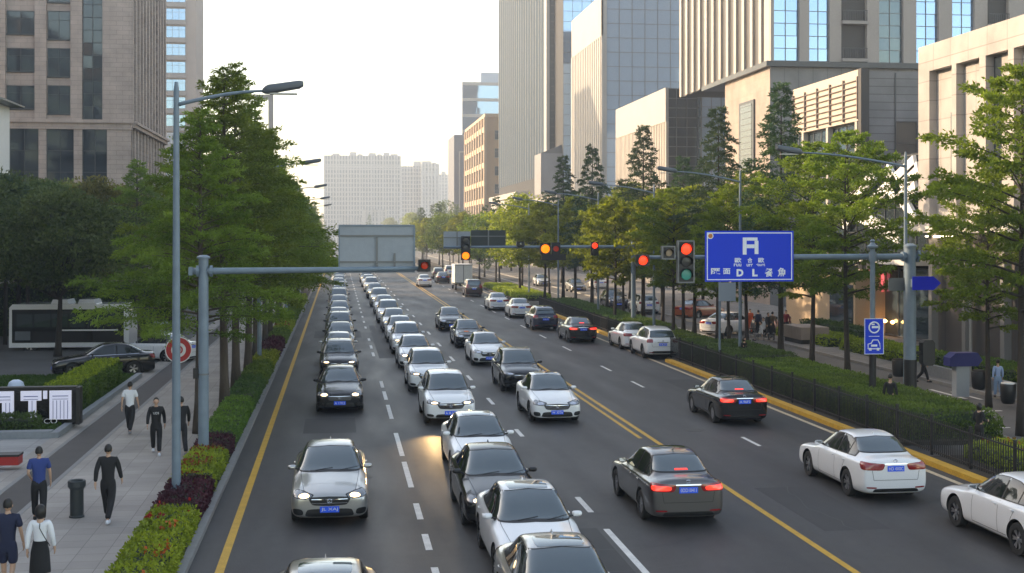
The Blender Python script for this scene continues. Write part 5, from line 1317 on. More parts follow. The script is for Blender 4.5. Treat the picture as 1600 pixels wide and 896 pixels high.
laneB = [(19.3, 'silver', 'sedan', S3, 3.72, 's3', ''), (24.2, 'white', 'sedan', S3, 3.9, 's3', ''), (29.1, 'black', 'sedan', S2, 3.74, 's2', 'A 17K2'), (34.9, 'white', 'sedan', S3, 3.98, 's3', ''), (45.1, 'white', 'suv', {}, 3.93, 'p', ''), (54.4, 'white', 'suv', {}, 3.86, 'p', ''), (63.7, 'white', 'sedan', S1, 3.86, 's1', 'JL XAJ'), (71.5, 'white', 'suv', {}, 3.85, 'p', ''), (79.2, 'white', 'sedan', S1, 3.85, 's1', 'JL XAJ'), (87.5, 'silver', 'sedan', S1, 3.85, 's1', 'JL XAJ'), (96.5, 'white', 'suv', {}, 3.8, 'p', ''), (106.7, 'white', 'sedan', S1, 3.85, 's1', 'JL XAJ'), (118, 'silver', 'suv', {}, 3.8, 'p', ''), (133, 'gray', 'sedan', S1, 3.8, 's1', 'JL XAJ'), (148, 'white', 'suv', {}, 3.8, 'p', ''), (162, 'white', 'sedan', S1, 3.8, 's1', 'JL XAJ'), (176, 'black', 'sedan', S2, 3.8, 's2', 'A 17K2')]
LB = {0: 'silver car cut off by the bottom edge, nearest car of the second lane', 1: 'white car with a dark sunroof between the bottom-edge car and the black sedan', 2: 'black sedan squeezed between two white cars in the second lane', 3: 'white sedan directly behind the squeezed black sedan', 4: 'white crossover whose lit headlights throw a warm glow on the road ahead'}
for k, (d, pc, kd, st, x, key, tx) in enumerate(laneB):
    s = F/d; p = x*s/CT+529
    oncoming(kd, st, pc, p, s, LB.get(k) or '%s %s, %s car from the near end of the second-lane queue' % (ADJ[pc], 'crossover' if kd == 'suv' else 'sedan', ORD[k]), GB, skey=key, txt=tx)
oncoming('sedan', S3, 'white', 871, 46.9*2000/46.9/F*42.6, 'white sedan with unlit headlights just left of the double yellow line', GC, skey='s3u', lit=False, txt='W 30T6')
oncoming('suv', S4, 'black', 819, 35.7, 'black estate with roof rails behind the unlit white sedan', GC, skey='s4u', lit=False, txt='BC 8X1')
oncoming('sedan', S1, 'white', 766, 29.7, 'white sedan between the roof-rail estate and two black sedans', GC, skey='s1u', lit=False)
oncoming('sedan', S2, 'black', 736, 25.7, 'black sedan behind the third white oncoming car', GC, skey='s2u', lit=False)
oncoming('sedan', S1, 'black', 707, 21.9, 'black sedan with white bonnet glare, last of the oncoming cars right of the queue', GC, skey='s1u', lit=False)
leaving('sedan', S6, 'gray', 1076, 65.7, 'dark grey sedan with glowing red tail lights and a blue plate on the yellow line', GD, skey='s6', brake=True, txt='0DD10411')
leaving('sedan', S2, 'black', 1164, 43.1, 'black sedan with glowing tail lights by the fence in the right lane', GD, skey='s2b', brake=True, txt='A 96F2')
leaving('sedan', S5, 'white', 1400, 60.2, 'white sedan with dark tail lights driving along the railing', GD, skey='s5', txt='HD 4X0C')
leaving('sedan', S5, 'white', 1694, 74.5, 'white sedan with black alloy wheels cut off by the right edge', GD, skey='s5', txt='HD 4X0C')
leaving('sedan', S2, 'black', 912, 24.6, 'black fastback in the right lane beside the dark hedge', GD, skey='s2b', brake=True, txt='A 96F2')
leaving('suv', {}, 'blue', 853, 21.8, 'dark blue off-roader between the black fastback and two white sedans', GD, skey='p2', lit=False)
leaving('sedan', S5, 'white', 816, 19., 'white sedan directly ahead of the dark blue off-roader', GD, skey='s5', txt='HD 4X0C')
leaving('sedan', S5, 'white', 781, 17.35, 'white sedan second ahead of the dark blue off-roader', GD, skey='s5', txt='HD 4X0C')
leaving('van', {}, 'brown', 741, 14.2, 'dark brown van seen from behind near the far signals', GD, skey='v', cat='van')
leaving('sedan', S5, 'white', 664, 12.0, 'white car alone on the far yellow line right of the big sign back', GD, skey='s5', txt='HD 4X0C')
leaving('sedan', S2, 'black', 693, 11.2, 'black car left of the white box truck', GD, skey='s2b', txt='A 96F2')
leaving('suv', {}, 'brown', 686, 10.2, 'brown car in front of the black car left of the truck', GD, skey='p2', lit=False)
leaving('sedan', S5, 'white', 661, 8.6, 'white car farthest away beyond the lone white car', GD, skey='s5', txt='HD 4X0C')
leaving('van', {}, 'white', 704, 9.8, 'white van farther off than the box truck', GD, skey='v', cat='van')
leaving('sedan', S5, 'silver', 667, 7.6, 'silver car farthest off among the cars driving away', GD, skey='s5', txt='HD 4X0C')
GP = 'white cars in the lay-by'
leaving('sedan', S5, 'white', 998, 26.2, 'white sedan parked in the lay-by, farther of the two', GP, skey='s5', txt='HD 4X0C')
leaving('suv', {}, 'white', 1036, 28.2, 'white hatchback parked in the lay-by at the fence end', GP, skey='p2', lit=False)
GS = 'cars on the side road behind the hedge trees'
leaving('suv', {}, 'white', 1015, 18.2, 'white hatchback on the side road behind the tree trunks', GS, skey='p2', lit=False)
oncoming('suv', {}, 'blue', 968, 17.0, 'dark blue car facing the camera on the side road', GS, skey='p2', lit=False)
oncoming('sedan', S1, 'silver', 905, 13.2, 'silver car on the side road behind the tree row', GS, skey='s1u', lit=False)
oncoming('sedan', S1, 'white', 851, 11.9, 'white car facing the camera far along the side road', GS, skey='s1u', lit=False)
leaving('sedan', S5, 'red', 1106, 19.4, 'orange car parked under the trees beyond the side road', GS, skey='s5', txt='HD 4X0C', rz=-.9)
leaving('sedan', S5, 'white', 1160, 23.2, 'white car parked beside the seated crowd', GS, skey='s5', txt='HD 4X0C', rz=-1.0)
leaving('sedan', S5, 'white', 940, 12.6, 'white car far along the side road by the pavement', GS, skey='s5', txt='HD 4X0C')
# left driveway
p = gp(152, 590); place_car('sedan', S1, 'black', 'long black sedan parked side-on by the green lawn', 'car', p.x+.1, p.y+1.0, D(-76), 'cars on the left driveway', skey='s1w', lit=False)
p = gp(234, 569); place_car('sedan', S5, 'white', 'white sedan half hidden behind the black one on the driveway', 'car', p.x+.1, p.y+1.3, math.pi+D(62), 'cars on the left driveway', skey='s5', txt='HD 4X0C')

# box truck
p = at(717, 12.6); t = thing('box_truck', 'small truck with a white cargo box driving away', 'truck', (p.x, p.y-3, 0), math.pi)
b = MB(); b.box(-1.05, 1.05, -1.1, 3.0, .85, 3.1); part('cargo_box', b, mat('box_white', (.62, .63, .64), .5, noise=([.8, 5.], .08)), t)
b = MB(); b.box(-.04, .04, 3.004, 3.03, .95, 3.0); b.box(-1.07, 1.07, 3.002, 3.05, .86, .95); b.box(-1.07, 1.07, 3.002, 3.05, 3.0, 3.1); part('rear_door_frame', b, M_MULL, t)
b = MB(); b.prism([(-3.0, .5), (-1.25, .5), (-1.25, 2.15), (-2.1, 2.15), (-2.95, 1.3)], -.95, .95); o = part('cab', b, PAINT['white'], t); o.rotation_euler = (0, 0, math.pi/2); 
b = MB(); b.box(-.45, .45, -3, 2.9, .5, .84); part('chassis', b, M_TRIM, t)
tm, km = PARTM[('wheel', .36, 5, False)]
for yy in (-2.2, 2.0):
    for sg in (-1, 1): o = link('wheel', tm, t, (sg*.85, yy, .36), 0 if sg > 0 else math.pi); link('rim', km, o)
# coach behind the left trees
p0, p1 = gp(24, 552), gp(196, 548); t = thing('coach', 'white and black coach parked behind the black sedan and the trees', 'bus', ((p0.x+p1.x)/2, p0.y+1.3, 0), D(-3))
Lb = 6.7; hb = 2.75
b = MB(); pr = [(-Lb/2, .28), (Lb/2, .28), (Lb/2+.02, 1.2), (Lb/2-.05, hb-.25), (Lb/2-.25, hb), (-Lb/2+.2, hb), (-Lb/2+.02, hb-.2)]; b.prism(pr, -1.15, 1.15); part('body', b, PAINT['white'], t)
b = MB(); b.box(-Lb/2+.18, Lb/2-.28, -1.165, -1.152, .55, hb-.30); part('dark_side_panel', b, PAINT['black'], t)
for k in range(6): b = MB(); x = -Lb/2+.45+k*.98; b.box(x, x+.88, -1.18, -1.166, 1.45, 2.2); part('window', b, M_GLASSCAR, t)
b = MB(); b.box(-.6, Lb/2-.6, -1.19, -1.166, 1.22, 1.30); part('white_stripe', b, PAINT['white'], t)
b = MB(); b.box(-Lb/2+.35, -Lb/2+1.2, -1.18, -1.166, .7, 1.2); part('side_hatch', b, M_LAMPG, t)
for x0 in (-1.1, .4): b = MB(); b.prism([(x0, hb+.002), (x0+1.0, hb+.002), (x0+.9, hb+.25), (x0+.1, hb+.25)], -.8, .8); part('roof_unit', b, PAINT['white'], t)
for x0 in (-2.2, 2.1):
    for sg in (-1, 1): o = link('wheel', tm, t, (x0, sg*.98, .36), -math.pi/2 if sg < 0 else math.pi/2); o.scale = (1, 1.1, 1.1); link('rim', km, o)

# ---------- poles, lamps, signals ----------
def lamp(label, x, y, h, reach, rise, side_, group, head=True, r=.085, z=.12):
    t = thing('street_lamp', label, 'street lamp', (x, y, z), 0, group)
    b = MB(); b.tube([(0, 0, 0), (0, 0, h*.5), (0, 0, h)], [r*1.35, r*1.1, r*.8], 16); b.tube([(0, 0, h), (0, 0, h+.22)], [r*.8, r*.45], 12); part('pole', b, M_POLE, t, True).data.set_sharp_from_angle(angle=D(40))
    b = MB(); b.tube([(0, 0, 0), (0, 0, .04)], r*2.6, 16); b.tube([(0, 0, 0), (0, 0, .45)], r*1.6, 16); part('base', b, M_POLE, t)
    b = MB(); n = 8; P = [(side_*reach*k/n, 0, h-.35+rise*math.sin(k/n*1.5)) for k in range(n+1)]; b.tube(P, [.052-.02*k/n for k in range(n+1)], 10); part('arm', b, M_POLE, t, True)
    b = MB(); x0 = side_*reach; z0 = P[-1][2]; L_ = .95
    for (dx, hw, hz, dz) in ((-.06, .06, .05, 0), (0, .14, .09, .02), (.08, .18, .115, .04), (L_-.1, .18, .10, .17), (L_, .15, .06, .19)):
        for j in range(16): q = 2*math.pi*j/16; b.v.append((x0+side_*dx, math.copysign(abs(math.cos(q))**.5, math.cos(q))*hw, z0+dz+math.copysign(abs(math.sin(q))**.5, math.sin(q))*hz))
    for k in range(4):
        for j in range(16): a = k*16+j; c = k*16+(j+1) % 16; b.f.append((a, c, c+16, a+16) if side_ > 0 else (a, a+16, c+16, c)); b.m.append(0)
    b.f.append(tuple(range(16))); b.f.append(tuple(range(64, 80))); b.m += [0, 0]
    hd = part('lamp_head', b, M_LAMPG, t); shade_auto(hd)
    b = MB(); b.box(min(x0+side_*.12, x0+side_*.8), max(x0+side_*.12, x0+side_*.8), -.1, .1, z0-.085, z0-.05); part('lens', b, mat('lamp_glass', (.5, .5, .48), .2), hd)
    return t
for k, d in enumerate((31.6, 64.8, 98., 131, 164)):
    X = -3.97; Y = (d-ST*X)/CT; lamp('%s blue-grey street lamp along the left planting strip, arm over the road' % ORD[k], X, Y, 10.2, 2.15, .38, 1, 'street lamps along the left kerb')
for k, (X, d) in enumerate(((21.6, 49.2), (19.9, 64.), (19.9, 81.5), (19.9, 99), (19.9, 117), (19.9, 135))):
    Y = (d-ST*X)/CT; lamp('%s slim street lamp in the right median, reaching left over the road' % ORD[k], X, Y, 9.6, 4.2 if k == 0 else 3.3, .5, -1, 'street lamps in the right median', r=.07)

def lens(t, x, y, z, r, col, on, name):
    b = MB((0, 0, 0)); b.lathe((x, y, z), [(r, 0.), (r, -.02), (r*.8, -.035), (r*.2, -.045)], 20, 0, 'Y')
    m = mat('signal_%s_%s' % (col, 'on' if on else 'off'), {'red': (1., .06, .02), 'amber': (1., .32, .02), 'green': (.02, .35, .28), 'dark': (.03, .03, .03), 'tan': (.45, .33, .22)}[col], .3, emit=(.5 if on else 0.), ecol={'red': (1., .045, .02), 'amber': (1., .20, .01)}.get(col))
    o = part(name, b, m, t); o.data.flip_normals() if False else None
    v = MB(); n = 12; R = r*1.12
    for k in range(n+1):
        q = math.radians(-20+220*k/n)
        for yy, rr in ((0, R), (-.16-.05*math.sin(q), R)): v.v.append((x+math.cos(q)*rr, y+yy, z+math.sin(q)*rr))
    for k in range(n): v.f.append((2*k, 2*k+1, 2*k+3, 2*k+2)); v.m.append(0)
    part('visor', v, M_TRIM, t)
def signal(label, x, y, z, cols, r=.13, pitch=.38, horiz=False, frame=False, group='traffic lights', w_=None):
    """housing centred on x, z; cols: list of (colour, lit) from the top (or left)"""
    t = thing('traffic_light', label, 'traffic light', (x, y, z), 0, group); n = len(cols); h = pitch*n/2+.03; w2 = w_ or r+.07
    b = MB()
    if horiz: b.box(-h, h, 0, .18, -w2, w2)
    else: b.box(-w2, w2, 0, .18, -h, h)
    part('housing', b, M_TRIM, t)
    if frame:
        b = MB(); e = .05
        for (x0, x1, z0, z1) in ((-w2-e, -w2-.002, -h-e, h+e), (w2+.002, w2+e, -h-e, h+e), (-w2, w2, h+.002, h+e), (-w2, w2, -h-e, -h-.002)): b.box(x0, x1, -.03, .2, z0, z1)
        part('rim', b, M_MULL, t)
    for k, (c, on) in enumerate(cols):
        q = (k-(n-1)/2)*pitch
        if horiz: lens(t, q, -.002, 0, r, c, on, 'lens')
        else: lens(t, 0, -.002, -q, r, c, on, 'lens')
    b = MB(); b.box(-.05, .05, .182, .36, -.08, .08); part('bracket', b, M_POLE, t); return t

# left cantilever
XLG = -3.9; YLG = (37.3-ST*XLG)/CT; t = thing('signal_mast', 'blue-grey mast on the left kerb with a long arm reaching over both queues', 'signal mast', (XLG, YLG, .12))
b = MB(); b.tube([(0, 0, 0), (0, 0, 5.95)], [.155, .14], 20); b.tube([(0, 0, 5.95), (0, 0, 6.0), (0, 0, 6.05)], [.19, .19, .10], 16); part('pole', b, M_POLE, t, True).data.set_sharp_from_angle(angle=D(30))
b = MB(); b.tube([(0, 0, 0), (0, 0, .05)], .32, 16)
for q in range(6): a = q*math.pi/3; b.tube([(.25*math.cos(a), .25*math.sin(a), .04), (.25*math.cos(a), .25*math.sin(a), .1)], .025, 6)
part('base', b, M_POLE, t)
za = 5.58; b = MB(); b.tube([(-.35, 0, za), (0, 0, za), (3.2, 0, za+.02), (6.35, 0, za+.06)], [.10, .10, .085, .06], 14); part('arm', b, M_POLE, t, True)
b = MB(); b.tube([(-.20, 0, za), (-.12, 0, za)], .17, 14); b.tube([(.18, 0, za), (.26, 0, za)], .17, 14); b.box(-.42, -.30, -.1, .1, za-.12, za+.12); part('clamp', b, M_POLE, t)
b = MB(); b.box(.2, .42, -.2, -.06, 2.9, 3.4); part('control_box', b, M_TRIM, t) if False else None
# sign back on that arm
Ys = YLG+.35; xa, xb = xy(Ys, 531), xy(Ys, 646); z1 = zz(0, Ys, 354); z0 = zz(0, Ys, 424)
t = thing('road_sign', 'blank grey back of a large road sign mounted behind the left mast arm', 'road sign', ((xa+xb)/2, Ys, (z0+z1)/2)); W2, H2 = (xb-xa)/2, (z1-z0)/2
b = MB(); b.box(-W2, W2, 0, .04, -H2, H2); part('panel', b, mat('sign_back', (.27, .31, .35), .45, metal=.2, noise=([.8, 6.], .08)), t)
b = MB()
for (x0, x1, q0, q1) in ((-W2-.04, W2+.04, H2, H2+.05), (-W2-.04, W2+.04, -H2-.05, -H2), (-W2-.04, -W2, -H2, H2), (W2, W2+.05, -H2, H2)): b.box(x0, x1, -.03, .05, q0, q1)
part('rim', b, M_POLE, t)
b = MB(); b.box(-W2, W2, -.045, -.004, H2*.55, H2*.62); b.box(-W2, W2, -.045, -.004, -H2*.62, -H2*.55); b.box(-.03, .03, -.06, -.0455, -H2, H2*.54); b.box(.5, .56, -.06, -.0455, -H2, -H2*.2); b.box(-.03, .03, -.30, -.061, -H2+.05, -H2+.2); part('stiffener', b, M_MULL, t)
signal('small dark signal with a faint red lens at the tip of the left mast arm', xy(YLG, 663), YLG-.1, zz(2.4, YLG, 415), [('red', False)], r=.11, pitch=.30)
# right gantry
YG = 46.1; XG1 = 21.5; XG2 = 19.9
t = thing('signal_gantry', 'blue-grey gantry with a black-footed thick post and arm carrying the blue sign', 'signal mast', (XG1, YG, .12))
b = MB(); b.tube([(0, 0, 1.9), (0, 0, 6.15)], [.22, .20], 20); b.tube([(0, 0, 6.15), (0, 0, 6.22), (0, 0, 6.3)], [.25, .25, .1], 16); part('post', b, M_POLE, t, True).data.set_sharp_from_angle(angle=D(30))
b = MB(); b.tube([(0, 0, 0), (0, 0, 1.898)], .235, 20); part('post_foot', b, M_POLED, t)
za = 5.80; b = MB(); b.tube([(.3, 0, za), (0, 0, za), (-5, 0, za), (-10.3, 0, za)], [.12, .12, .10, .065], 14); part('arm', b, M_POLE, t, True)
b = MB(); b.tube([(.26, 0, za), (.34, 0, za)], .22, 14); b.tube([(-.34, 0, za), (-.26, 0, za)], .19, 14); b.tube([(.34, 0, za-.1), (.34, 0, za+.25)], .07, 8); part('clamp', b, M_POLE, t)
t = thing('sign_post', 'slim post with a round finial crossing the gantry arm', 'post', (XG2, YG-.22, .12))
b = MB(); b.tube([(0, 0, 2.2), (0, 0, 6.1)], .095, 14); b.lathe((0, 0, 6.1), [(.10, 0), (.20, .04), (.22, .10), (.12, .16), (.07, .24), (.10, .30), (.04, .36)], 14); b.tube([(0, 0, 5.62), (0, 0, 5.98)], .14, 14); part('post', b, M_POLE, t, True).data.set_sharp_from_angle(angle=D(30))
b = MB(); b.tube([(0, 0, 0), (0, 0, 2.198)], .13, 14); part('post_foot', b, M_POLED, t)
# blue sign
M_SB = mat('sign_blue', (.003, .06, .68), .6, spec=.15); M_SW = mat('sign_white', (.85, .90, .95), .5)
Ys = YG-.30; xa, xb = xy(Ys, 1102), xy(Ys, 1240); z1 = zz(14, Ys, 361); z0 = zz(14, Ys, 440.5); W2, H2 = (xb-xa)/2, (z1-z0)/2
t = thing('road_sign', 'wide blue sign with a square white P and white characters on the gantry arm', 'road sign', ((xa+xb)/2, Ys, (z0+z1)/2))
b = MB(); b.box(-W2, W2, 0, .05, -H2, H2); part('panel', b, M_SB, t)
b = MB(); b.box(-W2*.6, -W2*.6+.08, .051, .16, -H2*.8, H2*.8); b.box(W2*.6, W2*.6+.08, .051, .16, -H2*.8, H2*.8); part('bracket', b, M_POLE, t)
def fr_rect(b, x0, x1, z0, z1, e=.0, y=-.006): b.box(x0, x1, y, -.001, z0, z1)
b = MB(); i = .06; e = .035
for r_ in ((-W2+i, W2-i, H2-i-e, H2-i), (-W2+i, W2-i, -H2+i, -H2+i+e), (-W2+i, -W2+i+e, -H2+i+e+.001, H2-i-e-.001), (W2-i-e, W2-i, -H2+i+e+.001, H2-i-e-.001)): fr_rect(b, *r_)
part('border', b, M_SW, t)
SXc, SZc = 800/1593*160+1090, 480/896*90+350
def S(u, v):      # zoomed sign picture -> local x, z
    return ((u-808)/(1495-120)*2*W2, -(v-485)/(885-85)*2*H2)
def glyph(b, u0, v0, u1, v1): x0, z1_ = S(u0, v0); x1, z0_ = S(u1, v1); fr_rect(b, x0, x1, z0_, z1_)
b = MB()
for g in ((700, 190, 760, 460), (762, 190, 930, 240), (885, 242, 945, 452), (762, 298, 883, 358)): glyph(b, *g)
part('letter_p', b, M_SW, t)
def word(txt, u0, v0, u1, v1, nm='characters', bold=.02, m=None):
    x0, z1_ = S(u0, v0); x1, z0_ = S(u1, v1); q = text_mb(txt, x1-x0, z1_-z0_, .004, bold); q.v = [(x+(x0+x1)/2, y, z+(z0_+z1_)/2) for x, y, z in q.v]; part(nm, q, m or M_SW, t)
word('歐', 575, 508, 680, 588); word('合', 772, 508, 850, 588); word('歐', 940, 508, 1035, 588)
word('ruu', 562, 600, 678, 645); word('urr', 760, 605, 858, 648); word('·turt', 910, 600, 1048, 642)
word('匯', 208, 672, 350, 768); word('面', 396, 675, 508, 768); word('D', 604, 688, 710, 804, bold=.05); word('L', 848, 686, 932, 804, bold=.05); word('餐', 1042, 676, 1170, 812); word('魚', 1244, 668, 1382, 808)
b = MB(); x, z = S(198, 165); b.lathe((x, -.002, z), [(.115, 0), (.115, -.006), (.09, -.007)], 20, 0, 'Y'); em = part('emblem_ring', b, M_SW, t)
b = MB(); b.lathe((x, -.010, z), [(.085, 0), (.085, -.003), (.03, -.005)], 16, 0, 'Y'); part('emblem', b, mat('emblem_orange', (.6, .18, .04), .5), em)
# signals on the gantry
xs = xy(YG, 1068); signal('large framed signal glowing red over a green lens beside the blue sign', xs, YG-.35, zz(xs, YG, 409), [('red', True), ('dark', False), ('green', False)], r=.20, pitch=.47, frame=True, w_=.27)
xs = xy(YG, 1041); signal('small framed box signal with a tan square beside the large red signal', xs, YG-.35, zz(xs, YG, 395), [('tan', False)], r=.13, pitch=.34, frame=True, w_=.2)
xs = xy(YG, 1002); signal('round red signal at the very tip of the gantry arm', xs, YG-.25, zz(xs, YG, 407), [('red', True)], r=.17, pitch=.36)
# small signs on posts
t = thing('pictogram_sign', 'tall narrow blue sign with a round and a car symbol on the slim post', 'road sign', (XG2, YG-.36, 0)); xa, xb = xy(YG-.4, 1347), xy(YG-.4, 1377); z1, z0 = zz(XG2, YG-.4, 498), zz(XG2, YG-.4, 554); w2 = (xb-xa)/2; zc = (z0+z1)/2; h2 = (z1-z0)/2
b = MB(); b.box(-w2, w2, 0, .03, z0, z1); part('panel', b, M_SB, t)
b = MB()
for r_ in ((-w2, w2, z1-.02, z1), (-w2, w2, z0, z0+.02), (-w2, -w2+.02, z0+.021, z1-.021), (w2-.02, w2, z0+.021, z1-.021)): b.box(r_[0], r_[1], -.008, -.001, r_[2], r_[3])
b.box(-w2*.55, w2*.55, -.008, -.001, zc-.008, zc+.012); part('border', b, M_SW, t)
b = MB(); b.tube([(.20*math.cos(q), -.006, zc+h2*.5+.20*math.sin(q)) for q in [6.2832*i/20 for i in range(21)]], .03, 6); b.box(-.09, .19, -.008, -.001, zc+h2*.5-.03, zc+h2*.5+.05); b.box(-.10, .02, -.008, -.001, zc+h2*.5+.09, zc+h2*.5+.14); part('round_symbol', b, M_SW, t)
b = MB(); zq = zc-h2*.5; b.tube([(x*.24, -.006, zq+z*.22) for x, z in ((-1, -.6), (-1, .2), (-.5, .35), (-.2, .9), (.6, .9), (.9, .3), (1, -.6), (-1, -.6))], .022, 6, caps=False); b.box(-.12, .12, -.008, -.001, zq-.05, zq+.03); b.box(-.2, -.1, -.008, -.001, zq-.2, zq-.1); b.box(.1, .2, -.008, -.001, zq-.2, zq-.1); part('car_symbol', b, M_SW, t)
t = thing('arrow_sign', 'blank deep blue arrow-shaped sign on the thick gantry post', 'road sign', (XG1, YG-.30, 0)); x0 = -.05; x1 = xy(YG-.3, 1470)-XG1; z1, z0 = zz(XG1, YG, 432), zz(XG1, YG, 453)
b = MB(); b.prism([(x0, z0), (x1-.3, z0), (x1, (z0+z1)/2), (x1-.3, z1), (x0, z1)], -.02, .02); part('panel', b, mat('arrow_blue', (.002, .02, .5), .6, spec=.15), t)
b = MB(); b.box(x0-.02, x0+.1, .021, .12, z0+.1, z1-.1); part('bracket', b, M_POLE, t)
t = thing('pedestrian_signal', 'dark rounded back of a pedestrian signal on the thick gantry post', 'traffic light', (XG1+.62, YG-.1, 0)); z1, z0 = zz(XG1, YG, 531), zz(XG1, YG, 571); 
b = MB(); b.prism([(-.24, z0+.1), (-.15, z0), (.15, z0), (.24, z0+.1), (.24, z1-.12), (.15, z1), (-.15, z1), (-.24, z1-.12)], -.18, .18); part('housing', b, M_POLED, t); b = MB(); b.box(-.5, -.242, -.04, .04, (z0+z1)/2-.05, (z0+z1)/2+.05); part('bracket', b, M_POLED, t)
t = thing('road_sign', 'small grey sign back fixed behind the thick gantry post', 'road sign', (XG1-.40, YG+.26, 0)); b = MB(); b.box(-.35, .3, 0, .03, zz(XG1, YG, 455), zz(XG1, YG, 435)); part('panel', b, M_MULL, t); b = MB(); b.box(.28, .42, -.1, -.002, zz(XG1, YG, 449), zz(XG1, YG, 446)); part('bracket', b, M_POLE, t)
# grey signs among the right trees
p = at(1136, F/62); t = thing('road_sign', 'square grey sign back on a thin pole among the right trees', 'road sign', (p.x, p.y, .12)); b = MB(); b.box(-.42, .42, -.05, -.0, 3.4, 4.3); part('panel', b, mat('sign_back2', (.30, .36, .42), .5), t); b = MB(); b.tube([(-.35, .05, 0), (-.35, .05, 4.4)], .06, 10); part('pole', b, M_POLE, t)
# far gantry
YF = 87.; XF = 20.3
t = thing('signal_gantry', 'farther gantry whose long thin arm crosses in front of the right trees', 'signal mast', (XF, YF, .12))
b = MB(); b.tube([(0, 0, 0), (0, 0, 6.1)], .17, 14); part('post', b, M_POLE, t); b = MB(); b.tube([(0, 0, 5.75), (-6, 0, 5.75), (-13.2, 0, 5.75)], [.12, .10, .08], 10); part('arm', b, M_POLE, t)
xs = xy(YF, 851); signal('amber-lit signal on the far gantry arm', xs, YF-.3, zz(xs, YF, 389), [('amber', True)], r=.30, pitch=.72, w_=.36, group='signals on the far gantry')
signal('dim red signal touching the amber one on the far gantry', xs+.75, YF-.28, zz(xs, YF, 389), [('red', False)], r=.2, pitch=.8, w_=.3, group='signals on the far gantry')
t = thing('signal_box', 'black box hanging under the amber signal on the far gantry', 'signal box', (xs+.6, YF-.1, zz(xs, YF, 402))); b = MB(); b.box(-.85, .85, -.12, .12, -.22, .2); b.box(-.1, .1, -.1, .1, .2, .36); part('housing', b, M_TRIM, t)
xs = xy(YF, 928); signal('red-lit signal on the far gantry arm, right of the amber one', xs, YF-.3, zz(xs, YF, 389), [('red', True), ('dark', False)], r=.2, pitch=.44, group='signals on the far gantry')
xs = xy(YF, 727); signal('signal with a dark top and amber bottom lens left end of the far gantry', xs, YF-.3, zz(xs, YF, 388), [('dark', False), ('dark', False), ('amber', True)], r=.25, pitch=.52, w_=.32, group='signals on the far gantry')
b = MB(); xs = xy(YF, 813); t = thing('camera_box', 'dark traffic camera box sitting on the far gantry arm', 'camera', (xs, YF, 5.87)); b = MB(); b.prism([(-.28, .1), (-.2, 0), (.2, 0), (.28, .1), (.25, .38), (-.25, .38)], -.2, .2); part('housing', b, M_TRIM, t); b = MB(); b.lathe((0, -.2, .2), [(.08, 0), (.08, -.06), (.06, -.062)], 12, 0, 'Y'); part('lens', b, M_GLASSCAR, t)
for (a, c, e_, f_, lab, m) in ((693, 735, 362, 389, 'pale grey back of a sign at the left end of the far gantry', mat('sign_back', (.2,.2,.2))), (736, 790, 360, 386, 'dark green-grey sign back on the far gantry beside the pale one', mat('sign_dark', (.035, .045, .04), .6))):
    Yq = YF+.3; x0, x1 = xy(Yq, a), xy(Yq, c); t = thing('road_sign', lab, 'road sign', ((x0+x1)/2, Yq, 0)); b = MB(); q = (x1-x0)/2; z0, z1 = zz(x0, Yq, f_), zz(x0, Yq, e_); b.box(-q, q, 0, .06, z0, z1); part('panel', b, m, t); b = MB(); b.box(-q, q, -.05, -.003, z1-.45, z1-.38); b.box(-.04, .04, -.11, -.051, z0-.1, z1); part('stiffener', b, M_MULL, t)

# ---------- fence ----------
def fence(label, x, y0, y1, h, group=None):
    t = thing('railing', label, 'fence', (x, y0, .12), 0, group); L_ = y1-y0
    b = MB(); b.box(-.02, .02, 0, L_, .12, .16); b.box(-.02, .02, 0, L_, h-.14, h-.10); part('rail', b, M_POLED, t)
    n = int(L_/.13); b = MB()
    for k in range(n): y = (k+.5)*L_/n; b.box(-.011, .011, y-.011, y+.011, .06, h)
    part('picket', b, M_POLED, t); tag(t.children[-1], kind='stuff')
    m = None
    for k in range(int(L_/2.4)+1):
        b = MB(); y = min(k*2.4, L_)
        if m is None: b.box(-.035, .035, -.035, .035, 0, h+.06); b.box(-.045, .045, -.045, .045, h+.062, h+.09); m = b.mesh('post', M_POLED)
        link('post', m, t, (0, y, 0))
    return t
fence('black picket railing along the yellow kerb in front of the hedge', 17.75, 27, 68.5, 1.12)
fence('black railing along the dark hedge behind the black fastback', 18.05, 80, 115, 1.0)

# ---------- hedges and planting ----------
GH = 'clipped hedges of the right median'
hd = lambda *a, **k: hedge(*a, group=GH, **k)
hd('clipped green hedge end with a dark rounded side at the crossing gap', 18.15, 21.45, 39.2, 50.5, .12, 1.05, round_=.35)
hd('green hedge around the gantry post, next to the hedge end', 18.15, 21.45, 50.7, 57.5, .12, 1.0, 'hedge')
hd('darker bushier hedge behind the fence at the lay-by end', 18.15, 21.45, 57.8, 66.6, .12, 1.15, 'hedged')
hd('low hedge beside the parked white hatchback', 19.6, 21.45, 68, 78.5, .12, .8, 'hedge', n=220)
hd('bright green hedge block just beyond the lay-by', 18.3, 21.45, 79.6, 86, .12, .95, 'hedge', n=220)
hd('long dark hedge beside the black fastback', 18.3, 21.45, 86.4, 98, .12, .95, 'hedged', n=180)
hd('dark hedge opposite the dark blue off-roader', 18.3, 21.45, 98.4, 115.6, .12, .9, 'hedged', n=140)
hd('sunlit yellow-green planting at the far end of the right median', 18.0, 21.45, 128.5, 160, .12, .6, 'lime', n=90, l=.16, w=.10)
hd('lime and red planting at the near end of the right median', 18.5, 21.4, 28, 36, .12, .62, 'lime', second=('rust', 60, .4))
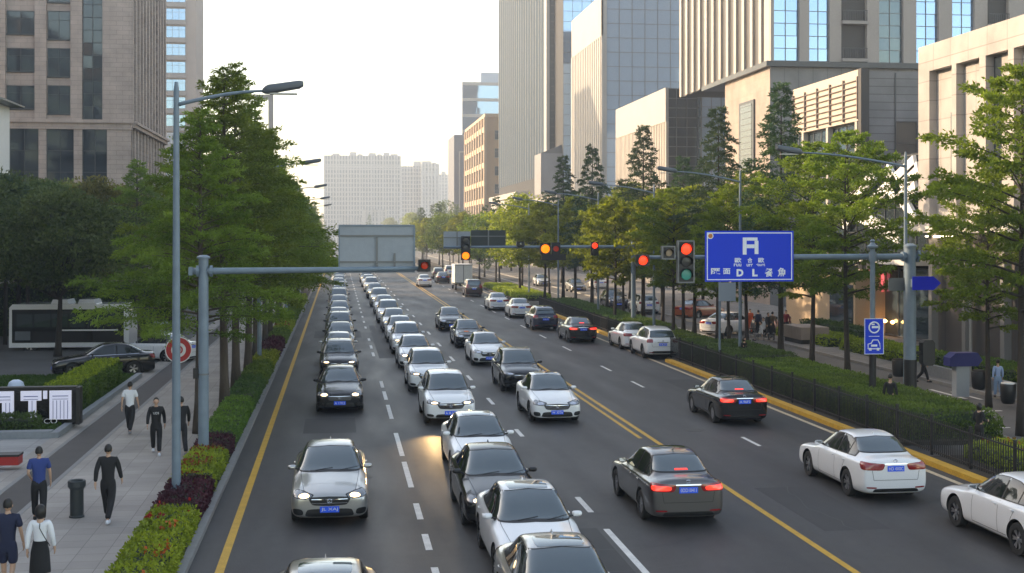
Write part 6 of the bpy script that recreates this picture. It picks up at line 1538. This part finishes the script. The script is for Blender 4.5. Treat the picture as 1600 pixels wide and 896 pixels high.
bands = [(17, 27.9, 'lime', .52, ('red', 40, 1.1), 'bright lime planting with red tips nearest the camera'), (28., 29.5, 'lime', .50, ('red', 90, -.2), 'narrow band of red flowering planting beyond the lime one'),
 (29.6, 33.0, 'purple', .52, None, 'dark purple planting at the foot of the near lamp post'), (33.1, 37.4, 'lime', .5, ('rust', 90, .1), 'lime planting flecked orange between two purple bands'),
 (37.5, 40., 'purple', .5, None, 'purple planting at the foot of the signal mast'), (40.1, 48.8, 'hedge', .55, None, 'fresh green ground cover beyond the mast'),
 (48.9, 55.5, 'hedged', .6, None, 'dark green planting beside the first tree trunks'), (55.6, 62., 'hedge', .55, None, 'mid green planting beyond the dark green one'), (62.1, 68, 'lime', .55, None, 'yellow-green planting by the second lamp post'),
 (68.1, 76, 'purple', .6, None, 'small purple band far along the left strip'), (76.1, 84, 'hedge', .55, None, 'green band past the far purple one'), (84.1, 94, 'lime', .55, ('rust', 30, .2), 'yellow-orange band far along the left strip'), (94.1, 112, 'hedge', .6, None, 'green band under the far left trees'), (112.1, 130, 'lime', .6, None, 'farthest yellow-green band of the left strip')]
for (d0, d1, kd, h_, sec, lab) in bands:
    dn = 420 if d0 < 34 else (300 if d0 < 56 else 130)
    hedge(lab, -4.26, -3.2, d0/CT+.4, d1/CT+.4, .10, .10+h_, kd, n=dn, l=.085 if d0 < 50 else .14, w=.05 if d0 < 50 else .09, name='planting_band', cat='planting', group='planting bands on the left kerb strip', second=sec, round_=.16)
# left lawn, hedges, sign wall
x0 = -9.32
b = MB(); b.box(-34, x0-.02, 43.9, 61.5, -.02, .24); struct('lawn_bed', b, M_SOIL)
r = np.random.RandomState(3); N = 68000; P = np.stack([r.uniform(-24, x0-.05, N), r.uniform(44.2, 61.4, N), np.full(N, .235)], 1)
o = link('grass', quads_mesh('grass', leaves(P, np.tile((0, 0, .9), (N, 1)), .11, .045, .35), M_GRASS, r.uniform(0, 1, N)*.5+.25*(1+np.sin(P[:, 0]*1.3)*np.sin(P[:, 1]*1.1)))); o['kind'] = 'stuff'
slab('lawn', -24, x0-.05, 44.1, 61.4, .24, .246, mat('turf', (.03, .055, .015), .95, noise=([1.5, 30.], .3)))
M_GRAN = mat('granite_edge', (.22, .24, .26), .6, noise=([8., 40.], .15))
slab('kerb', -34, x0+.0, 43.42, 43.88, -.02, .34, M_GRAN); slab('kerb', x0-.0+.002, x0+.25, 43.42, 61.5, -.02, .30, M_GRAN)
hedge('low dark hedge in front of the black letter wall', -13.4, -10.0, 44.2, 45.3, .24, .72, 'hedged', name='hedge')
hedge('bright green clipped hedge block beside the pavement', -10.75, -9.5, 48.5, 58.5, .24, 1.2, 'lime' if False else 'hedge', name='hedge', n=380, second=('lime', 420, -3))
hedge('bushy shrub at the left edge behind the letter wall', -16.4, -14.2, 47, 49.5, .24, 1.6, 'hedged', name='shrub', cat='shrub')
Yw = 45.6; xa = xy(Yw, 125); za, zb = zz(xa, Yw, 607), .26
t = thing('letter_wall', 'low black wall with big pale striped letters at the left edge', 'sign wall', (xa, Yw, .24)); b = MB(); b.box(-6.5, -.12, 0, .25, 0, za-.24); part('back_panel', b, PAINT['black'], t)
b = MB(); b.box(-.118, .0, -.1, .45, 0, za-.20); b.box(-6.5, -.119, -.08, .3, za-.238, za-.17); part('frame', b, M_TRIM, t)
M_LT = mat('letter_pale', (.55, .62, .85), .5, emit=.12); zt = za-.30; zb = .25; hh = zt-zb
def lx(px): return xy(Yw, px)-xa
b = MB(); LB_ = []
def bl(x0, x1, q0, q1, m=0): LB_.append((x0, x1, q0, q1))
# pi-like, T, ', M-like
bl(lx(-6), lx(22), zt-hh*.42, zt); bl(lx(4), lx(22), zb, zt-hh*.421)
bl(lx(33), lx(65), zt-hh*.36, zt); bl(lx(45), lx(57), zb, zt-hh*.361); bl(lx(68), lx(74), zt-hh*.30, zt); bl(lx(78), lx(112), zb-.06, zt)
bl(lx(-40), lx(-14), zt-hh*.36, zt); bl(lx(-32), lx(-20), zb, zt-hh*.361)
for k, (x0_, x1_, q0, q1) in enumerate(LB_):
    b = MB(); b.box(x0_, x1_, -.08, -.004, q0, q1); part('letter_piece', b, M_LT, t)
b = MB(); 
for k, (x0_, x1_, q0, q1) in enumerate(LB_):
    if q1-q0 > hh*.45:
        n = max(2, int((x1_-x0_)/.11))
        for i in range(1, n): x = x0_+(x1_-x0_)*i/n; b.box(x-.012, x+.012, -.086, -.081, q0+.02, min(q1, zt-hh*.36))
    if q1 > zt-.01 and x1_-x0_ > .4: b.box(x0_+.1, x1_-.1, -.088, -.081, zt-.20, zt-.17); b.box(x0_+.1, x1_-.1, -.088, -.081, zt-.30, zt-.28)
part('letter_stripe', b, mat('letter_stripe', (.12, .18, .42), .5), t)
q = text_mb('TAIIUONSUECO', 2.2, .17, .09); q.v = [(x+lx(38), y, z+.14) for x, y, z in q.v]; part('small_lettering', q, M_WHITE, t)
p = gp(25, 612, .24); t = thing('globe_lantern', 'white balloon-shaped lantern standing on the lawn', 'lantern', (p.x, 49.5, .24)); t.location.x = xy(49.5, 25)
b = MB(); b.lathe((0, 0, .25), [(.10, 0), (.22, .18), (.30, .42), (.31, .62), (.25, .80), (.12, .88)], 18); part('globe', b, mat('lantern_white', (.6, .7, .85), .4), t, True); b = MB(); b.lathe((0, 0, 0), [(.14, 0), (.12, .05), (.09, .248)], 12); part('foot', b, M_CHROME, t)
slab('plaza_kerb', -30, -9.9, 36.6, 37.0, -.02, .30, M_GRAN); slab('plaza_bed', -30, -10.1, 37.004, 39.6, -.02, .26, M_SOIL)
b = MB(); b.box(-10.098, -9.9, 37.004, 39.6, -.02, .30); struct('plaza_kerb', b, M_GRAN)
xq = xy(37.9, 8); t = thing('red_box', 'low red box with a dark lid at the left edge', 'box', (xq, 37.9, .26)); b = MB(); b.box(-1, .42, -.25, .25, 0, .24); part('body', b, mat('box_red', (.38, .015, .015), .4), t); b = MB(); b.box(-1.02, .44, -.27, .27, .242, .30); part('lid', b, M_TRIM, t)
# bollard bin
p = gp(120, 808, .12); t = thing('litter_bin', 'dark cylindrical litter bin with a wide rim on the left pavement', 'litter bin', (p.x, p.y, .12)); b = MB(); b.lathe((0, 0, 0), [(.175, 0), (.175, .03), (.155, .05), (.155, .66)], 28); part('body', b, mat('bin_green', (.02, .028, .03), .45), t, True).data.set_sharp_from_angle(angle=D(30)); b = MB(); b.lathe((0, 0, .66), [(.16, 0), (.205, .07), (.205, .19), (.185, .21), (.15, .20), (.14, .12)], 28); part('rim', b, mat('bin_rim', (.03, .04, .045), .4), t, True).data.set_sharp_from_angle(angle=D(30))
# round red sign and cabinet
p = at(279, F/60); t = thing('round_sign', 'round red and white prohibition sign behind the near lamp post', 'road sign', (p.x, p.y, .12)); zc = zz(p.x, p.y, 547)-.12
M_RED = mat('sign_red', (.50, .02, .02), .4)
b = MB(); b.lathe((0, 0, zc), [(.62, .03), (.62, 0)], 36, 0, 'Y'); dk = part('disc', b, M_WHITE, t); 
for nm, ro, ri, mm, y in (('red_ring', .57, .34, M_RED, -.004), ('inner_ring', .20, .13, M_RED, -.006)):
    b = MB(); n = 36
    for k in range(n): q0, q1 = 6.2832*k/n, 6.2832*(k+1)/n; b.face([(math.cos(q)*r_, y, zc+math.sin(q)*r_) for q, r_ in ((q0, ri), (q1, ri), (q1, ro), (q0, ro))][::-1])
    part(nm, b, mm, dk)
b = MB(); b.box(-.10, .10, -.012, -.007, zc-.05, zc+.05); part('bar', b, M_RED, dk)
b = MB(); b.tube([(.0, .07, 0), (.0, .07, zc+.55)], .035, 10); part('post', b, M_LAMPG, t)
p = at(264, F/71); t = thing('utility_cabinet', 'pale blue-grey cabinet standing behind the round sign', 'cabinet', (p.x-.1, p.y, .12)); z1 = zz(p.x, p.y, 504); b = MB(); b.box(-.75, .62, 0, .6, .1, z1-.12); part('body', b, mat('cabinet', (.35, .42, .50), .5, noise=([2.], .06)), t); b = MB(); b.box(-.7, .57, .03, .57, 0, .098); part('plinth', b, M_TRIM, t); b = MB(); b.box(-.07, -.05, -.006, -.001, .15, z1-.2); part('door_gap', b, M_TRIM, t)
# small black boxes on the mast pole
t = thing('control_box', 'small black box strapped to the left mast pole', 'control box', (XLG-.19, YLG, 0)); b = MB(); z1 = zz(XLG, YLG, 578); b.box(-.10, .04, -.09, .09, z1-.25, z1+.05); part('box', b, M_TRIM, t); b = MB(); b.tube([(.19, 0, z1-.15), (.19, 0, z1-.10)], .165, 16, caps=False); part('strap', b, M_MULL, t)
t = thing('control_box', 'small black box on the near lamp post above the bin', 'control box', (-3.97-.14, (31.6+ST*3.97)/CT, 3.3)) if False else None
# right pavement furniture
p = at(1501, F/52.5); t = thing('info_pillar', 'grey pillar with a dark blue box top on the right pavement edge', 'info pillar', (p.x, p.y, .12)); b = MB(); b.box(-.28, .28, -.2, .2, 0, 1.25); part('pillar', b, mat('pillar_grey', (.30, .33, .36), .5), t); b = MB(); b.prism([(-.6, 1.254), (.6, 1.254), (.8, 1.5), (.6, 1.8), (-.35, 1.8), (-.6, 1.6)], -.3, .3); part('blue_top', b, mat('top_blue', (.006, .012, .13), .6), t)
p = at(1516, F/56.); t = thing('flag_pole', 'thin white pole standing beside the stone building', 'pole', (p.x, p.y, .12)); b = MB(); b.tube([(0, 0, 0), (0, 0, 3.6)], .05, 10); part('pole', b, M_PALE, t); b = MB(); b.tube([(0, 0, 0), (0, 0, .1)], .12, 12); part('base', b, M_PALE, t)
for k, (px, s, lab) in enumerate(((1404, 33.5, 'black round planter tub left of the thick gantry post'), (1529, 36.5, 'black round planter tub beside the white pole'), (1575, 39.8, 'dark tub with a white cover by the planter wall'))):
    p = at(px, s); t = thing('planter_tub', lab, 'planter', (p.x, p.y, .12), 0, 'dark tubs on the right pavement'); b = MB(); b.lathe((0, 0, 0), [(.20, 0), (.27, .1), (.31, .75), (.29, .78)], 20); part('tub', b, M_TRIM, t, True); b = MB(); b.lathe((0, 0, .782), [(.27, 0), (.26, .05), (.1, .08)], 20); part('lid', b, PAINT['white'] if k == 2 else M_SOIL, t)
b = MB(); b.box(27.55, 27.8, 34, 58.5, .12, .62); o = part('planter_wall', b, M_GRAN, None); tag(o, 'long low grey planter wall along the right pavement', 'wall')
hedge('yellow-green hedge on top of the right planter wall', 27.9, 30.2, 34, 50, .12, 1.35, 'lime', n=150, l=.11, w=.07, second=('hedge', 120, -.6)); hedge('darker hedge behind the grey pillar', 27.9, 30.0, 50.4, 58.3, .12, 1.1, 'hedge', n=200)
hedge('yellow flowering hedge behind the tall narrow blue sign', 28.6, 31, 62, 70.5, .12, .75, 'lime', n=140, l=.13, w=.08); hedge('yellow hedge farther along beside the black tubs', 28.4, 30.6, 72, 82, .12, .7, 'lime', n=120, l=.13, w=.08); hedge('dark hedge in front of the glass hall', 31.2, 32.6, 74, 84, .12, 1.0, 'hedged', n=120, l=.13, w=.08)
p = at(1252, 25.4); t = thing('stone_planter', 'pale pink block planter between two tree trunks', 'planter', (p.x+.3, p.y, .12)); b = MB(); b.box(-.9, .9, -1.5, 1.5, .25, 1.0); part('box', b, M_SALM, t); b = MB(); b.box(-.85, .85, -1.45, 1.45, 0, .248); part('plinth', b, M_TRIM, t)

# ---------- trees ----------
GL = 'conifers along the left kerb strip'; GR = 'trees of the right median'; 
for k, (px, d) in enumerate(((332, 42.8), (352, 48.3), (375, 54.8), (386, 60.5), (400, 68), (0, 75), (0, 82), (0, 90), (0, 98), (0, 107), (0, 117), (0, 128), (0, 140), (0, 153), (0, 168), (0, 184), (0, 202), (0, 222))):
    X = -4.35+.1*(k % 2)-(.3 if k < 1 else 0); Y = (d-ST*X)/CT
    tree('redwood', k % 3, X, Y, '%s feathery green conifer along the left kerb, counted from the near end' % ORD[k], GL, s=(.80, .92, .95, .92, .86, .84, .82, .85, .8, .82)[k % 10] if k < 10 else .8, rz=k*1.9, sz=(1.0 if k != 1 else 1.02))
for k, (px, py, kd, s, lab) in enumerate(((90, 560, 'broad', .95, 'dark broad tree in front of the coach'), (30, 530, 'broad', 1.05, 'dark broad tree at the left edge'), (150, 520, 'olive', 1.0, 'olive and dark tree in front of the office block'), (215, 530, 'redwood', .82, 'conifer behind the parked white car'), (-40, 545, 'broad', 1.1, 'dark tree mostly outside the left edge'), (125, 490, 'broad', 1.1, 'dark tree behind the coach roof'), (60, 480, 'olive', 1.1, 'brownish tree behind the left dark trees'), (225, 480, 'redwood', .85, 'conifer farther back behind the pavement'), (10, 480, 'broad', 1.1, 'dark tree behind the left edge tree'), (255, 465, 'redwood', .9, 'conifer behind the near lamp post'), (290, 455, 'broad', 1.0, 'dark tree far behind the left conifers'), (180, 505, 'broad', 1.0, 'dark tree behind the right end of the coach'), (90, 498, 'broad', 1.15, 'dark tree behind the middle of the coach'), (-20, 500, 'broad', 1.1, 'dark tree behind the palms'))):
    p = gp(px, py); tree(kd, k % 2, p.x, p.y, lab, 'trees around the left driveway', s=s, rz=k*1.3)
for k in range(9):
    tree('far', (1, 0, 1)[k % 3], -19-(k % 3)*3.5, 112+k*13, '%s round tree along the left office front' % ORD[k], 'round trees before the left offices', s=1.0+.1*(k % 3), rz=k)
# palm
def palm(label, x, y, h, s=1., seed=3):
    t = thing('palm_tree', label, 'tree', (x, y, .12)); r = np.random.RandomState(seed)
    b = MB(); b.tube([(0, 0, 0), (.05, 0, h*.5), (0, 0, h)], [.13, .11, .10], 12); part('trunk', b, M_BARKD, t, True)
    V = []; T = []
    for i in range(30):
        a = r.uniform(0, 6.28); e = r.uniform(-.9, 1.3); d0 = np.array([math.cos(a)*math.cos(e), math.sin(a)*math.cos(e), math.sin(e)]); c = np.array([0, 0, h])+d0*.9
        for j in range(26):
            f = (j/25-.5)*2.4; sd = np.cross(d0, (0, 0, 1.)); sd /= np.linalg.norm(sd)+1e-6; up = np.cross(sd, d0)
            dr = d0*math.cos(f)+sd*math.sin(f); dr2 = dr+np.array([0, 0, -.35]); L1_ = .62; w0 = np.cross(dr, up)*.022
            a1 = c+dr*L1_*.6; a2 = a1+dr2*L1_*.75
            V.append(np.stack([c-w0*.4, c+w0*.4, a1+w0, a1-w0])); V.append(np.stack([a1-w0, a1+w0, a2+w0*.2, a2-w0*.2])); T += [.5+f*.1, .6+f*.1]
    link('crown', quads_mesh('crown', np.array(V), M_L['palm'], np.array(T)), t); return t
p = at(42, 25.5); palm('fan palm with drooping blades at the left edge, the lower one', p.x, p.y, 6.3, seed=3); p = at(8, 26); palm('taller fan palm cut by the left edge', p.x, p.y, 8.9, seed=5)
hedge('tall dark shrubbery behind the coach', -30, -10.5, 87, 90, .1, 3.4, 'hedged', n=60, l=.2, w=.12, name='shrubbery', cat='shrubs', round_=.6)
rt = [(1596, 43.0, 'locust', 1.06, 'large leafy tree at the right edge'), (1325, 57., 'locust', .97, 'tree nearest left of the slim sign post'), (1268, 61.5, 'locust', .95, 'tree with a forked trunk left of the sign post tree'), (1220, 65.7, 'spruce', 1.1, 'tall dark spruce behind the blue sign'), (1168, 71.4, 'locust', .88, 'tree behind the left half of the blue sign'), (1122, 76., 'spruce', 1.08, 'spruce with a pointed top behind the large signal'), (1085, 81.7, 'yellow', 1.0, 'light green tree behind the large signal'), (1068, 85, 'spruce', .9, 'slim spruce left of the large signal'), (1035, 89.7, 'yellow', 1.0, 'light tree behind the round red signal'), (1005, 95, 'spruce', 1.12, 'tallest pointed spruce of the right median'), (975, 102, 'locust', .86, 'tree left of the tallest spruce'), (948, 108, 'yellow', 1.0, 'tree above the long dark hedge'), (925, 113, 'spruce', 1.1, 'spruce beside the far gantry signals'), (900, 121, 'yellow', 1.05, 'tree behind the amber signal'), (960, 92, 'yellow', .95, 'bright low tree between the dark spruces'), (1052, 79, 'locust', .82, 'bushy tree beside the round red signal'), (1140, 68.5, 'locust', .80, 'low bushy tree behind the left edge of the blue sign'), (880, 128, 'spruce', 1.1, 'narrow spruce above the off-roader')]
for k, (px, d, kd, s, lab) in enumerate(rt):
    p = at(px, F/d); tree(kd, k % 2, p.x, p.y, lab, GR, s=s, rz=k*2.1+.4)
yk = ['yellow', 'yellow', 'far', 'yellow', 'farspruce', 'yellow', 'far', 'farspruce', 'yellow', 'far']
for k in range(20):
    Y = 124+k*10.5+rnd.uniform(-2, 2); X = (20.3, 22.4)[k % 2] if k < 14 else 19.5+rnd.uniform(-1, 2)
    tree(yk[k % 10], k % 2 if yk[k % 10] != 'far' else k % 3, X, Y, '%s roadside tree beyond the far gantry, counted away from it' % ORD[k], 'roadside trees beyond the far gantry', s=.95+rnd.uniform(-.08, .12), rz=k*1.7)
for k in range(14):
    Y = 100+k*14; tree('far' if k % 3 else 'farspruce', k % 3 if k % 3 else k % 2, 29.5+rnd.uniform(-.6, 1.2), Y, '%s tree on the far right pavement in front of the buildings' % ORD[k], 'trees on the right pavement', s=.95+rnd.uniform(-.1, .15), rz=k*2.3)
for k in range(16):
    Y = 350+k*34; X = (rnd.uniform(15, 40) if k % 3 else rnd.uniform(-22, -8)); tree('far' if k % 2 else 'farspruce', k % 3 if k % 2 else 0, X, Y, '%s distant tree in the haze at the end of the street' % ORD[k], 'distant trees at the end of the street', s=1.2+rnd.uniform(0, .5), rz=k)
tree('locust', 0, *at(1545, F/50.)[:2], 'smaller leafy tree behind the large right-edge one', 'trees on the near right pavement', s=.78, rz=1.)

# ---------- people ----------
W0 = dict(step=.34, arm=.30); WS = dict(step=.30, arm=.22, sleeve='short'); WB = dict(step=.28, arm=.15, sleeve='short', bent=1.0)
def pp(label, px, py, rz, pose, top, low, shoe='black', h=1.72, group='people on the left pavement'):
    p = gp(px, py, .12); return person(label, p.x, p.y, rz, pose, top, low, shoe, h, .12, group=group)
pp('person in a white top with blue sleeves and dark trousers walking away', 203, 677, math.pi-.1, WS, 'white', 'black', 'gray', 1.68)
lp = pp('person in black with pale chest lettering walking towards the camera', 244, 710, .12, W0, 'black', 'black', 'white', 1.68)
q = text_mb('UDS', .17, .07); q.v = [(x, -.152-abs(x)*-.12, z+1.29) for x, y, z in q.v]; part('chest_lettering', q, M_WHITE, lp)
pp('person in black half hidden by the near lamp post', 283, 711, math.pi+.25, dict(step=.25, arm=.35), 'black', 'black', 'gray', 1.72)
pp('person in a black long-sleeved outfit with white shoes walking away', 169, 815, math.pi-.08, W0, 'black', 'black', 'white', 1.75)
pp('person in a blue T-shirt walking away with one arm bent', 61, 815, math.pi+.2, WB, 'blue', 'black', 'black', 1.70)
s = 84.2; p = at(12, s); person('person in a navy T-shirt and shorts at the bottom left edge', p.x, p.y, math.pi-.1, dict(step=.12, arm=.12, sleeve='short', short=1), 'navy', 'navy', 'black', 1.72, .12, group='people on the left pavement')
s = 84.9; p = at(63, s); wm = person('long-haired person in a white blouse and black skirt with a shoulder strap', p.x, p.y, math.pi-.05, dict(step=.12, arm=.15, fem=1, skirt=1, long=1), 'white', 'black', 'black', 1.66, .12, group='people on the left pavement')
b = MB(); b.tube([(.12, -.12, 1.42), (.0, .0, 1.0+.45), (-.02, .135, 1.33), (-.12, .14, 1.15), (-.2, .08, .98)], .009, 5); part('bag_strap', b, M_TRIM, wm)
GRP = 'people on the right side'
s = 51.; p = at(1530, s); person('dark-clothed person with long hair in the crossing gap behind the railing', p.x, p.y, 1.9, dict(step=.1, arm=.1, fem=1, long=1, bent=1.3), 'black', 'black', h=1.46, z=.12, group=GRP)
p = at(1391, 44.0); person('black-haired person showing only head and shoulders above the hedge by the blue sign', p.x, 56.6*0+p.y, 2.6, dict(step=.05, arm=.1, fem=1), 'black', 'black', h=1.66, z=.12, group=GRP)
p = at(1096, 29.3); person('person in black behind the dark hedge near the lay-by', p.x+1.0, p.y, 2.2, dict(step=.05, arm=.1, fem=1), 'black', 'black', h=1.62, z=.12, group=GRP)
p = at(1132, 31.5); person('person whose black hair alone shows over the hedge', p.x+1.0, p.y, .5, dict(step=.05, arm=.1, fem=1, long=1), 'black', 'black', h=1.5, z=.12, group=GRP)
p = at(1552, 38.4); person('person in a pale top and light blue jeans by the planter wall', p.x+.2, p.y, 2.9, dict(step=.12, arm=.12, fem=1), 'skyblue', 'jeans', h=1.52, z=.12, group=GRP)
p = at(1436, 34.9); person('person in black walking behind the thick gantry post', p.x+.2, p.y, 1.2, dict(step=.3, arm=.2), 'black', 'black', h=1.55, z=.12, group=GRP)
cr = [(1172, 23.4, 'orange', 'orange', 0), (1178, 23.6, 'gray', 'gray', 1), (1185, 23.9, 'navy', 'black', 0), (1193, 24.1, 'white', 'black', 1), (1200, 24.5, 'black', 'black', 0), (1207, 24.3, 'brown', 'black', 0), (1213, 23.8, 'pink', 'jeans', 1), (1228, 24., 'maroon', 'black', 0), (1234, 23.7, 'brown', 'gray', 1), (1205, 25, 'black', 'gray', 1), (1189, 25.1, 'white', 'gray', 1)]
for k, (px, s, tp, lw, sit) in enumerate(cr):
    p = at(px, s); person('%s %s person, %s from the left in the crowd by the beige shop wall' % ('seated' if sit else 'standing', tp, ORD[k]), p.x, p.y, k*1.7, dict(step=0, arm=.2, sit=sit) if sit else dict(step=.05, arm=.15), tp, lw, h=1.6+.02*(k % 4), z=.12, group='crowd by the beige shop wall')
    if sit:
        b = MB(); b.box(-.22, .22, -.22, .22, .36, .40); c = thing('stool', 'dark stool under the %s person of the crowd' % ORD[k], 'stool', (p.x, p.y, .12), k*1.7, 'stools in the crowd'); part('seat', b, M_TRIM, c)
        for sx_ in (-1, 1):
            for sy_ in (-1, 1): b = MB(); b.tube([(sx_*.18, sy_*.18, 0), (sx_*.18, sy_*.18, .36)], .015, 5); part('leg', b, M_TRIM, c)
# beige shop front by the crowd
xw = 33.5; Y0, Y1 = 80., 93.; t = building('shop_building', 'low beige-walled shop front behind the crowd', Vector((xw+2, (Y0+Y1)/2, 0))); O = t.location.copy()
b = MB(O); b.box(xw, xw+4, Y0, Y1, 0, 4.3); part('wall', b, mat('beige_wall', (.52, .38, .25), .8, noise=([.5], .06)), t)
f = Face('L', xw); b = MB(O); f.box(b, Y0+.3, Y0+4.2, .15, 3.4, .004, .08); part('shop_window', b, G_TEAL, t); b = MB(O); f.box(b, Y0, Y1, 4.304, 4.7, -.2, .9); part('canopy', b, M_MULL, t)

# the warm pool that the lit headlights of the white crossover throw on the road
for dx in (-.62, .62):
    l = bpy.data.lights.new('headlight_beam', 'SPOT'); lo = bpy.data.objects.new('headlight_beam', l); COL.objects.link(lo); l.energy = 90 if dx < 0 else 30; l.color = (1., .72, .38); l.spot_size = D(48); l.spot_blend = .9; l.shadow_soft_size = .08
    a = Vector((3.93+dx, 44.35, .80)); c = Vector((2.75+dx*.3, 39.4, 0)); lo.location = a; lo.rotation_euler = (a-c).to_track_quat('Z', 'Y').to_euler()
